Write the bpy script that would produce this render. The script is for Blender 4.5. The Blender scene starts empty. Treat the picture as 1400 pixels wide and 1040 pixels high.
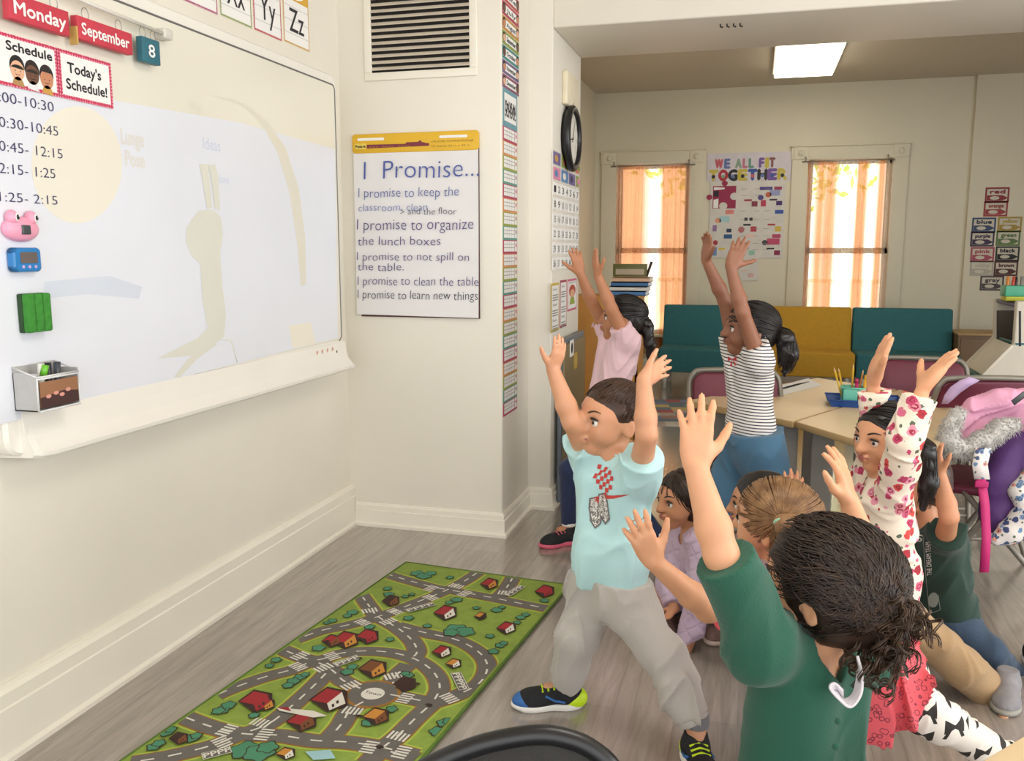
import bpy, bmesh, math, random
import numpy as np
from mathutils import Vector, Matrix
from mathutils.bvhtree import BVHTree

# ---------------------------------------------------------------- camera, world, light, exposure
SC = bpy.context.scene
COL = SC.collection
F_PX = 1200.0
CAM_H = 1.35
YAW = math.radians(15.4)
PITCH = math.radians(8.44)
cam_data = bpy.data.cameras.new('camera')
cam_data.sensor_width = 36.0
cam_data.lens = 36.0 * F_PX / 1400.0
cam_data.clip_start = 0.05
cam = bpy.data.objects.new('camera', cam_data)
COL.objects.link(cam)
cam.location = (0, 0, CAM_H)
cam.rotation_euler = (math.pi / 2 - PITCH, 0, YAW)
SC.camera = cam

world = bpy.data.worlds.new('daylight')
SC.world = world
world.use_nodes = True
wbg = world.node_tree.nodes['Background']
wbg.inputs[0].default_value = (0.97, 0.985, 1.0, 1)
wbg.inputs[1].default_value = 2.0

def area_light(name, loc, target, sx, sy, power, color=(1, 1, 1)):
    d = bpy.data.lights.new(name, 'AREA')
    d.shape = 'RECTANGLE'; d.size = sx; d.size_y = sy; d.energy = power; d.color = color
    o = bpy.data.objects.new(name, d); COL.objects.link(o)
    o.location = loc
    o.rotation_euler = (Vector(target) - Vector(loc)).to_track_quat('-Z', 'Y').to_euler()
    return o
sun_d = bpy.data.lights.new('sun', 'SUN'); sun_d.energy = 11.0; sun_d.angle = 0.02; sun_d.color = (1.0, 0.97, 0.9)
sun_o = bpy.data.objects.new('sun', sun_d); COL.objects.link(sun_o); sun_o.location = (0, 14, 9)
sun_o.rotation_euler = Vector((-0.05, -0.36, -0.93)).to_track_quat('-Z', 'Y').to_euler()
# daylight through the tall windows of the right-hand wall; an unseen overhead lamp is added as fill
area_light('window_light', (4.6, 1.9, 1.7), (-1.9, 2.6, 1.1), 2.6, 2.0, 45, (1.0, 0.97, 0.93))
area_light('overhead_fill_light', (0.6, 1.6, 2.98), (0.6, 1.6, 0), 1.2, 0.6, 22, (1.0, 0.96, 0.9))

SC.view_settings.view_transform = 'Standard'
SC.view_settings.look = 'None'
SC.view_settings.gamma = 1.0
SC.view_settings.use_curve_mapping = False
SC.view_settings.exposure = 0.47

# ---------------------------------------------------------------- pixel rays (for measuring real positions)
def V(*a):
    if len(a) == 1: a = a[0]
    return np.array(a, float)
_fw = V(-math.sin(YAW) * math.cos(PITCH), math.cos(YAW) * math.cos(PITCH), -math.sin(PITCH))
_rt = V(math.cos(YAW), math.sin(YAW), 0)
_up = np.cross(_rt, _fw)
CAM = V(0, 0, CAM_H)
def ray(x, y): return _fw + _rt * (x - 700) / F_PX - _up * (y - 520) / F_PX
def onz(x, y, z=0.0):
    d = ray(x, y); return CAM + d * (z - CAM_H) / d[2]
def onx(x, y, X):
    d = ray(x, y); return CAM + d * X / d[0]
def ony(x, y, Y):
    d = ray(x, y); return CAM + d * Y / d[1]
def at(x, y, t): return CAM + ray(x, y) * t
def unit(v):
    v = V(v); return v / (np.linalg.norm(v) + 1e-12)

# ---------------------------------------------------------------- materials
def lin(c):
    if isinstance(c, str):
        c = [int(c[i:i + 2], 16) / 255 for i in (0, 2, 4)]
    return tuple(x / 12.92 if x <= 0.04045 else ((x + 0.055) / 1.055) ** 2.4 for x in c) + (1.0,)

class NT:
    def __init__(s, name):
        s.m = bpy.data.materials.new(name); s.m.use_nodes = True
        s.t = s.m.node_tree; s.n = s.t.nodes; s.l = s.t.links
        s.b = s.n['Principled BSDF']; s.out = s.n['Material Output']
    def node(s, typ, **kw):
        x = s.n.new(typ)
        for k, v in kw.items():
            if k.startswith('i_'):
                key = k[2:]
                x.inputs[int(key) if key.isdigit() else key.replace('_', ' ')].default_value = v
            else: setattr(x, k, v)
        return x
    def link(s, a, b): s.l.new(a, b)
    def coord(s, scale=(1, 1, 1), rot=(0, 0, 0), kind='Object'):
        tc = s.node('ShaderNodeTexCoord'); mp = s.node('ShaderNodeMapping')
        mp.inputs['Scale'].default_value = scale; mp.inputs['Rotation'].default_value = rot
        s.link(tc.outputs[kind], mp.inputs['Vector']); return mp.outputs['Vector']
    def math(s, op, a, b=None, c=None, clamp=False):
        x = s.node('ShaderNodeMath', operation=op); x.use_clamp = clamp
        for i, v in enumerate((a, b, c)):
            if v is None: continue
            if isinstance(v, (int, float)): x.inputs[i].default_value = v
            else: s.link(v, x.inputs[i])
        return x.outputs[0]
    def mix(s, fac, a, b):
        x = s.node('ShaderNodeMix', data_type='RGBA')
        if isinstance(fac, (int, float)): x.inputs[0].default_value = fac
        else: s.link(fac, x.inputs[0])
        for v, k in ((a, 6), (b, 7)):
            if isinstance(v, tuple): x.inputs[k].default_value = v
            else: s.link(v, x.inputs[k])
        return x.outputs[2]
    def ramp(s, fac, stops, interp='LINEAR'):
        x = s.node('ShaderNodeValToRGB'); r = x.color_ramp; r.interpolation = interp
        while len(r.elements) < len(stops): r.elements.new(0.5)
        for e, (p, c) in zip(r.elements, stops): e.position = p; e.color = c
        s.link(fac, x.inputs[0]); return x.outputs[0]
    def bump(s, h, strength=0.3, dist=0.01):
        x = s.node('ShaderNodeBump'); x.inputs['Strength'].default_value = strength; x.inputs['Distance'].default_value = dist
        s.link(h, x.inputs['Height']); s.link(x.outputs[0], s.b.inputs['Normal'])

MATS = {}
def mat(name, color, rough=0.6, var=0.06, scale=12.0, bump=0.0, bscale=None, metal=0.0, spec=None, sss=0.0, sheen=0.0, coat=0.0):
    """plain procedural surface: colour with a little noise variation and optional fine bump"""
    if name in MATS: return MATS[name]
    t = NT(name); c = lin(color)
    v = t.coord()
    nz = t.node('ShaderNodeTexNoise'); nz.inputs['Scale'].default_value = scale; nz.inputs['Detail'].default_value = 4
    t.link(v, nz.inputs['Vector'])
    lo = tuple(max(0, x * (1 - var)) for x in c[:3]) + (1,); hi = tuple(min(1, x * (1 + var)) for x in c[:3]) + (1,)
    t.link(t.ramp(nz.outputs['Fac'], [(0.3, lo), (0.7, hi)]), t.b.inputs['Base Color'])
    t.b.inputs['Roughness'].default_value = rough; t.b.inputs['Metallic'].default_value = metal
    if spec is not None: t.b.inputs['Specular IOR Level'].default_value = spec
    if sheen: t.b.inputs['Sheen Weight'].default_value = sheen
    if coat: t.b.inputs['Coat Weight'].default_value = coat
    if sss:
        t.b.inputs['Subsurface Weight'].default_value = sss
        t.b.inputs['Subsurface Radius'].default_value = (0.012, 0.005, 0.003)
        t.b.inputs['Subsurface Scale'].default_value = 1.0
    if bump:
        n2 = t.node('ShaderNodeTexNoise'); n2.inputs['Scale'].default_value = bscale or scale * 6; n2.inputs['Detail'].default_value = 5
        t.link(v, n2.inputs['Vector']); t.bump(n2.outputs['Fac'], bump, 0.004)
    MATS[name] = t.m
    return t.m
def emit_mat(name, color, strength):
    t = NT(name); t.b.inputs['Base Color'].default_value = lin(color)
    t.b.inputs['Emission Color'].default_value = lin(color); t.b.inputs['Emission Strength'].default_value = strength
    MATS[name] = t.m; return t.m

# ---------------------------------------------------------------- objects
def tag(o, label=None, cat=None, group=None, kind=None):
    if label: o['label'] = label
    if cat: o['category'] = cat
    if group: o['group'] = group
    if kind: o['kind'] = kind
    return o
def thing(name, label, cat, loc, group=None, rz=0.0):
    o = bpy.data.objects.new(name, None); COL.objects.link(o)
    o.empty_display_size = 0.05
    o.location = loc; o.rotation_euler = (0, 0, rz)
    return tag(o, label, cat, group)

_TXT = {}
def text_geo(s, thin=0.0):
    """flat outline mesh of a string: verts (n,2) scaled to cap height 1, faces"""
    if (s, thin) in _TXT: return _TXT[(s, thin)]
    cu = bpy.data.curves.new('lettering', 'FONT'); cu.body = s; cu.size = 1.0; cu.resolution_u = 3; cu.offset = -thin
    o = bpy.data.objects.new('lettering', cu); COL.objects.link(o)
    dg = bpy.context.evaluated_depsgraph_get()
    me = bpy.data.meshes.new_from_object(o.evaluated_get(dg))
    vs = np.array([(v.co.x, v.co.y) for v in me.vertices]) if len(me.vertices) else np.zeros((0, 2))
    fs = [tuple(p.vertices) for p in me.polygons]
    bpy.data.objects.remove(o); bpy.data.curves.remove(cu); bpy.data.meshes.remove(me)
    if len(vs): vs[:, 0] -= vs[:, 0].min()
    _TXT[(s, thin)] = (vs, fs); return _TXT[(s, thin)]

class MB:
    """collects shapes for ONE mesh object; every shape carries a material slot"""
    def __init__(s): s.v = []; s.f = []; s.mi = []; s.mats = []; s.sm = []
    def slot(s, m):
        if m not in s.mats: s.mats.append(m)
        return s.mats.index(m)
    def add(s, vs, fs, m, smooth=False):
        o = len(s.v); s.v.extend([tuple(map(float, p)) for p in vs]); k = s.slot(m)
        for f in fs: s.f.append(tuple(i + o for i in f)); s.mi.append(k); s.sm.append(smooth)
    def poly(s, pts, m): s.add(pts, [tuple(range(len(pts)))], m)
    def box(s, lo, hi, m, bevel=0.0, frame=None):
        lo = V(lo); hi = V(hi); c = (lo + hi) / 2; h = (hi - lo) / 2
        bm = bmesh.new(); bmesh.ops.create_cube(bm, size=2.0)
        for v in bm.verts: v.co = Vector((v.co.x * h[0], v.co.y * h[1], v.co.z * h[2]))
        if bevel > 0:
            bmesh.ops.bevel(bm, geom=bm.edges[:], offset=min(bevel, min(h) * 0.95), segments=3, profile=0.5, affect='EDGES')
        bm.verts.index_update()
        vs = [V(v.co) + c for v in bm.verts]
        if frame is not None:
            o, ux, uy, uz = frame; vs = [o + ux * p[0] + uy * p[1] + uz * p[2] for p in vs]
        s.add(vs, [tuple(v.index for v in f.verts) for f in bm.faces], m, bevel > 0); bm.free()
    def prism(s, pts, n, m, bevel=0.0):
        """polygon pts (world, planar) extruded by vector n"""
        n = V(n); k = len(pts); vs = [V(p) for p in pts] + [V(p) + n for p in pts]
        fs = [tuple(range(k))[::-1], tuple(range(k, 2 * k))] + [(i, (i + 1) % k, k + (i + 1) % k, k + i) for i in range(k)]
        if bevel:
            bm = bmesh.new(); bv = [bm.verts.new(p) for p in vs]
            for f in fs: bm.faces.new([bv[i] for i in f])
            bmesh.ops.recalc_face_normals(bm, faces=bm.faces[:])
            bmesh.ops.bevel(bm, geom=bm.edges[:], offset=bevel, segments=2, profile=0.5, affect='EDGES')
            bm.verts.index_update()
            s.add([v.co for v in bm.verts], [tuple(v.index for v in f.verts) for f in bm.faces], m, True); bm.free()
        else: s.add(vs, fs, m)
    def tube(s, path, r, m, n=8, cap=True):
        path = [V(p) for p in path]; k = len(path)
        rs = r if hasattr(r, '__len__') else [r] * k
        t0 = unit(path[1] - path[0]); a = V(0, 0, 1) if abs(t0[2]) < 0.9 else V(1, 0, 0)
        u = unit(np.cross(t0, a)); vs = []
        for i in range(k):
            t = unit(path[min(i + 1, k - 1)] - path[max(i - 1, 0)])
            u = unit(u - t * (u @ t)); w = np.cross(t, u)
            for j in range(n):
                an = 2 * math.pi * j / n; vs.append(path[i] + (u * math.cos(an) + w * math.sin(an)) * rs[i])
        fs = [(i * n + j, i * n + (j + 1) % n, (i + 1) * n + (j + 1) % n, (i + 1) * n + j) for i in range(k - 1) for j in range(n)]
        if cap: fs += [tuple(range(n))[::-1], tuple(range((k - 1) * n, k * n))]
        s.add(vs, fs, m, True)
    def ball(s, c, r, m, axes=None, seg=16, rings=10):
        c = V(c); r = V(r) if hasattr(r, '__len__') else V(r, r, r)
        ax = axes if axes is not None else np.eye(3); vs = []; fs = []
        for i in range(rings + 1):
            th = math.pi * i / rings
            for j in range(seg):
                ph = 2 * math.pi * j / seg
                q = V(math.sin(th) * math.cos(ph), math.sin(th) * math.sin(ph), math.cos(th)) * r
                vs.append(c + ax[0] * q[0] + ax[1] * q[1] + ax[2] * q[2])
        for i in range(rings):
            for j in range(seg):
                fs.append((i * seg + j, (i + 1) * seg + j, (i + 1) * seg + (j + 1) % seg, i * seg + (j + 1) % seg))
        s.add(vs, fs, m, True)
    def disc(s, c, ux, uy, rx, ry, m, n=28, a0=0, a1=2 * math.pi):
        s.poly([V(c) + V(ux) * rx * math.cos(a0 + (a1 - a0) * i / n) + V(uy) * ry * math.sin(a0 + (a1 - a0) * i / n) for i in range(n)], m)
    def text(s, txt, o, ux, uy, m, h=None, w=None, h0=0.70, shear=0.0, wave=0.0, bold=0.0, thin=0.0):
        """lettering with its baseline start at o; h = cap height; w = squeeze to this width"""
        vs, fs = text_geo(txt, thin)
        if not len(vs): return
        o = V(o); ux = V(ux); uy = V(uy)
        k = (h or 0.1) / h0; kx = k if w is None else w / max(1e-6, vs[:, 0].max())
        offs = [(0, 0)] if not bold else [(0, 0), (bold, 0), (-bold, 0), (0, bold), (0, -bold)]
        nn = np.cross(ux, uy)
        for q, (dx, dy) in enumerate(offs):
            s.add([o + nn * (0.00004 * q) + ux * (p[0] * kx + p[1] * k * shear + dx) + uy * (p[1] * k + dy + wave * math.sin(p[0] * 2.3 + o[2] * 40)) for p in vs], fs, m)
    def build(s, name, parent=None, kind=None, origin=None, bevel=None, smooth_angle=None):
        me = bpy.data.meshes.new(name)
        og = V(origin) if origin is not None else (V(parent_world(parent)) if parent is not None else V(0, 0, 0))
        me.from_pydata([tuple(V(p) - og) for p in s.v], [], s.f)
        for m in s.mats: me.materials.append(m)
        me.polygons.foreach_set('material_index', s.mi)
        me.polygons.foreach_set('use_smooth', s.sm)
        me.update()
        return link_mesh(name, me, parent, og, kind)
def parent_world(p):
    w = V(0, 0, 0)
    while p is not None: w = w + V(p.location); p = p.parent
    return w
def link_mesh(name, me, parent, og, kind=None):
    o = bpy.data.objects.new(name, me); COL.objects.link(o)
    if parent is not None:
        o.parent = parent; o.location = tuple(V(og) - parent_world(parent))
    else: o.location = tuple(og)
    if kind: o['kind'] = kind
    return o
def ngon_round(c, ux, uy, hx, hy, r, seg=6):
    """rounded rectangle outline"""
    pts = []
    for sx, sy, a0 in ((1, 1, 0), (-1, 1, 90), (-1, -1, 180), (1, -1, 270)):
        for i in range(seg + 1):
            a = math.radians(a0 + 90 * i / seg)
            pts.append(V(c) + V(ux) * (sx * (hx - r) + r * math.cos(a)) + V(uy) * (sy * (hy - r) + r * math.sin(a)))
    return pts
X3, Y3, Z3 = V(1, 0, 0), V(0, 1, 0), V(0, 0, 1)
# ================================================================ ROOM SHELL
WALL = mat('cream_wall_paint', 'E9E4D7', 0.5, 0.03, 1.6, 0.12, 30)
TRIM = mat('gloss_cream_trim', 'EFEADC', 0.3, 0.02, 3, 0.06, 12)
CEIL = mat('ceiling_paint', 'C9BEA9', 0.4, 0.03, 1.5)
FARWALL = mat('far_wall_paint', 'DDD6BF', 0.55, 0.03, 1.5, 0.1, 25)
WHITE = mat('white_paper', 'F2F1EE', 0.6, 0.015, 5)
BLACK = mat('black_plastic', '1B1B1D', 0.35, 0.1)
INK = mat('dark_ink', '23222A', 0.6, 0.05)
XL, YC, XR, YJ, XJ, YJ2, YF = -1.90, 3.874, -1.115, 4.37, -0.995, 5.08, 9.90

def floor_material():
    t = NT('grey_vinyl_planks')
    v = t.coord(rot=(0, 0, math.pi / 2))
    br = t.node('ShaderNodeTexBrick'); br.offset = 0.37
    for k, x in (('Scale', 1.0), ('Brick Width', 1.22), ('Row Height', 0.178), ('Mortar Size', 0.0012), ('Bias', 0.0)): br.inputs[k].default_value = x
    br.inputs['Color1'].default_value = (0.25, 0.25, 0.25, 1); br.inputs['Color2'].default_value = (0.75, 0.75, 0.75, 1); br.inputs['Mortar'].default_value = (0.1, 0.1, 0.1, 1)
    t.link(v, br.inputs['Vector'])
    g = t.node('ShaderNodeTexNoise'); g.inputs['Scale'].default_value = 5; g.inputs['Detail'].default_value = 8; g.inputs['Roughness'].default_value = 0.65
    g.inputs['Distortion'].default_value = 0.6
    v2 = t.coord(scale=(7.0, 0.55, 1)); t.link(v2, g.inputs['Vector'])
    sep = t.math('ADD', t.math('MULTIPLY', g.outputs['Fac'], 0.8), t.math('MULTIPLY', br.outputs['Color'], 0.22))
    c = t.ramp(sep, [(0.28, lin('7C726A')), (0.5, lin('978D84')), (0.72, lin('AEA49A'))])
    t.link(c, t.b.inputs['Base Color'])
    t.b.inputs['Roughness'].default_value = 0.24
    t.b.inputs['Specular IOR Level'].default_value = 0.6; t.b.inputs['Coat Weight'].default_value = 1.0; t.b.inputs['Coat Roughness'].default_value = 0.14
    t.bump(t.math('ADD', t.math('MULTIPLY', g.outputs['Fac'], 0.25), br.outputs['Fac']), 0.12, 0.002)
    return t.m
m = MB(); m.box((-3.0, -2.5, -0.1), (6.0, 10.2, 0.0), floor_material()); m.build('floor', kind='structure')

m = MB(); m.box((XL - 0.15, -2.5, 0), (XL, YC, 3.2), WALL); m.build('wall_left', kind='structure')
m = MB()
m.box((XL - 0.15, YC, 0), (XR, YJ, 3.2), WALL, 0.008); m.build('wall_back', kind='structure')
m = MB(); m.box((XL - 0.15, YJ, 0), (XJ, YJ2, 3.2), WALL, 0.008); m.build('wall_pier', kind='structure')
m = MB(); m.box((XJ - 0.002, YJ, 2.42), (6.0, YJ2, 3.2), WALL, 0.01); m.build('wall_lintel', kind='structure')
m = MB(); m.box((-2.05, -2.5, 3.2), (6.0, 5.2, 3.3), CEIL); m.build('ceiling', kind='structure')
m = MB(); m.box((-2.05, YJ2, 3.05), (6.0, 10.1, 3.15), CEIL); m.build('ceiling_far', kind='structure')
m = MB(); m.box((-1.90, YJ2, 0), (-1.77, YF, 3.05), FARWALL); m.build('wall_far_left', kind='structure')
m = MB(); m.box((5.2, YJ2, 0), (5.35, YF, 3.05), FARWALL); m.build('wall_far_right', kind='structure')
# far wall with two window openings
WIN = [(-1.52, -0.73), (0.495, 1.315)]
WZ = (0.42, 2.285)
m = MB()
xs = [-1.9, WIN[0][0], WIN[0][1], WIN[1][0], WIN[1][1], 5.35]
for i in range(5):
    if i in (1, 3):
        m.box((xs[i], YF, 0), (xs[i + 1], YF + 0.16, WZ[0]), FARWALL); m.box((xs[i], YF, WZ[1]), (xs[i + 1], YF + 0.16, 3.05), FARWALL)
    else: m.box((xs[i], YF, 0), (xs[i + 1], YF + 0.16, 3.05), FARWALL)
m.build('wall_far', kind='structure')
m = MB(); m.box((2.03, YF - 0.05, 0), (5.2, YF, 3.05), FARWALL); m.build('trim_1', kind='structure')
m = MB(); m.box((-1.75, YF - 0.015, 0.0), (2.03, YF, 0.14), TRIM, 0.004); m.build('baseboard_far', kind='structure')

def baseboard(name, a, b, n, h, d, ma=0, mb=0):
    """profiled skirting board from a to b on the floor, n pointing into the room"""
    a, b, n = V(*a, 0), V(*b, 0), V(*n, 0)
    prof = [(0.0, 0.0), (d + 0.012, 0.0), (d + 0.012, 0.014), (d, 0.022), (d, h * 0.70), (d - 0.004, h * 0.72), (d - 0.004, h * 0.9), (d * 0.55, h * 0.95), (d * 0.4, h), (0, h)]
    e = unit(b - a); k = len(prof); vs = [a + n * p[0] + Z3 * p[1] - e * ma * p[0] for p in prof] + [b + n * p[0] + Z3 * p[1] + e * mb * p[0] for p in prof]
    fs = [(i, (i + 1) % k, k + (i + 1) % k, k + i) for i in range(k)] + [tuple(range(k)), tuple(range(k, 2 * k))[::-1]]
    q = MB(); q.add(vs, fs, TRIM); return q.build(name, kind='structure')
baseboard('baseboard_left', (XL, -2.4), (XL, YC), (1, 0), 0.205, 0.028)
baseboard('baseboard_back', (XL + 0.03, YC), (XR, YC), (0, -1), 0.115, 0.016, 0, 1)
baseboard('baseboard_return', (XR, YC), (XR, YJ), (1, 0), 0.115, 0.016, 1, -1)
baseboard('baseboard_pier', (XR, YJ), (XJ, YJ), (0, -1), 0.115, 0.016, -1, 1)
baseboard('baseboard_jamb', (XJ, YJ), (XJ, YJ2), (1, 0), 0.115, 0.016, 1, 0)

# windows of the far wall: casing with corner blocks, sashes, glass
GLASS = NT('window_glass'); GLASS.n.remove(GLASS.b)
_a = GLASS.node('ShaderNodeBsdfTransparent'); _b = GLASS.node('ShaderNodeBsdfGlossy'); _b.inputs['Roughness'].default_value = 0.02
_f = GLASS.node('ShaderNodeFresnel'); _f.inputs[0].default_value = 1.3; _m = GLASS.node('ShaderNodeMixShader')
GLASS.link(_f.outputs[0], _m.inputs[0]); GLASS.link(_a.outputs[0], _m.inputs[1]); GLASS.link(_b.outputs[0], _m.inputs[2]); GLASS.link(_m.outputs[0], GLASS.out.inputs[0]); GLASS = GLASS.m
SASH = mat('white_sash_paint', 'E9E4D6', 0.4, 0.02)
for k, (x0, x1) in enumerate(WIN):
    w = MB(); cw = 0.14; y0, y1 = YF - 0.03, YF
    ol, orr = x0 - cw - 0.03, x1 + cw
    w.box((ol, y0, 0.1), (x0, y1, WZ[1]), FARWALL, 0.004); w.box((x1, y0, 0.1), (orr, y1, WZ[1]), FARWALL, 0.004)
    w.box((ol - 0.01, y0, WZ[1]), (orr + 0.01, y1, WZ[1] + 0.135), FARWALL, 0.004)
    w.box((ol - 0.02, y0 - 0.015, WZ[1] + 0.128), (orr + 0.02, y1, WZ[1] + 0.145), FARWALL, 0.004)
    for cx in ((ol + x0) / 2, (x1 + orr) / 2):
        w.box((cx - 0.072, y0 - 0.008, WZ[1] + 0.002), (cx + 0.072, y1, WZ[1] + 0.128), FARWALL, 0.004)
        w.tube([(cx, y0 - 0.003, WZ[1] + 0.065), (cx, y0 - 0.016, WZ[1] + 0.065)], [0.034, 0.028], FARWALL, 20)
    w.box((x0 - 0.1, y0 - 0.05, WZ[0] - 0.03), (x1 + 0.1, YF + 0.02, WZ[0]), FARWALL, 0.006)
    root = w.build('window_%d' % (k + 1), kind='structure')
    zm = 1.36
    f = MB()
    for (za, zb, yy) in ((WZ[0], zm, YF + 0.06), (zm - 0.03, WZ[1], YF + 0.1)):
        f.box((x0, yy, za), (x0 + 0.05, yy + 0.04, zb), SASH); f.box((x1 - 0.05, yy, za), (x1, yy + 0.04, zb), SASH)
        f.box((x0, yy, za), (x1, yy + 0.04, za + 0.045), SASH); f.box((x0, yy, zb - 0.045), (x1, yy + 0.04, zb), SASH)
    f.build('sash', root)
    g = MB()
    g.box((x0 + 0.05, YF + 0.075, WZ[0] + 0.045), (x1 - 0.05, YF + 0.079, zm - 0.045), GLASS); g.box((x0 + 0.05, YF + 0.115, zm), (x1 - 0.05, YF + 0.119, WZ[1] - 0.045), GLASS)
    g.build('pane', root)

# sheer curtains on thin rods
def curtain_material(name, seed, bands):
    t = NT(name); v = t.coord()
    sx = t.node('ShaderNodeSeparateXYZ'); t.link(v, sx.inputs[0])
    nz = t.node('ShaderNodeTexNoise', noise_dimensions='1D'); nz.inputs['Scale'].default_value = bands; nz.inputs['Detail'].default_value = 1
    t.link(t.math('ADD', sx.outputs[0], seed), nz.inputs['W'])
    fac = t.ramp(nz.outputs['Fac'], [(0.42, (0, 0, 0, 1)), (0.56, (1, 1, 1, 1))])
    c = t.mix(fac, lin('F6F1E6'), lin('DFA57A'))
    t.n.remove(t.b)
    dif = t.node('ShaderNodeBsdfTranslucent'); d2 = t.node('ShaderNodeBsdfDiffuse'); tr = t.node('ShaderNodeBsdfTransparent')
    t.link(c, dif.inputs[0]); t.link(c, d2.inputs[0]); t.link(c, tr.inputs[0])
    a = t.node('ShaderNodeMixShader'); a.inputs[0].default_value = 0.3; t.link(dif.outputs[0], a.inputs[1]); t.link(d2.outputs[0], a.inputs[2])
    b = t.node('ShaderNodeMixShader'); t.link(t.math('MULTIPLY_ADD', fac, 0.46, 0.26), b.inputs[0])
    t.link(tr.outputs[0], b.inputs[1]); t.link(a.outputs[0], b.inputs[2]); t.link(b.outputs[0], t.out.inputs[0])
    return t.m
STEEL = mat('brushed_steel', 'A8A6A2', 0.35, 0.05, 30, metal=0.9)
for k, (x0, x1, lab, seed, bands) in enumerate(((WIN[0][0] - 0.01, WIN[0][1] + 0.01, 'sheer peach curtain on the window nearest the wall clock', 3.1, 2.3), (WIN[1][0] - 0.02, WIN[1][1] - 0.04, 'sheer striped curtain on the window above the yellow sofa', 9.7, 5.0))):
    root = thing('curtain', lab, 'curtain', ((x0 + x1) / 2, YF - 0.02, 0.2), 'window curtains')
    random.seed(5 + k); n = 150; vs = []; rows = [2.27, 2.235, 2.20, 1.7, 1.1, 0.5, 0.2]
    for r, z in enumerate(rows):
        for i in range(n):
            u = i / (n - 1); amp = 0.006 if r < 2 else 0.016
            y = YF - 0.035 + amp * (math.sin(u * 95 + 2 * math.sin(u * 17) + k) + 0.6 * math.sin(u * 41 + z))
            vs.append((x0 + (x1 - x0) * u + (0.01 * math.sin(u * 30 + z) if r > 2 else 0), y, z))
    fs = [(r * n + i, r * n + i + 1, (r + 1) * n + i + 1, (r + 1) * n + i) for r in range(len(rows) - 1) for i in range(n - 1)]
    q = MB(); q.add(vs, fs, curtain_material('sheer_curtain_cloth_%s' % 'ab'[k], seed, bands), True); q.build('curtain_panel', root)
    q = MB(); q.tube([(x0 - 0.05, YF - 0.045, 2.262), (x1 + 0.05, YF - 0.045, 2.262)], 0.006, STEEL); q.build('curtain_rod', root)
    for sx in (x0 - 0.02, x1 - 0.02):
        q = MB(); q.tube([(sx, YF - 0.03, 2.30), (sx, YF - 0.05, 2.31), (sx + 0.012, YF - 0.055, 2.29), (sx, YF - 0.045, 2.262)], 0.005, STEEL); q.build('rod_hook', root)

# outside: a leafy tree and a white porch railing beyond the glass
LEAF = mat('yellow_green_leaves', 'B4C83E', 0.6, 0.25, 3)  # even yellow-green, the leaves' own colour
BARK = mat('tree_bark', '8A7660', 0.9, 0.2, 10, 0.5)
random.seed(11)
tr = thing('tree', 'yellow-green leafy tree outside behind the sheer curtains', 'tree', (-0.3, 15.0, 0))
q = MB(); q.tube([(-0.3, 15, -0.5), (-0.25, 15, 1.5), (-0.1, 15.1, 3.2)], [0.14, 0.11, 0.07], BARK); q.build('trunk', tr)
q = MB()
for i in range(2200):
    d = unit([random.gauss(0, 1) for _ in range(3)]); c = V(0.0, 15.2, 3.6) + d * V(2.6, 1.0, 1.7) * random.random() ** 0.4
    a = unit([random.gauss(0, 1) for _ in range(3)]); b = unit(np.cross(a, [random.gauss(0, 1) for _ in range(3)])); w = random.uniform(0.06, 0.13)
    q.poly([c - a * w, c + b * w * 0.5, c + a * w, c - b * w * 0.5], LEAF)
q.build('foliage', tr)
rl = thing('porch_railing', 'white porch railing outside, faint behind the curtains', 'railing', (0, 11.6, 0))
RAILW = mat('white_rail_paint', 'D8D8D4', 0.5)
q = MB(); q.box((-3, 11.57, 0.95), (4.5, 11.65, 1.0), RAILW); q.box((-3, 11.58, 0.3), (4.5, 11.63, 0.34), RAILW); q.build('rail', rl)
q = MB()
for i in range(60): q.box((-3 + i * 0.125, 11.59, 0.3), (-2.97 + i * 0.125, 11.62, 0.97), RAILW)
tag(q.build('baluster_row', rl), kind='stuff')
q = MB(); q.box((-6, 10.1, -0.3), (8, 20, -0.05), mat('porch_ground', 'C8C4BA', 0.8)); q.build('ground_outside', kind='structure')

# ceiling light fixture of the far room
lf = thing('ceiling_light', 'bright rectangular fluorescent light on the far room ceiling', 'ceiling light', (0.36, 8.4, 3.05))
q = MB(); a = (0.08, 7.7, 3.035); q.box((0.08, 7.7, 3.0), (0.64, 9.05, 3.05), mat('fixture_white', 'E8E2D2', 0.4), 0.008); q.build('housing', lf)
q = MB(); q.box((0.10, 7.72, 2.965), (0.62, 9.03, 3.001), emit_mat('lit_diffuser', 'FFF6E2', 5.0), 0.01); q.build('diffuser', lf)

# small fittings on the lintel underside
q = MB()
for i in range(4):
    p = onz(985 + i * 9, 33 - i * 0.4, 2.42)
    q.tube([p, p - Z3 * 0.012, p + X3 * 0.012 - Z3 * 0.016], 0.004, BLACK, 6)
tag(q.build('cable_clip', origin=onz(1000, 33, 2.42)), 'small black clip strip under the lintel edge', 'clip')
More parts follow.
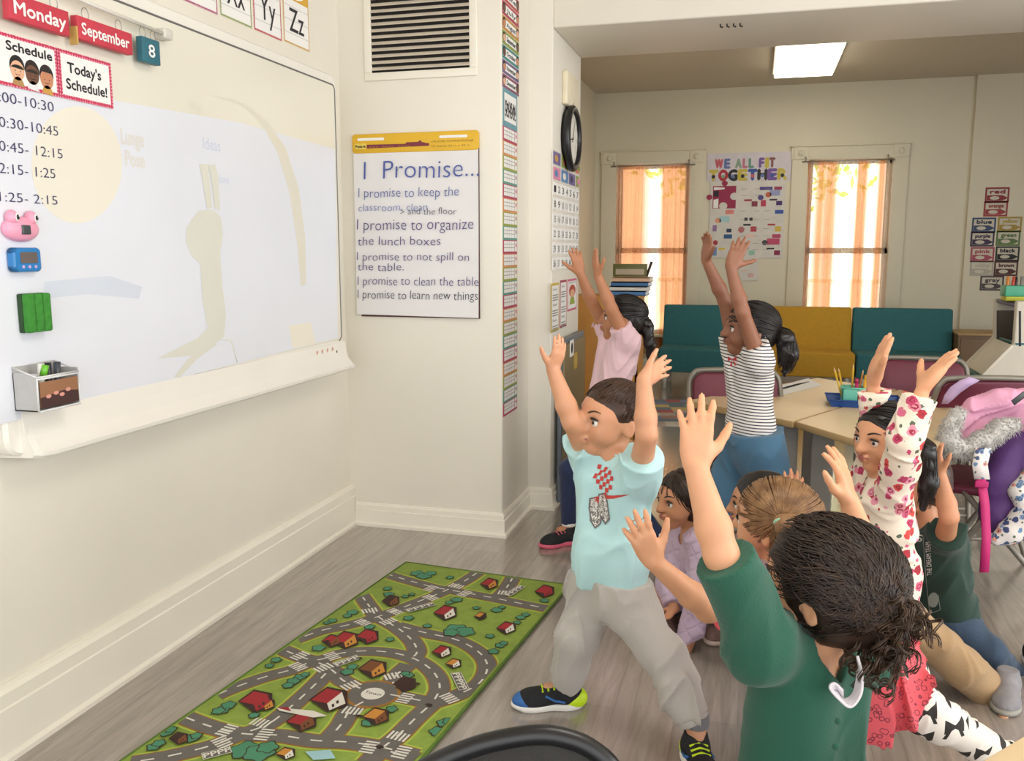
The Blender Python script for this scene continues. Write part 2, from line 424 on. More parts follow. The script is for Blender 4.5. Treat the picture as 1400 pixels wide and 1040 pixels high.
# ================================================================ LEFT WALL: interactive whiteboard and what hangs on it
def WLp(x, y, off=0.0): return onx(x, y, XL + off)
BF = 0.085                                                       # board surface stands this far off the wall
XB = XL + BF
def B(x, y, e=0.0): return onx(x, y, XB + e)
FRAME = mat('white_board_frame', 'EFEBE2', 0.35, 0.015, 4)
BOARD = mat('whiteboard_enamel', 'E9E5D6', 0.22, 0.02, 1.2)
GREYL = mat('grey_seam', '8F8C88', 0.5)
wb = thing('interactive_whiteboard', 'large wall-mounted interactive whiteboard with faint lunge pose picture', 'whiteboard', (XL, 2.9, 0.83))
YB0, YB1, ZB0, ZB1 = 1.765, 3.675, 0.90, 2.07
q = MB()
outline = ngon_round(V(XL, (YB0 + YB1) / 2, (ZB0 + ZB1) / 2 - 0.02), Y3, Z3, (YB1 - YB0) / 2 + 0.0, (ZB1 - ZB0) / 2 + 0.06, 0.05, 8)
inner = ngon_round(V(XL, (YB0 + YB1) / 2, (ZB0 + ZB1) / 2 - 0.02), Y3, Z3, (YB1 - YB0) / 2 - 0.008, (ZB1 - ZB0) / 2 + 0.052, 0.045, 8); no_ = len(outline)
q.add(outline + [p + X3 * (BF - 0.014) for p in outline] + [p + X3 * (BF - 0.004) for p in inner], [(i, (i + 1) % no_, no_ + (i + 1) % no_, no_ + i) for i in range(no_)] + [(no_ + i, no_ + (i + 1) % no_, 2 * no_ + (i + 1) % no_, 2 * no_ + i) for i in range(no_)] + [tuple(range(2 * no_, 3 * no_)), tuple(range(no_))[::-1]], FRAME); q.build('frame', wb)
q = MB(); surf = ngon_round(V(XB - 0.003, (YB0 + YB1) / 2 + 0.01, (ZB0 + ZB1) / 2 + 0.02), Y3, Z3, (YB1 - YB0) / 2 - 0.035, (ZB1 - ZB0) / 2 - 0.025, 0.025, 6)
q.prism(surf, (0.003, 0, 0), BOARD); q.tube([p + X3 * 0.003 for p in surf[21:] + surf[:8]], 0.0036, mat('grey_board_gasket', '6E6C6A', 0.5), 6, False); q.build('writing_surface', wb)
# tray along the lower edge with a rounded lip
q = MB(); prof = [(0.0, 0.80), (0.115, 0.806), (0.128, 0.815), (0.13, 0.826), (0.12, 0.836), (0.10, 0.862), (BF + 0.006, 0.90), (BF + 0.001, 0.935), (0.0, 0.935)]
ya, yb = YB0 + 0.05, YB1 + 0.005; k = len(prof); st = [(ya, 0.7), (ya + 0.02, 0.88), (ya + 0.06, 1.0), (yb - 0.05, 1.0), (yb - 0.02, 1.1), (yb, 1.15)]
vs = [(XL + (p[0] if p[0] < BF else BF + (p[0] - BF) * s_), y_, 0.935 - (0.935 - p[1]) * (0.75 + 0.25 * min(1, s_))) for y_, s_ in st for p in prof]
q.add(vs, [(j * k + i, j * k + (i + 1) % k, (j + 1) * k + (i + 1) % k, (j + 1) * k + i) for j in range(len(st) - 1) for i in range(k)], FRAME)
for e_ in (vs[:k], vs[-k:]):
    m_e = (sum(V(p) for p in e_) / k); q.add(list(e_) + [m_e], [(i, (i + 1) % k, k) for i in range(k)], FRAME)
q.build('pen_tray', wb)
q = MB(); q.box((XL, YB1 + 0.005, 1.33), (XL + 0.05, YB1 + 0.035, 1.99), FRAME, 0.008); q.build('side_rail', wb)
q = MB()
for i in range(4): q.disc(B(434 + i * 7, 482 - i * 1.7, 0.006), Y3, Z3, 0.007, 0.009, mat('orange_button_mark', 'D9A58A', 0.5), 12)
q.box(B(460, 484, 0.004) - V(0, 0.006, 0.016), B(460, 484, 0.008) + V(0, 0.01, 0.016), mat('dark_port', '4B4B4B', 0.4)); q.build('control_strip', wb)
# projector light put into flat colours: pale blue field, sun, stretching figure, two words
PBLUE = mat('projected_pale_blue', 'E3E6EE', 0.3, 0.03, 2.2); PSUN = mat('picture_sun', 'ECE7D8', 0.3, 0.02, 3); PFIG = mat('picture_figure', 'DCDCD0', 0.3, 0.03, 4)
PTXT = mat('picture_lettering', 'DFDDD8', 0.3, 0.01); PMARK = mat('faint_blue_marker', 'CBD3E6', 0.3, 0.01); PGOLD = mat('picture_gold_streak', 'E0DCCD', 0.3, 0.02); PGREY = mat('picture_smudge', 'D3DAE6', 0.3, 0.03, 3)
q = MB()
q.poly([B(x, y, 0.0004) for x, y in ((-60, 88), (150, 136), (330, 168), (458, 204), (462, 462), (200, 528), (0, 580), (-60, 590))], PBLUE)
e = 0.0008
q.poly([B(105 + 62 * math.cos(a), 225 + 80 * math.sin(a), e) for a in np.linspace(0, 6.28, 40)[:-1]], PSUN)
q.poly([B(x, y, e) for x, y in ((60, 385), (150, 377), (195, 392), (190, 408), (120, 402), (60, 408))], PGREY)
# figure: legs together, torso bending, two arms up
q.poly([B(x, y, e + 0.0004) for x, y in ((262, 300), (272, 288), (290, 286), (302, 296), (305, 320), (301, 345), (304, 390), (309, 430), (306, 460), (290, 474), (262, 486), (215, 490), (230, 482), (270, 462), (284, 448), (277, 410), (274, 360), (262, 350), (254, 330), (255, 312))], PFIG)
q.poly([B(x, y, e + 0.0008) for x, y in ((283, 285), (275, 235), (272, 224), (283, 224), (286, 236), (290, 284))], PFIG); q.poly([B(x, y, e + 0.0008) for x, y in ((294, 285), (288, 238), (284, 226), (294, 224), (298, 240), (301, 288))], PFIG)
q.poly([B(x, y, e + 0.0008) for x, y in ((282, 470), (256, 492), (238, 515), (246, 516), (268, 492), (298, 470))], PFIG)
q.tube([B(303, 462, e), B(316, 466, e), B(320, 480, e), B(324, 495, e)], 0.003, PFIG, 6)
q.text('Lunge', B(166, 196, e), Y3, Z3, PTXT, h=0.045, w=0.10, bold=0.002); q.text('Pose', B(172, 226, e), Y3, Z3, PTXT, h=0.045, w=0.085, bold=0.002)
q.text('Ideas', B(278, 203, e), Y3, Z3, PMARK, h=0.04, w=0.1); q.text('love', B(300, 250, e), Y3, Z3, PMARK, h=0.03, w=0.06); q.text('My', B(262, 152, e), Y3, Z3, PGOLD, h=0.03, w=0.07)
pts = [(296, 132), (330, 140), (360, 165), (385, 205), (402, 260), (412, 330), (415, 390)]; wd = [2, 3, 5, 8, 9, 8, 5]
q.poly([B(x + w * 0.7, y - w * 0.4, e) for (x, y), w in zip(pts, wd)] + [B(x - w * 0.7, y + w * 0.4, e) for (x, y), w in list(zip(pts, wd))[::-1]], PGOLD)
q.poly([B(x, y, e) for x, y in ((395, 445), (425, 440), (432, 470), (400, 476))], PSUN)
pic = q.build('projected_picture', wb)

MARK = mat('purple_marker', '3A3560', 0.5)
times = [':00-10:30', '0:30-10:45', '0:45- 12:15', '2:15- 1:25', '1:25- 2:15']
for s, x, y, x1, h in ((times[0], 0, 149, 74, 15), (times[1], 0, 182, 80, 15), (times[2], 0, 213, 86, 15), (times[3], 0, 240, 76, 15), (times[4], 0, 276, 79, 14)):
    a, b = B(x, y, 0.002), B(x1, y + 4, 0.002); q = MB(); w = b[1] - a[1]; a[2] -= 0.0
    q.text(s, V(a[0], a[1], b[2]), Y3, Z3, MARK, h=abs(B(x, y - h)[2] - B(x, y)[2]) * 0.95, w=w, thin=0.010)
    tag(q.build('schedule_time', origin=a), 'handwritten time %s on the whiteboard schedule' % s.strip(':').replace('- ', '-').replace('0:30-10:45', '10:30-10:45').replace('0:45-12:15', '10:45-12:15').replace('2:15-1:25', '12:15-1:25'), 'handwriting', 'schedule times written on the whiteboard')

# red dotted headers with drawings
def dotted(name, c, dot, sc):
    t = NT(name); v = t.coord(); x = t.node('ShaderNodeTexVoronoi'); x.inputs['Scale'].default_value = sc; x.inputs['Randomness'].default_value = 0.2; t.link(v, x.inputs['Vector'])
    t.link(t.mix(t.math('LESS_THAN', x.outputs['Distance'], 0.3), lin(c), lin(dot)), t.b.inputs['Base Color']); t.b.inputs['Roughness'].default_value = 0.6; return t.m
REDDOT = dotted('red_polka_card', 'C8375A', 'E8A0B0', 110)
def wall_card(name, label, cat, quad, group=None, th=0.002):
    """thin card from its four corners; returns its root object's builder pieces"""
    a = V(quad[0]); t = thing(name, label, cat, a, group); return t
def lerp2(Q, u, v):
    a, b, c, d = [V(p) for p in Q]; return (a * (1 - u) + b * u) * (1 - v) + (d * (1 - u) + c * u) * v
def rectW(y0, y1, z0, z1, X): return [V(X, y0, z0), V(X, y1, z0), V(X, y1, z1), V(X, y0, z1)]
za, zb = B(0, 46)[2], B(0, 128)[2]
c1 = [B(-40, 118, .001), B(76, 131, .001), B(78, 66, .001), B(-40, 36, .001)]
SKINS = [mat('drawn_skin_a', 'E2B08F', 0.7), mat('drawn_skin_b', '6E4A38', 0.7), mat('drawn_skin_c', 'C98A66', 0.7)]
def card(name, label, y0, y1, z0, z1, X, bd, edge, face, draw, group=None, cat='card', n='x'):
    """bordered card on a wall plane; draw(mb, O, ux) adds its artwork in card coordinates"""
    ux = Y3 if n == 'x' else X3; nn = X3 if n == 'x' else -Y3
    O = V(X, y0, z0) if n == 'x' else V(y0, X, z0)
    q = MB(); w, h = y1 - y0, z1 - z0
    q.prism([O, O + ux * w, O + ux * w + Z3 * h, O + Z3 * h], nn * 0.0015, edge)
    e = nn * 0.0019; bx = bd if not isinstance(bd, tuple) else bd[0]; by = bd if not isinstance(bd, tuple) else bd[1]
    if face is not None: q.poly([O + e + ux * bx + Z3 * by, O + e + ux * (w - bx) + Z3 * by, O + e + ux * (w - bx) + Z3 * (h - by), O + e + ux * bx + Z3 * (h - by)], face)
    if draw: draw(q, O + nn * 0.0023, ux, w, h, nn)
    return tag(q.build(name, origin=O), label, cat, group)
XBC = XB + 0.002
ysc0, ysc1 = B(-30, 90)[1], B(78, 100)[1]; ysd1 = B(152, 120)[1]
zt = B(78, 66)[2]; zbm = B(78, 132)[2]; zt2 = B(152, 87)[2]; zb2 = B(152, 149)[2]
z_hi, z_lo = (zt + zt2) / 2, (zbm + zb2) / 2
ysA, ysB = B(6, 60)[1], B(70, 90)[1]
def draw_kids(q, O, ux, w, h, nn):
    q.text('Schedule', V(O[0], ysA, O[2] + h * 0.70), ux, Z3, INK, h=h * 0.17, w=ysB - ysA, bold=0.001)
    for k, (cx, sk) in enumerate(((0.30, 0), (0.58, 1), (0.82, 2))):
        c = V(O[0], ysA + (ysB - ysA) * (0.2, 0.52, 0.84)[k], O[2] + h * (0.36, 0.34, 0.32)[k]); r = 0.022; e = nn * 0.0003
        q.disc(c + Z3 * 0.008, ux, Z3, r * 1.08, r * 1.2, HAIRD[k]); q.disc(c + e - Z3 * 0.003, ux, Z3, r, r * 1.1, SKINS[sk])
        q.disc(c + e * 2 + ux * 0.0, ux, Z3, r * 0.95, r * 0.5, HAIRD[k], 16, 0.1, 3.04) if k < 2 else q.disc(c + e * 2 + Z3 * 0.012, ux, Z3, r * 0.95, r * 0.6, HAIRD[k], 16, 0.1, 3.04)
        for s in (-1, 1): q.disc(c + e * 3 + ux * 0.008 * s - Z3 * 0.004, ux, Z3, 0.0015, 0.002, INK, 8)
        q.tube([c + e * 3 + ux * x - Z3 * (0.014 - 40 * x * x) for x in (-0.008, -0.004, 0, 0.004, 0.008)], 0.0006, INK, 4)
        q.disc(c + e - Z3 * 0.042, ux, Z3, r * 0.85, 0.024, BODYD[k], 20, 0, math.pi)
HAIRD = [mat('drawn_black_hair', '1D1A1A', 0.7), mat('drawn_dark_hair', '2A201C', 0.7), mat('drawn_brown_hair', '2B2423', 0.7)]
BODYD = [mat('drawn_ochre_shirt', 'B08A58', 0.7), mat('drawn_white_shirt', 'E6E4E6', 0.7), mat('drawn_gold_shirt', 'C99A4A', 0.7)]
card('schedule_card', 'red-bordered Schedule card with three drawn children on the whiteboard', ysc0, ysc1, z_lo, z_hi, XBC, 0.009, REDDOT, WHITE, draw_kids, 'schedule header cards')
def draw_today(q, O, ux, w, h, nn):
    q.text("Today's", O + ux * w * 0.16 + Z3 * h * 0.56, ux, Z3, INK, h=h * 0.21, w=w * 0.62, bold=0.001)
    q.text('Schedule!', O + ux * w * 0.12 + Z3 * h * 0.22, ux, Z3, INK, h=h * 0.21, w=w * 0.76, bold=0.001)
card('schedule_card', "red-bordered Today's Schedule card beside the drawn children", ysc1 + 0.002, ysd1, z_lo, z_hi, XBC, 0.010, REDDOT, WHITE, draw_today, 'schedule header cards')

# hanging rod with day, month and date tiles
XR_ = XB + 0.03
rod = thing('hanging_rod', 'clear rod on the whiteboard holding the day and month signs', 'rod', B(120, 28, 0.03))
CLEAR = mat('clear_acrylic', 'D6D2C8', 0.15, 0.03)
za = onx(225, 47, XR_); z0 = onx(60, 0, XR_)
q = MB(); q.tube([V(XR_, za[1] - 0.42, za[2] + 0.012), za], 0.006, CLEAR, 8); q.build('bar', rod)
q = MB(); q.box(za - V(0.03, 0.012, 0.014), za + V(0.01, 0.03, 0.018), CLEAR, 0.006); q.build('end_clip', rod)
REDT = mat('red_shiplap_sign', 'C63A4B', 0.6, 0.08, 20); TEALT = mat('teal_tile', '2C6A7A', 0.5, 0.05); TAN = mat('raw_wood_edge', 'C9A45A', 0.7)
def sign(name, label, px0, py0, px1, py1, px2, py2, mm, txt, th, bold, wfrac=0.86, group='hanging calendar signs', hfrac=0.5):
    """block sign: bottom-left, bottom-right and top-right corners in the photo"""
    a = onx(px0, py0, XR_ + 0.01); b = onx(px1, py1, XR_ + 0.01); c = onx(px2, py2, XR_ + 0.01)
    z0 = (a[2] + b[2]) / 2; h = c[2] - b[2]; w = b[1] - a[1]
    t = thing(name, label, 'sign', (XR_, (a[1] + b[1]) / 2, z0), group)
    q = MB(); q.box((XR_ - 0.012, a[1], z0), (XR_ + 0.010, b[1], z0 + h), mm, 0.002); q.build('block', t)
    q = MB(); q.text(txt, V(XR_ + 0.0112, a[1] + w * (1 - wfrac) / 2, z0 + h * (1 - hfrac) / 2), Y3, Z3, WHITE, h=h * hfrac, w=w * wfrac, bold=bold); q.build('lettering', t)
    for f in (0.2, 0.8):
        r = MB(); cc = V(XR_, a[1] + w * f, z0 + h + 0.012); r.tube([cc + V(0.3 * math.sin(s), 0.0, 0) * 0.0 + Y3 * 0.013 * math.sin(s) + Z3 * 0.017 * math.cos(s) for s in np.linspace(0, 6.28, 17)], 0.0013, STEEL, 6); r.build('ring', t)
    return t
sign('day_sign', 'red Monday sign hanging on rings', 14, 25, 96, 50, 97, 17, REDT, 'Monday', 0, 0.0012)
sg = sign('month_sign', 'red September sign with a wooden edge', 107, 53, 182, 75, 182, 46, REDT, 'September', 0, 0.001)
q = MB(); p0 = onx(107, 53, XR_ + 0.01); q.box((XR_ - 0.013, p0[1] - 0.006, p0[2] - 0.015), (XR_ + 0.011, p0[1] - 0.0005, p0[2] + 0.032), TAN); q.build('edge_strip', sg)
sign('date_tile', 'small teal tile numbered 8 beside the month sign', 196, 84, 220, 89, 219, 56, TEALT, '8', 0, 0.0008, 0.35)

# timers, eraser and pen basket
PINKP = mat('pink_plastic', 'EFA3BD', 0.35, 0.03); BLUEP = mat('blue_plastic', '2E7FC0', 0.3, 0.03); LCD = mat('lcd_screen', '4A4E52', 0.3); GREENF = mat('green_felt', '3E8A34', 0.95, 0.15, 60, 0.6, 200)
def Bc(x, y): return B(x, y)
ft = thing('kitchen_timer', 'pink frog-faced timer stuck above the blue one', 'timer', B(25, 312), 'timers on the whiteboard')
c = B(25, 313); sx = abs(B(50, 313)[1] - B(0, 313)[1]) / 2; sz = abs(B(25, 292)[2] - B(25, 330)[2]) / 2
sd_ = None
q = MB(); q.ball(c + X3 * 0.006, (0.02, sx, sz * 0.92), PINKP, seg=24, rings=14); q.build('case', ft)
for s in (-1, 1):
    q = MB(); ec = c + V(0.012, s * sx * 0.52, sz * 0.82); q.ball(ec, (0.015, 0.0165, 0.0185), PINKP); o = q.build('eye_bump', ft)
    q = MB(); q.ball(ec + V(0.011, 0.004, 0), (0.005, 0.009, 0.0105), WHITE, seg=12, rings=8); q.ball(ec + V(0.0145, 0.005, 0), (0.003, 0.0055, 0.0065), BLACK, seg=12, rings=8); q.ball(ec + V(0.0165, 0.007, 0.0025), (0.002, 0.0018, 0.0022), WHITE, seg=8, rings=6); q.build('painted_eye', o)
q = MB(); q.box(c + V(0.016, -0.015, -0.014), c + V(0.0285, 0.013, 0.010), LCD, 0.003); q.build('display', ft)
bt = thing('kitchen_timer', 'blue square timer with three lilac buttons below the frog', 'timer', B(28, 355), 'timers on the whiteboard')
c = B(28, 355); w = abs(B(47, 355)[1] - B(9, 355)[1]) / 2; h = abs(B(28, 339)[2] - B(28, 372)[2]) / 2
q = MB(); q.prism(ngon_round(c, Y3, Z3, w, h, h * 0.4, 6), X3 * 0.024, BLUEP, bevel=0.005); q.build('case', bt)
q = MB(); q.prism(ngon_round(c + V(0.024, 0.003, h * 0.18), Y3, Z3, w * 0.62, h * 0.46, 0.004, 4), X3 * 0.0015, mat('lcd_brown', '6B625F', 0.3)); q.build('display', bt)
for s in (-1, 0, 1):
    q = MB(); q.ball(c + V(0.024, 0.004 + s * w * 0.45, -h * 0.58), (0.002, 0.0045, 0.0045), mat('lilac_button', 'C9A6D8', 0.4), seg=12, rings=8); q.build('button', bt)
er = thing('board_eraser', 'green felt eraser on the whiteboard', 'eraser', B(41, 427))
c = B(41, 427); w = abs(B(58, 427)[1] - B(24, 427)[1]) / 2; h = abs(B(41, 401)[2] - B(41, 454)[2]) / 2
q = MB(); q.box(c + V(0, -w, -h), c + V(0.016, w, h), mat('dark_eraser_base', '2C4A2A', 0.8), 0.004); q.build('base', er)
for s in (-1, 0, 1):
    q = MB(); q.box(c + V(0.014, s * w * 0.66 - w * 0.33, -h), c + V(0.034, s * w * 0.66 + w * 0.33, h), GREENF, 0.006); q.build('felt_strip', er)
pb = thing('pen_basket', 'clear magnetic basket with a photo on its front, on the whiteboard', 'basket', B(55, 550))
a, b = B(20, 553), B(95, 545); z0 = B(60, 553)[2]; z1 = B(60, 500)[2]
WIRE = mat('white_wire', 'DADADA', 0.3); CLR = mat('smoky_acrylic', 'B9B8B6', 0.2); y0, y1 = a[1], B(78, 545)[1]; dx = 0.075
q = MB(); q.box((XB, y0, z0), (XB + 0.003, y1, z1 + 0.01), CLR); q.box((XB, y0, z0), (XB + dx, y0 + 0.003, z1 - 0.005), CLR); q.box((XB, y1 - 0.003, z0), (XB + dx, y1, z1 - 0.005), CLR); q.box((XB, y0, z0), (XB + dx, y1, z0 + 0.003), CLR); q.build('tub', pb)
q = MB(); fr = [V(XB + dx, y0, z0), V(XB + dx, y1, z0), V(XB + dx, y1, z1 - 0.02), V(XB + dx, y0, z1 - 0.02), V(XB + dx, y0, z0)]; q.tube(fr, 0.003, WIRE, 6)
q.tube([V(XB, y0, z1 + 0.01), V(XB + dx, y0, z1 - 0.015), V(XB + dx, y1, z1 - 0.015), V(XB, y1, z1 + 0.01), V(XB, y0, z1 + 0.01)], 0.0025, WIRE, 6); q.build('rim', pb)
q = MB(); q.box((XB + dx, y0 + 0.006, z0 + 0.008), (XB + dx + 0.002, y1 - 0.006, z1 - 0.028), mat('photo_print_tan', '9A6E50', 0.4))
q.poly([V(XB + dx + 0.0025, y0 + 0.006 + u * (y1 - y0 - 0.012), z0 + 0.008 + v * (z1 - z0 - 0.036)) for u, v in ((0, 0), (1, 0), (1, 0.45), (0.6, 0.55), (0, 0.4))], mat('photo_print_dark', '4A3230', 0.4))
for u, v in ((0.2, 0.42), (0.4, 0.5), (0.55, 0.4), (0.72, 0.55)): q.disc(V(XB + dx + 0.003, y0 + 0.006 + u * (y1 - y0 - 0.012), z0 + 0.008 + v * (z1 - z0 - 0.036)), Y3, Z3, 0.009, 0.005, mat('photo_print_pink', 'D89A8C', 0.4), 12)
q.build('photo', pb)
for k, (u, cc, lab, hh_, cap) in enumerate(((0.35, 'E6E4DE', 'white marker with a green cap in the clear basket', 0.02, '6FBF3A'), (0.62, '2B2D33', 'dark marker nearest the board in the clear basket', 0.018, '2B2D33'), (0.85, '4A4F5A', 'charcoal marker at the right end of the clear basket', 0.012, '3A3D46'))):
    pm = thing('marker', lab, 'marker', (XB + 0.03, y0 + u * (y1 - y0), z0), 'markers in the clear basket'); o = V(XB + 0.026 + 0.01 * (k == 0), y0 + u * (y1 - y0), z0 + 0.004)
    q = MB(); q.tube([o, o + V(0.004, 0.004 * (1 - k), z1 - z0 - 0.01 + hh_)], 0.0085, mat('marker_barrel_' + cc, cc, 0.3), 12); q.build('barrel', pm)
    q = MB(); t_ = o + V(0.012 if k == 0 else 0.0, 0.0, z1 - z0 - 0.022); q.tube([t_, t_ + V(0.003, 0.008 if k == 0 else 0.0, 0.028)], 0.009, mat('marker_cap_' + cap, cap, 0.3), 12); q.build('cap', pm)

# alphabet cards above the board
def abc(k, label, x0, x1, yb0, yb1, ytop, edge, letters, pic):
    a, b = WLp(x0, yb0), WLp(x1, yb1); z0 = (a[2] + b[2]) / 2; h = 0.36
    def dr(q, O, ux, w, hh, nn):
        for f in (0.12, 0.27, 0.42): q.poly([O + ux * 0.008 + Z3 * (hh * f), O + ux * (w - 0.008) + Z3 * (hh * f), O + ux * (w - 0.008) + Z3 * (hh * f + 0.0012), O + ux * 0.008 + Z3 * (hh * f + 0.0012)], GREYL)
        q.text(letters, O + nn * 0.0003 + ux * w * 0.22 + Z3 * hh * 0.15, ux, Z3, INK, h=hh * 0.26, w=w * 0.56, bold=0.0006)
        if pic == 'z':
            q.poly([O + ux * a_ * w + Z3 * hh * b_ for a_, b_ in ((0.03, 0.5), (0.97, 0.5), (0.97, 0.97), (0.03, 0.97))], mat('yellow_card_panel', 'D9A93A', 0.6)); q.disc(O + nn * 0.0003 + ux * w * 0.5 + Z3 * hh * 0.62, ux, Z3, w * 0.35, hh * 0.1, WHITE)
            q.poly([O + nn * 0.0006 + ux * w * a_ + Z3 * hh * b_ for a_, b_ in ((0.42, 0.54), (0.58, 0.54), (0.66, 0.72), (0.34, 0.72))], mat('zipper_purple', '6E3A58', 0.6))
        elif pic == 'y': q.disc(O + ux * w * 0.62 + Z3 * hh * 0.58, ux, Z3, w * 0.3, hh * 0.07, mat('yarn_red', 'C0303A', 0.6))
    card('alphabet_card', label, a[1], b[1], z0, z0 + h, XL, 0.008, dotted('card_border_' + edge, edge, 'E8DDD0', 130), WHITE, dr, 'alphabet cards above the whiteboard')
abc(0, 'purple-edged alphabet card cut off at the top, left of Xx', 250, 297, 2, 19, 0, 'A8487A', 'Ww', 'w')
abc(1, 'green-edged alphabet card reading Xx', 301, 344, 22, 38, 0, '8A9A5A', 'Xx', 'x')
abc(2, 'red-edged alphabet card reading Yy', 347, 385, 40, 57, 0, 'B8384A', 'Yy', 'y')
abc(3, 'yellow-edged alphabet card reading Zz', 388, 423, 58, 70, 0, 'C9A050', 'Zz', 'z')

# ================================================================ CORNER WALL: vent, promise chart
vn = thing('wall_vent', 'white-framed louvred wall vent above the promise chart', 'vent', (-1.5, YC, 2.11))
va, vb = ony(500, 108, YC), ony(653, 107, YC); vx0, vx1, vz0 = va[0], vb[0], (va[2] + vb[2]) / 2; vz1 = vz0 + 0.50
q = MB(); bw = 0.035
q.box((vx0, YC - 0.012, vz0), (vx1, YC, vz0 + bw), TRIM, 0.003); q.box((vx0, YC - 0.012, vz1 - bw), (vx1, YC, vz1), TRIM, 0.003); q.box((vx0, YC - 0.012, vz0 + bw), (vx0 + bw, YC, vz1 - bw), TRIM, 0.003); q.box((vx1 - bw, YC - 0.012, vz0 + bw), (vx1, YC, vz1 - bw), TRIM, 0.003)
q.build('frame', vn)
q = MB(); q.box((vx0 + bw, YC - 0.004, vz0 + bw), (vx1 - bw, YC - 0.002, vz1 - bw), mat('vent_shade', '1A1613', 0.9)); q.build('shade_sheet', vn)  # dark sheet stands in for the shade behind the louvres
LOUV = mat('vent_louvre_paint', 'CFC4B2', 0.5); n = 15
for i in range(n):
    z = vz0 + bw + 0.012 + i * (vz1 - vz0 - 2 * bw - 0.012) / n
    q = MB(); q.add([(vx0 + bw, YC - 0.013, z), (vx1 - bw, YC - 0.013, z), (vx1 - bw, YC - 0.003, z + 0.014), (vx0 + bw, YC - 0.003, z + 0.014), (vx0 + bw, YC - 0.013, z - 0.003), (vx1 - bw, YC - 0.013, z - 0.003), (vx1 - bw, YC - 0.003, z + 0.011), (vx0 + bw, YC - 0.003, z + 0.011)], [(0, 1, 2, 3), (7, 6, 5, 4), (0, 4, 5, 1), (1, 5, 6, 2), (2, 6, 7, 3), (3, 7, 4, 0)], LOUV); q.build('louvre', vn)

fc = thing('flip_chart', 'large easel pad with handwritten promises on the corner wall', 'flip chart', (-1.53, YC, 1.04))
p00, p10, p11, p01 = ony(487, 430, YC), ony(657, 435, YC), ony(655, 181, YC), ony(483, 182, YC)
px0, px1, pz0, pz1 = p01[0] + 0.004, p11[0], (p00[2] + p10[2]) / 2, (p01[2] + p11[2]) / 2
YELL = mat('yellow_pad_header', 'E0B22A', 0.5, 0.03); PAPER = mat('pad_paper', 'E6E4E4', 0.7, 0.02, 6)
q = MB(); q.box((px0 + 0.02, YC - 0.010, pz0 - 0.004), (px1 + 0.001, YC - 0.001, pz1 - 0.03), mat('pad_backing_board', '5A3A34', 0.8)); q.build('backing_board', fc)
q = MB(); vs = []; nx_, nz_ = 13, 13
for j in range(nz_):
    for i in range(nx_):
        u, v = i / (nx_ - 1), j / (nz_ - 1); vs.append((px0 + (px1 - px0) * u, YC - 0.014 - 0.006 * (1 - v) ** 3 * (0.5 + u), pz0 + (pz1 - pz0 - 0.02) * v + (1 - v) * 0.012 * (u < 0.99) * (1 - u) * 0.5))
q.add(vs, [(j * nx_ + i, j * nx_ + i + 1, (j + 1) * nx_ + i + 1, (j + 1) * nx_ + i) for j in range(nz_ - 1) for i in range(nx_ - 1)], PAPER, True); q.build('top_sheet', fc)
q = MB(); hz = pz1 - 0.086
q.prism(ngon_round(((px0 + px1) / 2, YC - 0.004, (hz + pz1) / 2), X3, Z3, (px1 - px0) / 2 + 0.003, (pz1 - hz) / 2, 0.015), (0, -0.014, 0), YELL, bevel=0.002)
yh = YC - 0.0185; W = px1 - px0
def hp(u, v): return V(px0 + W * u, yh, hz + (pz1 - hz) * v)
for u in (0.04, 0.70): q.prism(ngon_round(hp(u + 0.11, 0.72), X3, Z3, W * 0.11, 0.006, 0.0055), (0, -0.0008, 0), WHITE)
q.prism(ngon_round(hp(0.065, 0.36), X3, Z3, 0.03, 0.013, 0.006), (0, -0.0006, 0), mat('header_light_yellow', 'EBCF5A', 0.5)); q.text('Post-it', hp(0.025, 0.29) - Y3 * 0.001, X3, Z3, INK, h=0.012, w=0.05, bold=0.0008)
q.poly([hp(u, v) for u, v in ((0.115, 0.24), (0.62, 0.28), (0.62, 0.42), (0.115, 0.44))], mat('header_maroon', '7A2E3A', 0.6))
q.text('--- ---- ----', hp(0.14, 0.28) - Y3 * 0.0006, X3, Z3, YELL, h=0.008, w=0.2)
q.poly([hp(u, v) - Y3 * 0.0005 for u, v in ((0.42, 0.36), (0.44, 0.50), (0.53, 0.50), (0.55, 0.60), (0.56, 0.50), (0.62, 0.38))], mat('header_maroon', '7A2E3A', 0.6))
GOLD = mat('header_print_brown', '8A6A20', 0.6); q.text('ORGUEIL D\'APRENDIZAJE', hp(0.635, 0.44), X3, Z3, GOLD, h=0.009, w=W * 0.33); q.text('30 sheets 25 in x 30 in', hp(0.635, 0.20), X3, Z3, GOLD, h=0.009, w=W * 0.30)
q.build('header', fc)
yt = YC - 0.0225
BLU = mat('blue_marker', '4A5AA0', 0.5); PUR = mat('violet_marker', '4A3A78', 0.5); DRK = mat('dark_violet_marker', '2E2448', 0.5); LBL = mat('light_blue_marker', '6A7AB8', 0.5)
def hw(s, x0, y0, x1, hpx, mm, bold=0.0):
    a, b = ony(x0, y0, yt), ony(x1, y0, yt); h = abs(ony(x0, y0 - hpx, yt)[2] - a[2])
    q = MB(); q.text(s, V(a[0], yt, (a[2] + b[2]) / 2), X3, Z3, mm, h=h, w=b[0] - a[0], bold=bold, thin=0.012, shear=0.05, wave=0.002); q.build('handwritten_line', fc)
hw('I  Promise...', 497, 243, 655, 25, BLU)
hw('I promise to keep the', 490, 269, 627, 13, BLU); hw('classroom, clean', 490, 288, 584, 10, LBL); hw('> and the floor', 547, 293, 624, 9, DRK)
hw('I promise to organize', 488, 314, 647, 15, PUR); hw('the lunch boxes', 489, 335, 602, 12, PUR)
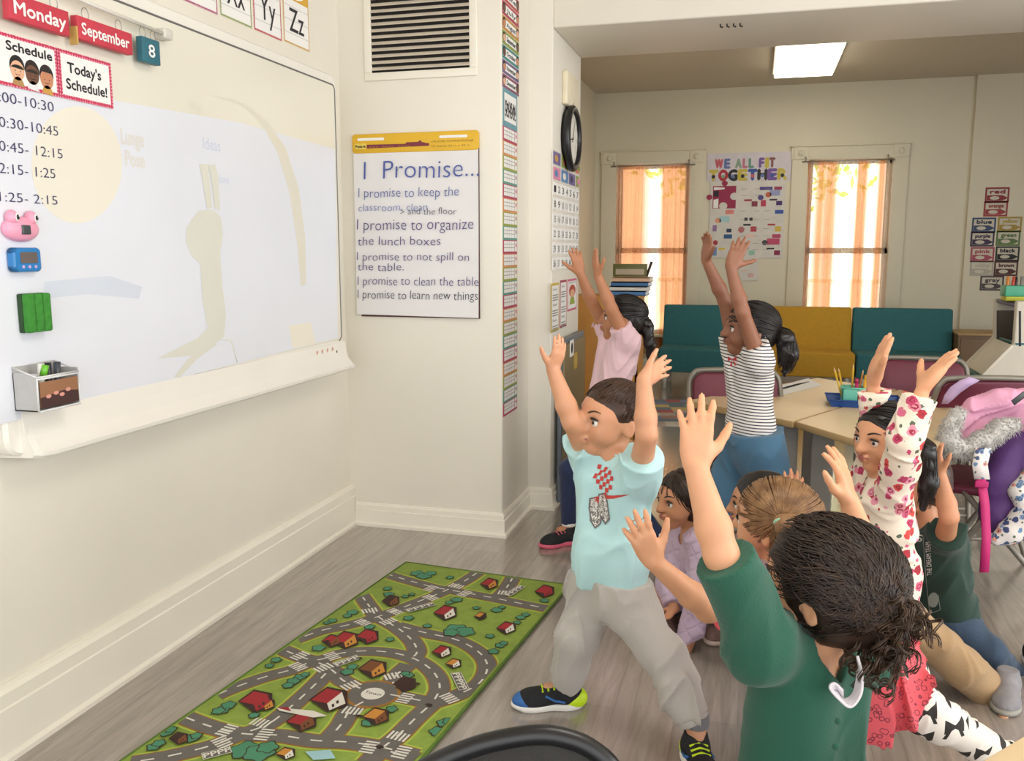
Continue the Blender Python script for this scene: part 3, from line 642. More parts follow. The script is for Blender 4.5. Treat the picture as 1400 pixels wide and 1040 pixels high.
hw('I promise to not spill on', 488, 356, 641, 11, PUR); hw('the table.', 489, 370, 552, 11, PUR)
hw('I promise to clean the table', 489, 390, 654, 12, PUR); hw('I promise to learn new things', 489, 409, 653, 12, DRK)

# ================================================================ RETURN FACE: months strip and days chart
cols = ['B8484A', 'B03A52', 'C08A3A', '8A9A4A', '4A8A8A', '6A5A8A', '8A4A6A']
ya_, yb_ = 3.885, 4.165
def month(i, name, zc, h):
    def dr(q, O, ux, w, hh, nn):
        q.text(name, O + ux * w * 0.24 + Z3 * hh * 0.34, ux, Z3, INK, h=hh * 0.34, w=w * 0.54, bold=0.001)
        for u, k in ((0.1, i % 3), (0.9, (i + 1) % 3)): q.disc(O + ux * w * u + Z3 * hh * 0.55, ux, Z3, w * 0.09, hh * 0.36, HAIRD[0]); q.disc(O + nn * 0.0003 + ux * w * u + Z3 * hh * 0.48, ux, Z3, w * 0.075, hh * 0.26, SKINS[k])
    card('month_card', 'month card reading %s on the wall return strip' % name, ya_, yb_, zc, zc + h - 0.004, XR, 0.012, mat('month_edge_' + cols[i], cols[i], 0.6), WHITE, dr, 'month cards', 'card')
tops = [(onx(697, 16, XR)[2])] 
months = ['June', 'July', 'August', 'September', 'October', 'November', 'December']
zb0 = onx(696, 124, XR)[2]; hm = (onx(696, 0, XR)[2] - zb0) / 6.35
for i, nm in enumerate(months): month(i, nm, zb0 + (6 - i) * hm, hm)
dc = thing('days_chart', 'long narrow days-in-school number chart on the wall return', 'chart', (XR, 4.02, 0.6))
zt = onx(697, 143, XR)[2]; zh = onx(697, 176, XR)[2]; zl = onx(697, 564, XR)[2]; yA, yB = 3.89, 4.135
q = MB(); TE = mat('teal_grey_card', '6A9AA8', 0.6)
q.box((XR, yA, zh), (XR + 0.002, yB, zt + 0.06), TE); q.poly([V(XR + 0.0025, y, z) for y, z in ((yA + 0.02, zh + 0.025), (yB - 0.02, zh + 0.025), (yB - 0.02, zt + 0.04), (yA + 0.02, zt + 0.04))], WHITE)
q.text('DAYS IN', V(XR + 0.003, yA + 0.035, zh + (zt - zh) * 0.62), Y3, Z3, INK, h=0.05, w=0.175, bold=0.0015); q.text('SCHOOL', V(XR + 0.003, yA + 0.035, zh + 0.045), Y3, Z3, INK, h=0.06, w=0.175, bold=0.0015); q.build('header', dc)
cc = ['B03A5A', 'D0905A', '9AA040', '5A9A8A', '8AA0B8']; n = 21; hc = (zh - zl) / n
for i in range(n):
    z0 = zh - (i + 1) * hc; q = MB(); q.box((XR, yA, z0), (XR + 0.002, yB, z0 + hc), mat('chart_edge_' + cc[i % 4], cc[i % 4], 0.6))
    q.poly([V(XR + 0.0025, y, z) for y, z in ((yA + 0.012, z0 + hc * 0.16), (yB - 0.05, z0 + hc * 0.16), (yB - 0.05, z0 + hc * 0.93), (yA + 0.012, z0 + hc * 0.93))], WHITE)
    q.poly([V(XR + 0.0025, y, z) for y, z in ((yB - 0.043, z0 + hc * 0.16), (yB - 0.008, z0 + hc * 0.16), (yB - 0.008, z0 + hc * 0.93), (yB - 0.043, z0 + hc * 0.93))], WHITE)
    for f in (0.42, 0.68): q.poly([V(XR + 0.003, y, z0 + hc * g_) for y, g_ in ((yA + 0.012, f), (yB - 0.05, f), (yB - 0.05, f + 0.04), (yA + 0.012, f + 0.04))], GREYL)
    for f in (0.3, 0.5, 0.7): q.poly([V(XR + 0.003, yA + 0.012 + (yB - yA - 0.06) * (f + e_), z) for e_, z in ((0, z0 + hc * 0.16), (0.012, z0 + hc * 0.16), (0.012, z0 + hc * 0.93), (0, z0 + hc * 0.93))], GREYL)
    q.disc(V(XR + 0.003, yB - 0.025, z0 + hc * 0.62), Y3, Z3, 0.012, hc * 0.16, mat('chart_dot', 'C98A9A', 0.6), 10)
    q.build('number_strip', dc)

# ================================================================ JAMB: box, clock, calendar, posters, locker
tb = thing('thermostat_box', 'small cream wall box above the black clock', 'wall box', (XJ, 4.74, 2.1))
a, b = onx(768, 142, XJ), onx(784, 110, XJ)
q = MB(); q.box((XJ, a[1], a[2]), (XJ + 0.03, b[1], b[2]), mat('aged_cream_plastic', 'E6DCC0', 0.5), 0.008); q.build('cover', tb)
q = MB(); q.tube([V(XJ + 0.03, (a[1] + b[1]) / 2, a[2] + 0.02), V(XJ + 0.032, (a[1] + b[1]) / 2, a[2] + 0.02)], 0.006, STEEL, 10); q.build('screw', tb)
ck = thing('wall_clock', 'round black-rimmed clock on the doorway jamb', 'clock', (XJ, 4.71, 1.94))
cc_ = onx(775, 190, XJ); R = 0.152
q = MB(); rim = []
for i in range(41):
    an = 2 * math.pi * i / 40; rim.append(cc_ + V(0.032, R * math.cos(an), R * math.sin(an)))
q.tube(rim, 0.02, BLACK, 10, False); q.tube([cc_, cc_ + X3 * 0.03], R, BLACK, 40); q.build('rim', ck)
q = MB(); q.disc(cc_ + X3 * 0.031, Y3, Z3, R - 0.008, R - 0.008, mat('clock_dial', 'E9E6DC', 0.4), 40)
for i in range(12):
    an = math.radians(90 - 30 * (i + 1)); o = cc_ + V(0.0316, (R - 0.035) * math.cos(an), (R - 0.035) * math.sin(an)); q.text(str(i + 1), o - Y3 * 0.008 - Z3 * 0.009, Y3, Z3, INK, h=0.018)
q.build('dial', ck)
for nm, an, L_, w_ in (('hour_hand', 190, 0.07, 0.005), ('minute_hand', 62, 0.11, 0.0035)):
    an = math.radians(an); q = MB(); d = V(0, math.cos(an), math.sin(an)); e = V(0, -math.sin(an), math.cos(an)) * w_
    q.prism([cc_ + X3 * 0.033 - d * 0.02 - e, cc_ + X3 * 0.033 + d * L_ - e * 0.4, cc_ + X3 * 0.033 + d * L_ + e * 0.4, cc_ + X3 * 0.033 - d * 0.02 + e], X3 * 0.001, BLACK); q.build(nm, ck)
cal = thing('pocket_calendar', 'white pocket-chart calendar with number cards below the clock', 'calendar', (XJ, 4.7, 1.2))
a, b = onx(754, 376, XJ), onx(791, 222, XJ); y0, y1, z0, z1 = a[1], b[1], a[2] + 0.02, b[2]
VIN = mat('clear_vinyl_chart', 'E6E3DA', 0.25)
q = MB(); q.box((XJ, y0, z0), (XJ + 0.003, y1, z1), VIN); q.build('sheet', cal)
random.seed(3); nc, nr = 7, 8; pc = ['7A6AA0', '3A3A5A', '8A9A4A', 'E090B0', 'C9A050', '5A8ABA', 'D06A5A', 'E8E4DE']
for r in range(nr):
    for c_ in range(nc):
        if r < 2 and c_ % 2: continue
        ww = (y1 - y0) / nc; hh_ = (z1 - z0) / nr; yy = y0 + c_ * ww + ww * 0.08; zz = z1 - (r + 1) * hh_ + hh_ * 0.12
        q = MB(); top = r < 2; m_ = mat('calendar_card_' + pc[(r * 3 + c_) % 7], pc[(r * 3 + c_) % 7], 0.6) if top else WHITE
        q.box((XJ + 0.003, yy, zz), (XJ + 0.005, yy + ww * (1.7 if top and c_ < 6 else 0.84), zz + hh_ * 0.8), m_)
        if not top: q.text(str((r - 2) * 7 + c_ + 1), V(XJ + 0.0056, yy + ww * 0.14, zz + hh_ * 0.16), Y3, Z3, INK, h=hh_ * 0.45, w=ww * 0.5)
        else: q.disc(V(XJ + 0.0056, yy + ww * 0.7, zz + hh_ * 0.4), Y3, Z3, ww * 0.4, hh_ * 0.25, mat('calendar_card_' + pc[(r + c_ + 4) % 8], pc[(r + c_ + 4) % 8], 0.6), 14)
        q.build('number_card' if not top else 'picture_card', cal)
def jposter(label, x0, x1, yt0, yb0, edge, kind):
    a, b = onx(x0, yb0, XJ), onx(x1, yt0, XJ)
    def dr(q, O, ux, w, h, nn):
        if kind == 'icon':
            q.disc(O + ux * w * 0.5 + Z3 * h * 0.62, ux, Z3, w * 0.36, h * 0.2, mat('poster_red', 'B84A3A', 0.6)); q.disc(O + nn * 0.0003 + ux * w * 0.5 + Z3 * h * 0.55, ux, Z3, w * 0.26, h * 0.12, SKINS[0]); q.poly([O + ux * w * u + Z3 * h * v for u, v in ((0.2, 0.2), (0.8, 0.2), (0.7, 0.42), (0.3, 0.42))], mat('poster_green', '9AAA4A', 0.6))
            q.text('colors', O + ux * w * 0.15 + Z3 * h * 0.86, ux, Z3, INK, h=h * 0.07, w=w * 0.7)
        else:
            for r in range(3):
                q.text(('Line', 'Hall', 'Desk')[r] if kind == 'a' else ('Rules', 'Kind', 'Safe')[r], O + ux * w * 0.2 + Z3 * h * (0.85 - 0.32 * r), ux, Z3, INK, h=h * 0.05, w=w * 0.5)
                for k in range(3): q.poly([O + ux * w * u + Z3 * h * v for u, v in ((0.15, 0.64 + 0.05 * k - 0.32 * r), (0.85, 0.64 + 0.05 * k - 0.32 * r), (0.85, 0.665 + 0.05 * k - 0.32 * r), (0.15, 0.665 + 0.05 * k - 0.32 * r))], GREYL)
    card('wall_poster', label, a[1], b[1], a[2], b[2], XJ, 0.012, mat('poster_edge_' + edge, edge, 0.6), WHITE, dr, 'narrow posters below the calendar', 'poster')
jposter('yellow-edged narrow poster under the calendar, nearest the camera', 753, 764, 386, 455, 'C9B040', 'a')
jposter('crimson-edged narrow poster in the middle under the calendar', 765, 774.5, 382, 449, 'A03A52', 'b')
jposter('pink-edged picture poster under the calendar, farthest in', 775.5, 788, 380, 426, 'D06A8A', 'icon')
lk = thing('metal_locker', 'narrow tan metal locker against the jamb with small stickers', 'locker', (XJ, 4.75, 0))
a = onx(761, 660, XJ + 0.03); y0 = 4.44; y1 = 5.06; zt = onx(765, 462, XJ)[2]
LT = mat('tan_enamel', '8A7A5A', 0.4, 0.06, 6, metal=0.2); LG = mat('blue_grey_edge', '6A727C', 0.4)
q = MB(); q.box((XJ + 0.018, y0, 0.02), (XJ + 0.04, y1, zt), LG, 0.004); q.build('carcass', lk)
q = MB(); q.box((XJ + 0.038, y0 + 0.025, 0.05), (XJ + 0.05, y1 - 0.01, zt - 0.03), LT, 0.003); d_ = q.build('door', lk)
q = MB(); q.box((XJ + 0.05, y0 + 0.07, 0.55), (XJ + 0.065, y0 + 0.09, 0.63), STEEL, 0.003); q.build('latch', d_)
for k, (yy, zz, cc) in enumerate(((0.16, 0.78, 'F0EEE8'), (0.27, 0.70, 'B89A4A'), (0.2, 0.36, 'D8C8A0'))):
    q = MB(); q.box((XJ + 0.05, y0 + yy, zz), (XJ + 0.0512, y0 + yy + 0.1, zz + 0.09), mat('sticker_' + cc, cc, 0.6)); q.disc(V(XJ + 0.0518, y0 + yy + 0.05, zz + 0.045), Y3, Z3, 0.025, 0.03, INK if k == 0 else TAN, 16); q.build('sticker', lk)

# ================================================================ FAR WALL: puzzle poster, colour cards
pp = thing('puzzle_poster', 'We All Fit Together puzzle collage poster between the two windows', 'poster', (-0.1, YF, 1.3))
a, b = ony(963, 352, YF), ony(1083, 207, YF); qx0, qx1, qz0, qz1 = a[0], b[0], a[2], b[2]; W_, H_ = qx1 - qx0, qz1 - qz0
YFp = YF - 0.006
def pq(u, v, e=0.004): return V(qx0 + W_ * u, YFp - e, qz1 - H_ * v)
q = MB(); q.box((qx0, YFp - 0.003, qz1 - H_ * 0.27), (qx1, YFp, qz1), mat('poster_pale_violet', 'D6CFD6', 0.6)); q.box((qx0 + 0.04, YFp - 0.0025, qz0), (qx1 - 0.05, YFp, qz1 - H_ * 0.27), mat('poster_offwhite', 'D9D4CC', 0.6)); q.box((qx0 + W_ * 0.43, YFp - 0.0035, qz0 - H_ * 0.22), (qx0 + W_ * 0.66, YFp - 0.001, qz0), mat('poster_offwhite', 'D9D4CC', 0.6)); q.build('sheet', pp)
pal = ['C8606A', '6A7AB0', '8AA08A', 'C07A8A', '6A9A8A', '7A5AA0', 'C9B84A', '8A5A5A', '3A5AA0', '2B2B2E', 'B0303A']
q = MB(); x = 0.10
for w_, (s, c) in zip((0.10, 0.07, 0.0, 0.075, 0.06, 0.06, 0.0, 0.06, 0.035, 0.07), (('W', 0), ('E', 1), (' ', 0), ('A', 2), ('L', 3), ('L', 4), (' ', 0), ('F', 5), ('I', 6), ('T', 7))):
    if s == ' ': x += 0.05; continue
    q.text(s, pq(x, 0.14), X3, Z3, mat('letter_' + pal[c], pal[c], 0.6), h=H_ * 0.085, w=W_ * w_ * 0.85, bold=0.008); x += w_ + 0.012
x = 0.03
for s, c in zip('TOGETHER', (6, 10, 9, 6, 8, 9, 5, 6)):
    q.text(s, pq(x, 0.255), X3, Z3, mat('letter_' + pal[c], pal[c], 0.6), h=H_ * 0.095, w=W_ * 0.1, bold=0.010); q.disc(pq(x + 0.05, 0.22, 0.0055), X3, Z3, 0.02, 0.02, mat('letter_' + pal[(c + 3) % 11], pal[(c + 3) % 11], 0.6), 8); x += 0.117
q.build('lettering', pp)
q = MB(); MAG = mat('puzzle_magenta', '9A2A4E', 0.6); 
q.poly([pq(u, v) for u, v in ((0.08, 0.31), (0.36, 0.31), (0.36, 0.525), (0.08, 0.525))], MAG)
for u, v, m_ in ((0.22, 0.285, MAG), (0.04, 0.415, MAG)): q.disc(pq(u, v), X3, Z3, W_ * 0.036, H_ * 0.026, m_, 16)
for u, v in ((0.34, 0.41), (0.21, 0.50)): q.disc(pq(u, v, 0.0045), X3, Z3, W_ * 0.05, H_ * 0.035, mat('poster_offwhite', 'D9D4CC', 0.6), 16)
q.poly([pq(u, v, 0.0047) for u, v in ((0.09, 0.355), (0.15, 0.355), (0.15, 0.41), (0.09, 0.41))], INK); q.poly([pq(u, v, 0.0047) for u, v in ((0.09, 0.44), (0.15, 0.43), (0.15, 0.52), (0.09, 0.52))], WHITE); q.poly([pq(u, v, 0.0047) for u, v in ((0.09, 0.32), (0.22, 0.325), (0.22, 0.34), (0.09, 0.35))], WHITE)
q.build('puzzle_piece', pp)
random.seed(8); mk = [('P', 0.64, 0.325, 0.15, 0.03, '4A3A8A'), ('P', 0.81, 0.325, 0.09, 0.03, 'A03A5A'), ('D', 0.62, 0.40, 0.07, 0.05, '5A4A8A'), ('D', 0.71, 0.375, 0.07, 0.05, 'D0603A'), ('P', 0.76, 0.355, 0.12, 0.055, '9AA0C8'), ('P', 0.46, 0.44, 0.09, 0.018, 'A83A4A'), ('P', 0.55, 0.46, 0.07, 0.05, '8A3A4A'), ('P', 0.66, 0.45, 0.06, 0.06, 'B83A5A'), ('P', 0.76, 0.44, 0.09, 0.015, '3A2A3A'), ('P', 0.84, 0.46, 0.07, 0.04, '4A2A6A'),
      ('P', 0.24, 0.54, 0.1, 0.04, 'E08A80'), ('P', 0.83, 0.545, 0.1, 0.035, '3A5AA8'), ('D', 0.115, 0.615, 0.075, 0.05, 'E8A080'), ('P', 0.17, 0.6, 0.12, 0.055, 'A8D0D6'), ('P', 0.47, 0.615, 0.04, 0.03, '3A3A3A'), ('P', 0.53, 0.615, 0.04, 0.03, '3A3A3A'), ('P', 0.09, 0.685, 0.05, 0.06, '9A7AA8'), ('P', 0.26, 0.72, 0.06, 0.035, '2E3A5A'), ('D', 0.40, 0.70, 0.075, 0.06, 'B86A6A'), ('P', 0.46, 0.675, 0.09, 0.018, '2B2B2E'), ('P', 0.55, 0.70, 0.07, 0.05, 'B83A4A'), ('P', 0.75, 0.675, 0.09, 0.016, 'B03A3A'), ('P', 0.84, 0.70, 0.07, 0.05, 'D8B84A'),
      ('P', 0.23, 0.775, 0.1, 0.04, '2E5A8A'), ('P', 0.5, 0.77, 0.1, 0.035, 'E8C8BE'), ('P', 0.81, 0.775, 0.1, 0.035, 'B84A6A'), ('D', 0.10, 0.83, 0.06, 0.05, 'B03A4A'), ('D', 0.69, 0.83, 0.07, 0.05, '4A4A4A'), ('P', 0.75, 0.815, 0.15, 0.06, 'C04A6A'), ('P', 0.09, 0.9, 0.06, 0.08, '6A8AC0'), ('P', 0.17, 0.905, 0.08, 0.02, 'E0C84A'), ('P', 0.45, 0.9, 0.09, 0.018, '9AC0B0'), ('P', 0.54, 0.93, 0.07, 0.045, '9AC8B0'), ('P', 0.75, 0.905, 0.09, 0.014, '2B2B2E'), ('P', 0.84, 0.93, 0.07, 0.045, '8A2A4A'), ('P', 0.54, 1.15, 0.07, 0.04, 'D8B0A8'), ('P', 0.46, 1.12, 0.07, 0.015, 'E0C0B8')]
for t_, u, v, w_, h_, c in mk:
    q = MB(); m_ = mat('collage_' + c, c, 0.6)
    if t_ == 'P': q.poly([pq(u, v), pq(u + w_, v), pq(u + w_, v + h_), pq(u, v + h_)], m_)
    else: q.disc(pq(u + w_ / 2, v + h_ / 2), X3, Z3, W_ * w_ / 2, H_ * h_ / 2, m_, 14)
    q.build('collage_scrap', pp)
q = MB()
for v in (0.34, 0.40, 0.55, 0.63, 0.72, 0.79, 0.86, 0.92):
    for u in (0.42, 0.58, 0.70): q.poly([pq(u, v, 0.0042), pq(u + 0.07, v, 0.0042), pq(u + 0.07, v + 0.004, 0.0042), pq(u, v + 0.004, 0.0042)], GREYL)
tag(q.build('caption_lines', pp), kind='stuff')
CW = ony(1379, 257, YF - 0.05)[0] - ony(1346, 257, YF - 0.05)[0]
for nm, x, y, c, tc in (('red', 1346, 277, '8E2A34', '8E2A34'), ('orange', 1344, 296, '9E3A38', '9A4A44'), ('blue', 1328, 318, '3A4A6E', '2A3346'), ('purple', 1326, 337, '3E2E4A', '4A3A52'), ('pink', 1326, 358, 'A84A5E', 'A84A5E'), ('white', 1325, 377, 'B4AE9E', 'BEB8A8'), ('yellow', 1363, 317, 'A88E3A', 'B09A4A'), ('green', 1361, 336, '5E7A44', '5E7A44'), ('black', 1360, 357, '1E1C1E', '1E1C1E'), ('brown', 1358, 377, '4E2622', '5A2E28'), ('gray', 1339, 397, '4A4246', '4A4246')):
    yw = YF - 0.05; o = ony(x, y, yw); m_ = mat('colour_' + nm, c, 0.6); mt = mat('colour_text_' + nm, tc, 0.6); ch = 0.148
    def dr(q, O, ux, w, h, nn, nm=nm, m_=m_, mt=mt):
        q.text(nm, O + ux * w * 0.2 + Z3 * h * 0.6, ux, Z3, mt, h=h * 0.24, w=w * 0.62, bold=0.003)
        q.poly([O + ux * w * u + Z3 * h * v for u, v in ((0.08, 0.12), (0.72, 0.12), (0.86, 0.22), (0.92, 0.26), (0.92, 0.34), (0.86, 0.38), (0.72, 0.48), (0.08, 0.48))], m_); q.disc(O + nn * 0.0004 + ux * w * 0.4 + Z3 * h * 0.3, ux, Z3, w * 0.2, h * 0.12, mat('card_cream', 'D2CAB8', 0.6))
    card('color_card', 'small wall card reading %s with a drawn %s crayon' % (nm, nm), o[0], o[0] + CW, o[2], o[2] + ch, yw, 0.016, m_, mat('card_cream', 'D2CAB8', 0.6), dr, 'crayon colour cards on the far wall', 'card', n='y')
FWH0 = V(-math.sin(YAW), math.cos(YAW), 0.0)
def adh(x, y, D):
    d = ray(x, y); return CAM + d * (D / (d @ FWH0))
# ================================================================ ROAD RUG
def Zr(X, Y): return V(150 + X / 2.154, 760 + Y / 2.154)
RZ = 0.011
def rugp(X, Y, e=0.0):
    p = Zr(X, Y); return onz(p[0], p[1], RZ + e)
RGREEN = mat('rug_green', '8AA244', 0.95, 0.1, 30, 0.4, 500); ROAD = mat('rug_road_grey', '6B6762', 0.95, 0.06, 30, 0.3, 500); KERB = mat('rug_ochre_line', 'A0702E', 0.95, 0.06); DASH = mat('rug_white', 'DDDAD0', 0.95, 0.04)
TREE = mat('rug_tree_teal', '4A8A6A', 0.95, 0.08); TRK = mat('rug_trunk_brown', '7A4A2A', 0.95); RRED = mat('rug_roof_red', '9E2A30', 0.95, 0.08); RDK = mat('rug_dark_line', '3A2620', 0.95); RLG = mat('rug_light_green', 'A6BE4E', 0.95, 0.06); RYEL = mat('rug_yellow', 'C98A3A', 0.95); RWAT = mat('rug_water', '9CC4CC', 0.95); REDGE = mat('rug_binding', '55712C', 0.95)
rt_ = thing('road_rug', 'green play rug printed with roads, houses and trees on the floor', 'rug', (-1.1, 2.6, 0))
ca, cb, cc2, cd = onz(550, 775, 0), onz(778, 803, 0), onz(606, 1040, 0), onz(150, 1048, 0)
# straight rug: fit a rectangle along its long side
ld = unit(((ca - cd) + (cb - onz(605, 1020, 0))) / 2); wd_ = unit(V(ld[1], -ld[0], 0)); o_ = cb
Wr = abs((ca - cb) @ wd_); Lr = 1.75
P0 = cb; 
def rc(u, v, z=0.0): return P0 - wd_ * (Wr * (1 - u)) - ld * (Lr * v) + Z3 * z
q = MB(); q.prism([rc(0, 1), rc(1, 1), rc(1, 0), rc(0, 0)], (0, 0, RZ), RGREEN, bevel=0.003); q.build('pile', rt_)
q = MB(); bd = [rc(0, 0, RZ - 0.003), rc(1, 0, RZ - 0.003), rc(1, 1, RZ - 0.003), rc(0, 1, RZ - 0.003), rc(0, 0, RZ - 0.003)]; q.tube(bd, 0.0055, REDGE, 8); q.build('binding', rt_)
q = MB()
def inside(p):
    d = V(p) - P0; u = 1 + (d @ wd_) / Wr; v = -(d @ ld) / Lr; return 0.01 < u < 0.99 and 0.006 < v < 0.994
def clampin(p):
    d = V(p) - P0; u = min(0.985, max(0.015, 1 + (d @ wd_) / Wr)); v = min(0.993, max(0.007, -(d @ ld) / Lr)); r = rc(u, v); return V(r[0], r[1], p[2])
def smooth(pts, n=8):
    out = []; P = [V(p) for p in pts]
    for i in range(len(P) - 1):
        p0, p1, p2, p3 = P[max(i - 1, 0)], P[i], P[i + 1], P[min(i + 2, len(P) - 1)]
        for k in range(n):
            t = k / n; out.append(0.5 * ((2 * p1) + (p2 - p0) * t + (2 * p0 - 5 * p1 + 4 * p2 - p3) * t * t + (3 * p1 - p0 - 3 * p2 + p3) * t ** 3))
    return out + [P[-1]]
def ribbon(pts, w, e, m):
    pts = [V(p) for p in pts]
    L_ = []; R_ = []
    for i in range(len(pts)):
        d = unit(pts[min(i + 1, len(pts) - 1)] - pts[max(i - 1, 0)]); n_ = V(-d[1], d[0], 0)
        L_.append(clampin(pts[i] + n_ * w / 2 + Z3 * e)); R_.append(clampin(pts[i] - n_ * w / 2 + Z3 * e))
    for i in range(len(pts) - 1):
        if inside(pts[i]) or inside(pts[i + 1]): q.poly([L_[i], R_[i], R_[i + 1], L_[i + 1]], m)
roads = [[(800, 50), (940, 90), (1010, 103), (1130, 125), (1230, 145), (1330, 163)], [(1190, 60), (1165, 100), (1140, 125)], [(1090, 45), (1045, 75), (985, 105), (890, 143), (790, 180), (700, 205), (620, 222), (530, 255)], [(740, 115), (765, 150), (790, 180), (850, 215), (892, 252), (905, 285), (885, 305)],
         [(845, 205), (930, 228), (1020, 248), (1085, 283), (1112, 325), (1090, 375), (1020, 412), (950, 435)], [(505, 275), (600, 308), (680, 288), (760, 281), (840, 288), (905, 308), (955, 345), (972, 390), (950, 435)], [(600, 308), (540, 335), (450, 360), (340, 400), (280, 430)],
         [(600, 308), (655, 338), (690, 370), (760, 400)], [(648, 335), (600, 385), (540, 440), (470, 495), (390, 525)], [(205, 470), (300, 505), (390, 525), (500, 530), (600, 545), (700, 550), (800, 565), (900, 590)], [(390, 525), (300, 560), (170, 592), (60, 610)],
         [(770, 420), (712, 452), (680, 500), (640, 545)], [(800, 405), (870, 418), (950, 435)], [(950, 435), (900, 480), (850, 530), (800, 570), (760, 610)], [(850, 400), (835, 365), (880, 320)], [(800, 570), (900, 600)]]
RW = 0.062
rp = [smooth([rugp(*p) for p in r]) for r in roads]
for i_, r in enumerate(rp): ribbon(r, RW + 0.024, 0.0003 + i_ * 3e-5, RLG)
for i_, r in enumerate(rp): ribbon(r, RW + 0.009, 0.0009 + i_ * 3e-5, KERB)
for i_, r in enumerate(rp): ribbon(r, RW, 0.0015 + i_ * 3e-5, ROAD)
c = rugp(775, 405, 0.0021); q.disc(c, X3, Y3, 0.085, 0.085, KERB, 30); q.disc(c + Z3 * 0.0003, X3, Y3, 0.075, 0.075, ROAD, 30); q.disc(c + Z3 * 0.0006, X3, Y3, 0.036, 0.036, DASH, 24)
q.text('Town', c + Z3 * 0.0009 - wd_ * 0.028 - ld * 0.006, wd_, ld, INK, h=0.016, w=0.056)
for r in rp:
    s = 0.0; acc = [0.0]
    for i in range(len(r) - 1): acc.append(acc[-1] + np.linalg.norm(r[i + 1] - r[i]))
    t = 0.03
    def along(t):
        i = max(0, min(len(r) - 2, int(np.searchsorted(acc, t)) - 1)); f = (t - acc[i]) / max(1e-6, acc[i + 1] - acc[i]); return r[i] + (r[i + 1] - r[i]) * f
    while t + 0.034 < acc[-1] - 0.02:
        ribbon([along(t), along(t + 0.017), along(t + 0.034)], 0.0065, 0.0029, DASH); t += 0.068
def zebra(X, Y, dX, dY, n=5):
    c = rugp(X, Y, 0.0031); d = rugp(X + dX, Y + dY, 0.0031) - c; d = unit(d); nn = V(-d[1], d[0], 0)
    for i in range(n):
        o = c + nn * ((i - (n - 1) / 2) * 0.0125)
        if inside(o): q.poly([clampin(o + d * 0.02 + nn * 0.0035), clampin(o - d * 0.02 + nn * 0.0035), clampin(o - d * 0.02 - nn * 0.0035), clampin(o + d * 0.02 - nn * 0.0035)], DASH)
for z in ((945, 95, 20, 5), (1020, 88, -16, 9), (945, 122, -20, 8), (1045, 110, 20, 5), (1165, 108, -6, 12), (745, 195, -20, 8), (840, 163, 20, -8), (765, 160, -6, -10), (820, 192, 20, 10), (560, 293, 20, 8), (655, 294, 20, -6), (555, 325, -20, 8), (630, 328, 14, 8), (710, 380, 16, 10), (870, 418, 16, 3), (715, 455, -10, 12), (345, 512, 20, 5), (455, 525, 20, 2), (445, 490, 16, -12), (330, 548, -20, 8), (850, 530, 10, -10), (765, 562, 20, 3), (860, 577, 20, 4), (835, 352, 8, 14), (1000, 418, 16, -6)): zebra(*z)
BN = [0]
def blob(X, Y, r, m=None, e=0.0033):
    BN[0] += 1; c = rugp(X, Y, e + BN[0] * 2.5e-5)
    if not inside(c): return
    q.poly([clampin(c + V(math.cos(a), math.sin(a), 0) * (r * 0.85 + 0.0035) * (1 + 0.14 * math.sin(5 * a + X))) for a in np.linspace(0, 6.28, 22)[:-1]], RDK if m is None else m)
    if m is None: q.poly([clampin(c + Z3 * 0.00001 + V(math.cos(a), math.sin(a), 0) * r * 0.85 * (1 + 0.14 * math.sin(5 * a + X))) for a in np.linspace(0, 6.28, 22)[:-1]], TREE)
for X, Y, r in ((905, 50, 0.03), (925, 58, 0.034), (945, 50, 0.026), (1002, 62, 0.016), (818, 95, 0.018), (822, 112, 0.022), (870, 118, 0.014), (890, 112, 0.012), (715, 165, 0.022), (700, 175, 0.016), (655, 190, 0.018), (640, 196, 0.013), (1022, 128, 0.024), (1000, 136, 0.016), (880, 182, 0.02), (935, 205, 0.016), (1080, 152, 0.014), (1140, 158, 0.022), (1155, 150, 0.014), (1020, 215, 0.045), (1045, 222, 0.04), (1005, 225, 0.03), (1120, 235, 0.016), (1210, 180, 0.018), (1225, 172, 0.016), (1200, 195, 0.014), (1240, 212, 0.016), (1130, 280, 0.02), (1150, 262, 0.018), (1160, 255, 0.014),
                (615, 270, 0.024), (825, 245, 0.015), (765, 208, 0.02), (490, 305, 0.018), (470, 322, 0.014), (700, 340, 0.022), (715, 325, 0.018), (560, 355, 0.02), (540, 368, 0.022), (525, 380, 0.018), (575, 348, 0.014), (330, 452, 0.024), (350, 438, 0.022), (320, 455, 0.02), (425, 468, 0.016), (165, 518, 0.022), (180, 510, 0.016), (130, 560, 0.02), (145, 550, 0.018), (240, 535, 0.022), (255, 528, 0.016), (985, 490, 0.022), (1000, 485, 0.02), (965, 515, 0.024), (830, 450, 0.018), (760, 490, 0.02), (785, 485, 0.018), (400, 570, 0.045), (440, 578, 0.045), (465, 562, 0.03), (1280, 130, 0.018), (1310, 125, 0.014), (880, 350, 0.018), (870, 345, 0.015), (620, 585, 0.02)): blob(X, Y, r)
QN = [0]
def quad(pts, m, e=0.0024):
    QN[0] += 1; P = [rugp(x, y, e + 0.003 + QN[0] * 1e-5) for x, y in pts]
    if all(inside(p) for p in P): q.poly(P[::-1], m)
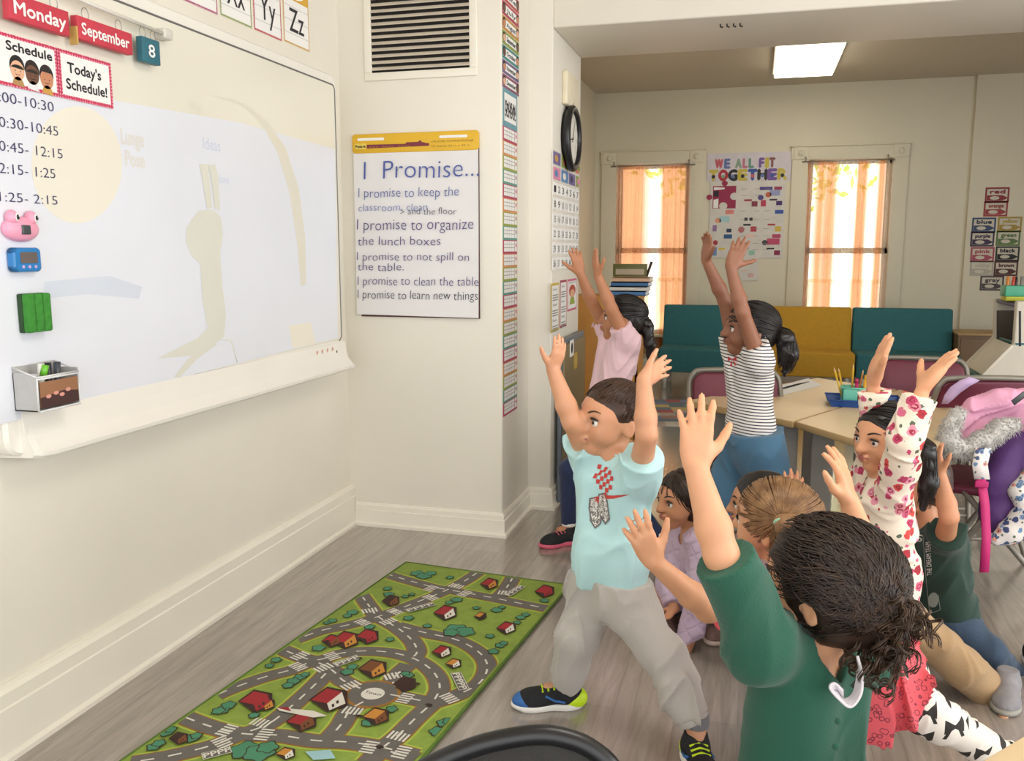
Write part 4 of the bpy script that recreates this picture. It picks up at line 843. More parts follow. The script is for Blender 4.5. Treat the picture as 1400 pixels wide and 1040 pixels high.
def house(X, Y, s, roof=RRED, wall=DASH, flip=1):
    s = s * 0.85
    quad([(X - 30 * s - 2, Y + 2), (X, Y - 20 * s - 2), (X + 34 * s + 2, Y - 14 * s), (X + 34 * s + 2, Y + 12 * s), (X, Y + 22 * s + 2)], RDK, 0.0022)
    quad([(X - 28 * s, Y + 2 * s), (X, Y - 18 * s), (X + 26 * s, Y - 12 * s), (X, Y + 8 * s)], roof, 0.0025)
    quad([(X, Y + 8 * s), (X + 26 * s, Y - 12 * s), (X + 32 * s, Y + 8 * s), (X + 4 * s, Y + 20 * s)], wall, 0.0026)
    for f in (0.3, 0.6): quad([(X + 26 * s * f, Y + (8 - 20 * f) * s + 8 * s), (X + 26 * s * f + 4 * s, Y + (8 - 20 * f) * s + 6 * s), (X + 26 * s * f + 5 * s, Y + (8 - 20 * f) * s + 11 * s), (X + 26 * s * f + 1 * s, Y + (8 - 20 * f) * s + 13 * s)], RDK, 0.0029)
house(985, 165, 1.2); house(1165, 210, 1.0); house(1278, 102, 1.0, RRED, RRED); house(1115, 80, 0.9, RRED, RYEL); house(825, 130, 0.9, RDK, TRK); house(1090, 175, 0.6, RYEL, RDK)
house(690, 245, 1.4, RRED, RYEL); house(755, 235, 1.2, RRED, RRED); house(650, 248, 1.0, RRED, TRK); house(975, 280, 1.0, RRED, DASH); house(1010, 315, 0.8, RYEL, DASH)
house(770, 330, 1.5, TRK, RYEL); house(865, 375, 1.2, RDK, RDK); house(425, 425, 1.8, RRED, RRED); house(455, 435, 1.0, RRED, RYEL); house(640, 420, 2.0, RRED, DASH); house(560, 485, 1.6, RRED, TRK); house(780, 470, 1.4, RYEL, TRK); house(200, 535, 1.0, RDK, TRK); house(515, 580, 1.0, RYEL, DASH)
quad([(490, 445), (600, 455), (640, 470), (600, 475), (500, 455)], DASH, 0.0027); quad([(490, 446), (525, 444), (535, 457)], RRED, 0.0030)
quad([(575, 575), (650, 570), (665, 595), (600, 600)], RWAT, 0.0018)
for X, Y, s, dx, dy in ((880, 165, 'PPPP', 80, -22), (1178, 118, 'PPPP', 45, -28), (670, 325, 'PPPP', 70, -25), (1005, 345, 'PPPPP', 25, 50), (275, 598, 'PPPP', 85, -22)):
    a, b = rugp(X, Y, 0.0062), rugp(X + dx, Y + dy, 0.0062)
    if inside(a) and inside(b):
        d = unit(b - a); nn = V(-d[1], d[0], 0); w_ = np.linalg.norm(b - a); 
        q.poly([a - nn * 0.002, b - nn * 0.002, b + nn * 0.032, a + nn * 0.032], DASH); q.poly([a + d * .002, b - d * .002, b + nn * 0.03 - d * .002 + Z3 * .0003, a + nn * 0.03 + Z3 * .0003 + d * .002], ROAD); q.text(s, a + Z3 * 0.0006 + d * 0.004 + nn * 0.004, d, nn, DASH, h=0.022, w=w_ * 0.94, bold=0.0008)
for X, Y in ((735, 470), (940, 437), (640, 250), (795, 560), (905, 375), (735, 300)):
    c = rugp(X, Y, 0.0062)
    if inside(c): q.disc(c, X3, Y3, 0.011, 0.007, RDK, 12)
q.build('printed_town', rt_)

# patchwork rug and pale mat further back
pr_ = thing('patchwork_rug', 'small patchwork rug on the far room floor', 'rug', onz(925, 565, 0))
q = MB(); a, b, c, d = onz(880, 580, 0), onz(1000, 580, 0), onz(985, 545, 0), onz(893, 545, 0); a, b = V(-0.75, 6.75, 0), V(0.15, 6.95, 0); ex = unit(b - a); ey = V(-ex[1], ex[0], 0); random.seed(4)
pcs = ['A8807A', '7A86A8', 'C8B070', 'B8A8A0', '6A7A8A', 'A85A5A', 'D0C8BA', '8A9A8A']
for i in range(8):
    for j in range(9):
        o = a + ex * i * 0.13 + ey * j * 0.13; k = random.choice(pcs); q.box((0, 0, 0), (0.1295, 0.1295, 0.008), mat('patch_' + k, k, 0.95, 0.1, 40), frame=(o, ex, ey, Z3))
q.build('patch_pile', pr_)

# ================================================================ FURNITURE OF THE FAR ROOM
TEAL = mat('teal_upholstery', '2F6A70', 0.85, 0.05, 30, 0.2, 400); MUST = mat('mustard_upholstery', 'BF9128', 0.85, 0.05, 30, 0.2, 400); LEGW = mat('brushed_pale_leg', 'CFCCC4', 0.4)
def sofa(x0, x1, yf, cm, lab):
    t = thing('sofa', lab, 'sofa', ((x0 + x1) / 2, yf + 0.3, 0), 'armless sofa units under the windows'); w = x1 - x0
    q = MB(); q.box((x0 + 0.006, yf, 0.17), (x1 - 0.006, yf + 0.56, 0.40), cm, 0.02); q.build('seat', t)
    q = MB(); pts = [V(x0 + 0.006, yf + 0.42, 0.36), V(x0 + 0.006, yf + 0.52, 0.795), V(x0 + 0.006, yf + 0.63, 0.795), V(x0 + 0.006, yf + 0.63, 0.17), V(x0 + 0.006, yf + 0.5, 0.17)]; q.prism(pts, (w - 0.012, 0, 0), cm, bevel=0.018); q.build('backrest', t)
    for lx in (x0 + 0.07, x1 - 0.07):
        for ly in (yf + 0.06, yf + 0.56):
            q = MB(); q.tube([(lx, ly, 0.17), (lx, ly, 0.0)], [0.032, 0.022], LEGW, 4); q.build('leg', t)
yf = 8.62
sx = [ony(905, 475, yf + 0.45)[0], ony(1047, 475, yf + 0.45)[0], ony(1164, 475, yf + 0.45)[0], ony(1303, 475, yf + 0.45)[0]]
sofa(sx[0], sx[1] - 0.01, yf, TEAL, 'teal armless sofa unit partly behind the child in stripes')
sofa(sx[1], sx[2], yf, MUST, 'mustard yellow armless sofa unit between the two teal ones')
sofa(sx[2], sx[3], yf, TEAL, 'teal armless sofa unit at the right end, below the cards')

MAPLE = mat('pale_maple_laminate', 'E6CDA4', 0.35, 0.05, 3); MEDGE = mat('tan_table_edge', 'B99A6A', 0.45); TLEG = mat('grey_panel_leg', '8F8B82', 0.45)
def table(poly, lab, legs):
    c = sum(V(p) for p in poly) / len(poly); t = thing('table', lab, 'table', (c[0], c[1], 0), 'light wood classroom tables')
    q = MB(); q.prism([V(p[0], p[1], 0.635) for p in poly], (0, 0, 0.027), MEDGE, bevel=0.003); q.poly([V(p[0], p[1], 0.6624) + (c * V(1, 1, 0) - V(p[0], p[1], 0)) * 0.006 for p in poly], MAPLE); q.build('tabletop', t)
    for lx, ly in legs:
        q = MB(); q.box((lx - 0.045, ly - 0.02, 0.012), (lx + 0.045, ly + 0.02, 0.636), TLEG, 0.008); q.box((lx - 0.05, ly - 0.025, 0.0), (lx + 0.05, ly + 0.025, 0.014), BLACK, 0.003); q.build('leg', t)
A_, B_, C_, D_ = onz(938, 548, .66), onz(1118, 517, .66), onz(1226, 533, .66), onz(1084, 577, .66)
def ccw(p):
    a = sum(p[i][0] * p[(i + 1) % len(p)][1] - p[(i + 1) % len(p)][0] * p[i][1] for i in range(len(p))); return p if a > 0 else p[::-1]
table(ccw([A_, D_, C_, B_]), 'light wood table beside the child in stripes with worksheets on it', [tuple((A_ * .85 + C_ * .15)[:2]), tuple((D_ * .93 + B_ * .07)[:2] - V(0.03, 0)), tuple((B_ * .85 + D_ * .15)[:2]), tuple((C_ * .85 + A_ * .15)[:2])])
E_, F_ = onz(1322, 556, .66), onz(1268, 632, .66)
D2, C2 = onz(1088, 577, .66), onz(1230, 533, .66)
table(ccw([D2, F_, E_, C2]), 'light wood table behind the floral dress holding the pencil caddy', [tuple((D2 * .92 + E_ * .08)[:2] + V(0.05, 0)), tuple((F_ * .9 + C2 * .1)[:2]), tuple((E_ * .85 + D2 * .15)[:2]), tuple((C2 * .8 + F_ * .2)[:2])])
ws = thing('worksheet', 'white worksheet lying on the table by the child in stripes', 'paper', onz(1085, 532, .663), 'loose papers on the tables')
q = MB(); q.prism([onz(x, y, .6632) for x, y in ((1045, 533), (1105, 517), (1125, 527), (1068, 540))][::-1], (0, 0, 0.001), WHITE)
for i in range(4): q.poly([onz(x, y, .6646) for x, y in ((1058 + i * 5, 533 - i), (1090 + i * 5, 524 - i), (1092 + i * 5, 525 - i), (1060 + i * 5, 534 - i))], GREYL)
q.build('sheet', ws)
ws = thing('worksheet', 'white worksheet on the table edge left of the lilac strap', 'paper', onz(1275, 545, .663), 'loose papers on the tables')
q = MB(); q.prism([onz(x, y, .6632) for x, y in ((1250, 545), (1290, 540), (1312, 552), (1270, 556))][::-1], (0, 0, 0.001), WHITE); q.build('sheet', ws)

# pencil caddy on a blue tray
tr_ = thing('tray', 'blue plastic tray under the mint pencil caddy', 'tray', onz(1185, 556, .663))
o = onz(1180, 553, .6635); BT = mat('blue_tray_plastic', '234F9A', 0.35)
q = MB(); hx, hy = 0.14, 0.09
lo = [o + RT3 for RT3 in (V(-hx, -hy, 0), V(hx, -hy, 0), V(hx, hy, 0), V(-hx, hy, 0))]; hi = [p + (p - o) * 0.12 + Z3 * 0.03 for p in lo]
q.add(lo + hi, [(0, 1, 2, 3)] + [(i, (i + 1) % 4, 4 + (i + 1) % 4, 4 + i) for i in range(4)], BT); q.tube(hi + [hi[0]], 0.004, BT, 6); q.build('tray_shell', tr_)
cd_ = thing('pencil_caddy', 'mint green pencil caddy on the blue tray', 'caddy', o); MINT = mat('mint_plastic', '6FC9B2', 0.4)
oc = o + V(-0.03, -0.01, 0.004); q = MB(); a, b, h = 0.065, 0.045, 0.075
for lo_, hi_ in (((-a, -b, 0), (a, -b + .005, h)), ((-a, b - .005, 0), (a, b, h)), ((-a, -b, 0), (-a + .005, b, h)), ((a - .005, -b, 0), (a, b, h)), ((-.003, -b, 0), (.003, b, h)), ((-a, -b, 0), (a, b, .005))): q.box(oc + V(lo_), oc + V(hi_), MINT, 0.001)
q.build('tub', cd_); q = MB(); q.tube([oc + V(-a, -b, h), oc + V(a, -b, h), oc + V(a, b, h), oc + V(-a, b, h), oc + V(-a, -b, h)], 0.005, MINT, 6); q.build('rim', cd_)
random.seed(2)
pens = [('pencil', -0.09, 0.0, -0.045, 0.19, 'D9B02A', 'tallest yellow pencil leaning left in the mint caddy'), ('pencil', -0.075, 0.02, -0.035, 0.18, 'D8A820', 'yellow pencil leaning left beside the tallest one'), ('pencil', -0.03, 0.02, 0.0, 0.20, 'C9A02A', 'upright yellow pencil in the middle of the mint caddy'), ('pencil', 0.01, 0.03, 0.02, 0.17, 'C07A3A', 'orange-brown pencil leaning right in the mint caddy'), ('pencil', 0.03, 0.02, 0.028, 0.165, 'B0603A', 'rust pencil leaning right in the mint caddy'), ('marker', 0.0, -0.02, -0.008, 0.13, 'B02A5A', 'magenta marker at the front of the mint caddy'), ('marker', 0.045, -0.02, 0.006, 0.15, 'E0A82A', 'thick yellow marker at the front of the mint caddy'), ('marker', 0.085, 0.0, 0.0, 0.14, 'E8C8D0', 'pale pink marker at the right end of the mint caddy'), ('marker', 0.095, 0.03, 0.006, 0.17, '2E4AA0', 'blue marker at the right end of the mint caddy'), ('pencil', 0.06, 0.03, 0.015, 0.15, '4A9A4A', 'green pencil at the back of the mint caddy')]
for nm, x, y, lean, L_, c, lab in pens:
    m_ = mat('pen_' + c, c, 0.4); p = oc + V(x * 0.62, y, 0.006); t = thing(nm, lab, nm, p, 'writing tools in the mint caddy'); r = 0.0045 if nm == 'pencil' else 0.0085; d = unit(V(lean / 0.15, 0.05, 1)); L_ *= 0.85
    q = MB(); q.tube([p, p + d * (L_ - 0.02)], r, m_, 6 if nm == 'pencil' else 10); q.build('barrel', t)
    q = MB(); q.tube([p + d * (L_ - 0.02), p + d * L_], [r, 0.001] if nm == 'pencil' else [r * 0.9, r * 0.8], mat('sharpened_wood', 'D8B080', 0.6) if nm == 'pencil' else m_, 8); q.build('tip' if nm == 'pencil' else 'cap', t)

# burgundy folding chairs
BURG = mat('burgundy_vinyl', '6A2438', 0.45, 0.05, 8, 0.15, 80); CFR = mat('taupe_steel_tube', '8C867C', 0.35, 0.05, metal=0.3)
def bent(pts, n=5): return smooth(pts, n)
def chair(lab, loc, rz, tall=0.80):
    """folding chair: local +y is the way the sitter faces"""
    t = thing('folding_chair', lab, 'chair', loc, 'burgundy folding chairs', rz); ca, sa = math.cos(rz), math.sin(rz)
    def G(x, y, z): return V(loc[0] + x * ca - y * sa, loc[1] + x * sa + y * ca, loc[2] + z)
    def part(q, name): 
        o = q.build(name, None, origin=(0, 0, 0)); me = o.data; me.transform(Matrix.Rotation(0, 4, 'Z')); o.parent = t; o.location = (0, 0, 0); o.matrix_parent_inverse = Matrix.Identity(4); return o
    L = lambda *a: V(*a)
    q = MB(); w = 0.215
    path = [L(-w, 0.26, 0.0), L(-w, 0.02, 0.40), L(-w, -0.16, tall - 0.10), L(-w + 0.02, -0.185, tall - 0.02), L(-w + 0.08, -0.19, tall), L(w - 0.08, -0.19, tall), L(w - 0.02, -0.185, tall - 0.02), L(w, -0.16, tall - 0.10), L(w, 0.02, 0.40), L(w, 0.26, 0.0)]
    q.tube(smooth(path, 4), 0.0125, CFR, 10); part(q, 'front_leg_frame')
    for s in (-1, 1):
        q = MB(); q.tube([L(s * (w - 0.03), -0.27, 0.0), L(s * (w - 0.03), 0.13, 0.44)], 0.0115, CFR, 10); q.ball(L(s * (w - 0.03), -0.27, 0.008), 0.015, BLACK, seg=10, rings=6); part(q, 'rear_leg')
    q = MB(); q.tube([L(-w + 0.03, -0.2, 0.08), L(w - 0.03, -0.2, 0.08)], 0.009, CFR, 8); part(q, 'crossbar')
    q = MB(); q.tube([L(-w, 0.2, 0.1), L(w, 0.2, 0.1)], 0.009, CFR, 8); part(q, 'front_crossbar')
    q = MB(); q.prism(ngon_round(L(0, 0.03, 0.425), X3, Y3, 0.195, 0.2, 0.06), (0, 0, 0.035), BURG, bevel=0.012); part(q, 'seat')
    q = MB(); n_ = unit(V(0, -0.09, 0.33)); q.prism(ngon_round(L(0, -0.155, tall - 0.135), X3, n_, 0.2, 0.125, 0.06), V(np.cross(X3, n_)) * -0.03, BURG, bevel=0.012); part(q, 'backrest')
    return t
def chair_at(lab, px, py, tall, rz):
    p = onz(px, py, tall); return chair(lab, (p[0] - 0.19 * math.sin(rz), p[1] + 0.19 * math.cos(rz), 0), rz, tall)
chair('burgundy folding chair holding the pink fur-trimmed coat and backpack', (0.98, 3.74, 0), math.radians(72))
chair_at('burgundy folding chair with a lilac strap over its back', 1352, 517, 0.80, math.radians(12))
chair_at('burgundy folding chair behind the table, in front of the right teal sofa', 1260, 490, 0.80, math.radians(175))
chair_at('burgundy folding chair at the table end behind the child in stripes', 1004, 506, 0.78, math.radians(190))

# grey table-leg base and lilac strap bag on the second chair
lb = thing('strap', 'lilac strap draped over the back of a burgundy chair', 'strap', onz(1315, 530, 0.75))
q = MB(); dB = (onz(1350, 517, .8) @ FWH0) - 0.035; vsb = []
for (x0, y0, x1, y1) in ((1288, 552, 1296, 552), (1292, 540, 1303, 546), (1300, 529, 1314, 536), (1313, 520, 1327, 527), (1326, 515, 1340, 520)): vsb += [adh(x0, y0, dB), adh(x1, y1, dB)]
q.add(vsb, [(2 * i, 2 * i + 1, 2 * i + 3, 2 * i + 2) for i in range(4)], mat('lilac_webbing', 'C3A9D0', 0.7), True)
o = q.build('webbing', lb); o.modifiers.new('thick', 'SOLIDIFY').thickness = 0.006

# bookcase with books beyond the jamb
bk = thing('bookcase', 'orange wooden bookcase beyond the doorway behind the pink shirt', 'bookcase', (-0.95, 6.1, 0)); WOODO = mat('orange_pine', 'C98E48', 0.45, 0.1, 6, 0.1, 40)
bx0, bx1, by0, by1, bz = -1.20, ony(872, 480, 6.0)[0], 6.0, 6.32, 1.02
for nm, lo, hi in (('side_panel', (bx0, by0, 0), (bx0 + .02, by1, bz)), ('side_panel', (bx1 - .02, by0, 0), (bx1, by1, bz)), ('back_panel', (bx0, by0, 0.04), (bx1, by0 + .012, bz)), ('shelf', (bx0 + .02, by0 + .012, .05), (bx1 - .02, by1, .07)), ('shelf', (bx0 + .02, by0 + .012, .5), (bx1 - .02, by1, .52)), ('top', (bx0 - .005, by0 - .005, bz), (bx1 + .005, by1, bz + .022))):
    q = MB(); q.box(lo, hi, WOODO, 0.002); q.build(nm, bk)
for k, (cz, c, lab) in enumerate(((0, '4A7AB0', 'blue book lowest in the pile on the bookcase'), (1, 'E0DAD0', 'cream book second in the pile on the bookcase'), (2, '3A6A9A', 'dark blue book third in the pile on the bookcase'), (3, 'D8B090', 'tan book on top of the pile on the bookcase'))):
    z = bz + .022 + cz * 0.031; t = thing('book', lab, 'book', (-0.84, 6.15, z), 'books piled on the bookcase'); q = MB(); q.box((-0.97 + .01 * k, 6.03, z + .004), (-0.72 + .008 * k, 6.27, z + .026), WHITE); q.build('pages', t)
    q = MB(); q.box((-0.975 + .01 * k, 6.02, z), (-0.715 + .008 * k, 6.275, z + .004), mat('cover_' + c, c, 0.5)); q.box((-0.975 + .01 * k, 6.02, z + .026), (-0.715 + .008 * k, 6.275, z + .03), MATS['cover_' + c]); q.box((-0.975 + .01 * k, 6.02, z), (-0.715 + .008 * k, 6.025, z + .03), MATS['cover_' + c]); q.build('cover', t)
pf = thing('picture_book', 'open dark-framed picture book standing on top of the pile', 'book', (-0.83, 6.2, bz + .15)); q = MB(); q.box((-0.97, 6.2, bz + .147), (-0.73, 6.215, bz + .235), mat('olive_cover', '6A6A3A', 0.5), 0.002); q.build('cover', pf)
q = MB(); q.box((-0.95, 6.197, bz + .16), (-0.75, 6.2, bz + .2), mat('cover_picture', 'B8A890', 0.5)); q.build('picture', pf); q = MB(); q.tube([(-0.735, 6.21, bz + .147), (-0.70, 6.21, bz + .25)], 0.01, mat('dark_spine', '3A2A20', 0.5), 6); q.build('spine', pf)

# low brown shelf and white play easel at the right
sh = thing('low_cabinet', 'low brown cabinet beside the right teal sofa', 'cabinet', (2.3, 8.9, 0)); a = ony(1306, 455, 8.9); b = ony(1372, 455, 8.9); a[0] += 0.03; BRN = mat('brown_laminate', '7A5E40', 0.5, 0.06, 4)
q = MB(); q.box((a[0], 8.9, 0.03), (b[0] + 0.3, 9.35, a[2] - .02), BRN, 0.003); q.build('carcass', sh); q = MB(); q.box((a[0] - .01, 8.88, a[2] - .02), (b[0] + 0.31, 9.36, a[2]), mat('tan_top', 'B09060', 0.5), 0.003); q.build('top', sh)
q = MB(); q.box((a[0] + .02, 8.889, 0.06), (b[0] + .28, 8.9, a[2] - .05), BRN, 0.002); q.build('door', sh)
pe = thing('play_desk', 'white plastic play desk with sloped panel and teal base', 'play desk', (1.9, 6.3, 0)); WPL = mat('cream_white_plastic', 'DDD6C6', 0.45, 0.03); TPL = mat('teal_plastic', '1F6F74', 0.45)
Dn, Df = 5.85, 6.30
def En(x, y): return ony(x, y, Dn)
def Ef(x, y): return ony(x, y, Df)
def drop(p): return V(p[0], p[1], 0.0)
def side(pts, f, th, nm):
    q = MB(); P = [f(x, y) for x, y in pts]; P = P + [drop(P[-1] + X3 * 0.55), drop(P[-2])]; q.prism(P, (0, th, 0), WPL, bevel=0.012); q.build(nm, pe)
# far side panel, near side panel (closer to the camera), boards between them
q = MB(); P = [Ef(x, y) for x, y in ((1361, 408), (1359, 460), (1318, 500))]; P = P + [drop(P[-1]), drop(P[-1] + X3 * 0.62), P[0] + X3 * 0.38]; q.prism(P, (0, 0.05, 0), WPL, bevel=0.012); q.build('side_panel', pe)
q = MB(); P = [En(x, y) for x, y in ((1390, 411), (1386, 470), (1343, 516))]; P = P + [drop(P[-1]), drop(P[-1] + X3 * 0.75), P[0] + X3 * 0.5]; q.prism(P, (0, 0.05, 0), WPL, bevel=0.012); q.build('side_panel', pe)
def span(a, b, c, d, m_, nm, th=-0.02):
    q = MB(); P = [Ef(*a), En(*b), En(*c), Ef(*d)]; n_ = unit(np.cross(P[1] - P[0], P[3] - P[0])); q.prism(P, n_ * th, m_, bevel=0.004); q.build(nm, pe)
span((1362, 464), (1387, 474), (1346, 515), (1324, 502), WPL, 'sloped_panel')
span((1322, 502), (1344, 514), (1344, 560), (1322, 546), TPL, 'teal_base')
span((1367, 424), (1397, 424), (1397, 474), (1367, 466), mat('recess_shade', '24262E', 0.6), 'back_panel')  # shade inside the cubby put into a dark panel colour
span((1362, 409), (1392, 417), (1440, 417), (1412, 409), mat('slate_plastic', '6A6A80', 0.5), 'top_shelf')
span((1363, 459), (1388, 468), (1412, 468), (1390, 459), TPL, 'cubby_floor')
bn = thing('bin', 'green plastic bin of markers on top of the play desk', 'bin', ony(1388, 411, 6.1)); GB = mat('green_bin_plastic', '4FB08A', 0.4); YB_ = mat('yellow_green_plastic', 'C9C83A', 0.4)
o = ony(1388, 411, 6.1); k_ = 0.14
q = MB(); q.box(o + V(-.07, -.06, .0), o + V(.14, .06, .03), YB_, 0.006); q.build('base', bn); q = MB(); q.box(o + V(-.075, -.065, .028), o + V(.145, .065, .095), GB, 0.006); q.build('tub', bn)
for k, (x, c, lab) in enumerate(((-.05, 'D88A3A', 'orange marker standing in the green bin'), (-.025, 'C9503A', 'red marker standing in the green bin'), (.0, '2B2B2E', 'black marker standing in the green bin'), (.03, '8A8A80', 'grey marker standing in the green bin'), (.06, '3A3A3E', 'charcoal marker standing in the green bin'), (.09, 'B08A4A', 'tan marker standing in the green bin'))):
    t = thing('marker', lab, 'marker', o + V(x, 0, .05), 'markers in the green bin'); q = MB(); q.tube([o + V(x, 0, .05), o + V(x + .01 * math.sin(k * 2), 0.0, .15)], 0.01, mat('pen_' + c, c, 0.4), 8); q.build('barrel', t)

# ================================================================ COAT AND BACKPACK, NEAR CHAIR, TABLE CORNER
# ================================================================ SMOOTH SURFACES FROM BLENDED SHAPES
def _rcone(p, a, b, r1, r2):
    ba = b - a; l2 = ba @ ba
    if l2 < 1e-10: return np.sqrt(((p - a) ** 2).sum(-1)) - max(r1, r2)
    rr = r1 - r2; a2 = l2 - rr * rr
    if a2 <= 0: return np.sqrt(((p - (a if r1 > r2 else b)) ** 2).sum(-1)) - max(r1, r2)
    il2 = 1 / l2; pa = p - a; y = pa @ ba; z = y - l2
    q = pa * l2 - y[..., None] * ba; x2 = (q * q).sum(-1)
    y2 = y * y * l2; z2 = z * z * l2; k = math.copysign(1, rr) * rr * rr * x2 if rr != 0 else 0 * x2
    d = (np.sqrt(np.maximum(x2 * a2 * il2, 0)) + y * rr) * il2 - r1
    c1 = np.sign(z) * a2 * z2 > k; c2 = np.sign(y) * a2 * y2 < k
    d = np.where(c2, np.sqrt(x2 + y2) * il2 - r1, d)
    return np.where(c1, np.sqrt(x2 + z2) * il2 - r2, d)

class SDF:
    def __init__(s, h=0.005): s.h = h; s.p = []; s.cut = []; s.disp = None
    def cone(s, a, b, r1, r2=None, k=0.015, clip=None, sub=False):
        a, b = V(a), V(b); r2 = r1 if r2 is None else r2; R = max(r1, r2)
        s.p.append(('c', (a, b, r1, r2), k, np.minimum(a, b) - R, np.maximum(a, b) + R, clip, sub)); return s
    def chain(s, pts, rs, k=0.015):
        for i in range(len(pts) - 1): s.cone(pts[i], pts[i + 1], rs[i], rs[i + 1], k)
        return s
    def ell(s, c, r, axes=None, k=0.015, clip=None, sub=False):
        c, r = V(c), V(r); ax = np.eye(3) if axes is None else np.array(axes); e = np.sqrt((ax.T ** 2) @ (r ** 2))
        s.p.append(('e', (c, r, ax), k, c - e, c + e, clip, sub)); return s
    def plane(s, o, n):
        """cut away everything on the side n points to"""
        s.cut.append((V(o), unit(n))); return s
    def mesh(s, relax=1, disp=None):
        h = s.h; pos = [q for q in s.p if not q[6]]
        lo = np.min([q[3] for q in pos], 0) - 4 * h; hi = np.max([q[4] for q in pos], 0) + 4 * h
        n = np.ceil((hi - lo) / h).astype(int) + 1
        G = np.full(n, 1.0, np.float32)
        axs = [lo[i] + h * np.arange(n[i]) for i in range(3)]
        def local(a, b):
            i0 = np.clip(np.floor((a - lo) / h).astype(int), 0, n); i1 = np.clip(np.ceil((b - lo) / h).astype(int) + 1, 0, n)
            sl = tuple(slice(i0[i], i1[i]) for i in range(3))
            return sl, np.stack(np.meshgrid(*[axs[i][sl[i]] for i in range(3)], indexing='ij'), -1)
        for typ, arg, k, a, b, clip, sub in s.p:
            mg = k + 3 * h; sl, P = local(a - mg, b + mg)
            if P.size == 0: continue
            if typ == 'c': d = _rcone(P, *arg)
            else:
                c, r, ax = arg; q = (P - c) @ ax.T
                k0 = np.sqrt(((q / r) ** 2).sum(-1)); k1 = np.sqrt(((q / r ** 2) ** 2).sum(-1)) + 1e-9
                d = k0 * (k0 - 1) / k1
            if clip:
                for o, nn in clip: d = np.maximum(d, (P - V(o)) @ unit(nn))
            g = G[sl]
            if sub:
                hh = np.maximum(k - np.abs(-d - g), 0) / max(k, 1e-6); G[sl] = np.maximum(g, -d) + hh * hh * k * 0.25
            else:
                hh = np.maximum(k - np.abs(d - g), 0) / max(k, 1e-6); G[sl] = np.minimum(g, d) - hh * hh * k * 0.25
        if disp or s.cut:
            near = np.abs(G) < 6 * h
            idx = np.argwhere(near); P = lo + idx * h
            if disp: G[tuple(idx.T)] += disp(P)
        for o, nn in s.cut:
            P = sum((axs[i] - o[i]).reshape([-1 if j == i else 1 for j in range(3)]) * nn[i] for i in range(3))
            G = np.maximum(G, P)
        # surface nets
        ins = G < 0
        c = np.zeros(n - 1, np.uint8)
        sls = [(slice(0, -1) if not o & 1 else slice(1, None), slice(0, -1) if not o & 2 else slice(1, None), slice(0, -1) if not o & 4 else slice(1, None)) for o in range(8)]
        for sl in sls: c += ins[sl]
        act = (c > 0) & (c < 8); ia = np.argwhere(act)
        id_ = np.full(n - 1, -1, np.int64); id_[act] = np.arange(len(ia))
        val = np.stack([G[ia[:, 0] + (o & 1), ia[:, 1] + (o >> 1 & 1), ia[:, 2] + (o >> 2 & 1)] for o in range(8)], 1)
        off = np.array([[(o & 1), (o >> 1 & 1), (o >> 2 & 1)] for o in range(8)], float)
        acc = np.zeros((len(ia), 3)); cnt = np.zeros(len(ia))
        for i in range(8):
            for bit in (1, 2, 4):
                j = i | bit
                if j == i: continue
                vi, vj = val[:, i], val[:, j]; cr = (vi < 0) != (vj < 0)
                t = np.where(cr, vi / np.where(cr, vi - vj, 1), 0)
                acc += np.where(cr[:, None], off[i] + (off[j] - off[i]) * t[:, None], 0); cnt += cr
        vs = lo + (ia + acc / cnt[:, None]) * h
        fs = []
        for ax in range(3):
            sl0 = [slice(None)] * 3; sl1 = [slice(None)] * 3; sl0[ax] = slice(0, -1); sl1[ax] = slice(1, None)
            A, B = ins[tuple(sl0)], ins[tuple(sl1)]
            b_, c_ = [(1, 2), (2, 0), (0, 1)][ax]
            e = np.argwhere(A != B)
            ok = (e[:, b_] > 0) & (e[:, c_] > 0) & (e[:, b_] < n[b_] - 1) & (e[:, c_] < n[c_] - 1); e = e[ok]
            ub = np.zeros(3, int); uc = np.zeros(3, int); ub[b_] = 1; uc[c_] = 1
            q = np.stack([id_[tuple((e - ub - uc).T)], id_[tuple((e - uc).T)], id_[tuple(e.T)], id_[tuple((e - ub).T)]], 1)
            flip = ~A[tuple(e.T)]
            q[flip] = q[flip][:, ::-1]; fs.append(q)
        fs = np.concatenate(fs)
        for _ in range(relax):
            sm = np.zeros_like(vs); ct = np.zeros(len(vs))
            for a, b in ((0, 1), (1, 2), (2, 3), (3, 0)):
                np.add.at(sm, fs[:, a], vs[fs[:, b]]); np.add.at(ct, fs[:, a], 1)
                np.add.at(sm, fs[:, b], vs[fs[:, a]]); np.add.at(ct, fs[:, b], 1)
            vs = vs * 0.5 + 0.5 * sm / np.maximum(ct, 1)[:, None]
        return vs, fs
    def build(s, name, material, parent, disp=None, relax=1):
        vs, fs = s.mesh(relax, disp)
        return raw_mesh(name, vs, fs, material, parent)
def raw_mesh(name, vs, fs, material, parent):
    og = parent_world(parent) if parent is not None else V(0, 0, 0)
    me = bpy.data.meshes.new(name)
    me.vertices.add(len(vs)); me.vertices.foreach_set('co', (np.asarray(vs) - og).astype(np.float32).ravel())
    me.loops.add(len(fs) * 4); me.loops.foreach_set('vertex_index', np.asarray(fs).ravel().astype(np.int32))
    me.polygons.add(len(fs)); me.polygons.foreach_set('loop_start', np.arange(0, len(fs) * 4, 4, dtype=np.int32))
    me.polygons.foreach_set('use_smooth', np.ones(len(fs), bool))
    me.update(calc_edges=True); me.validate()
    me.materials.append(material)
    return link_mesh(name, me, parent, og)
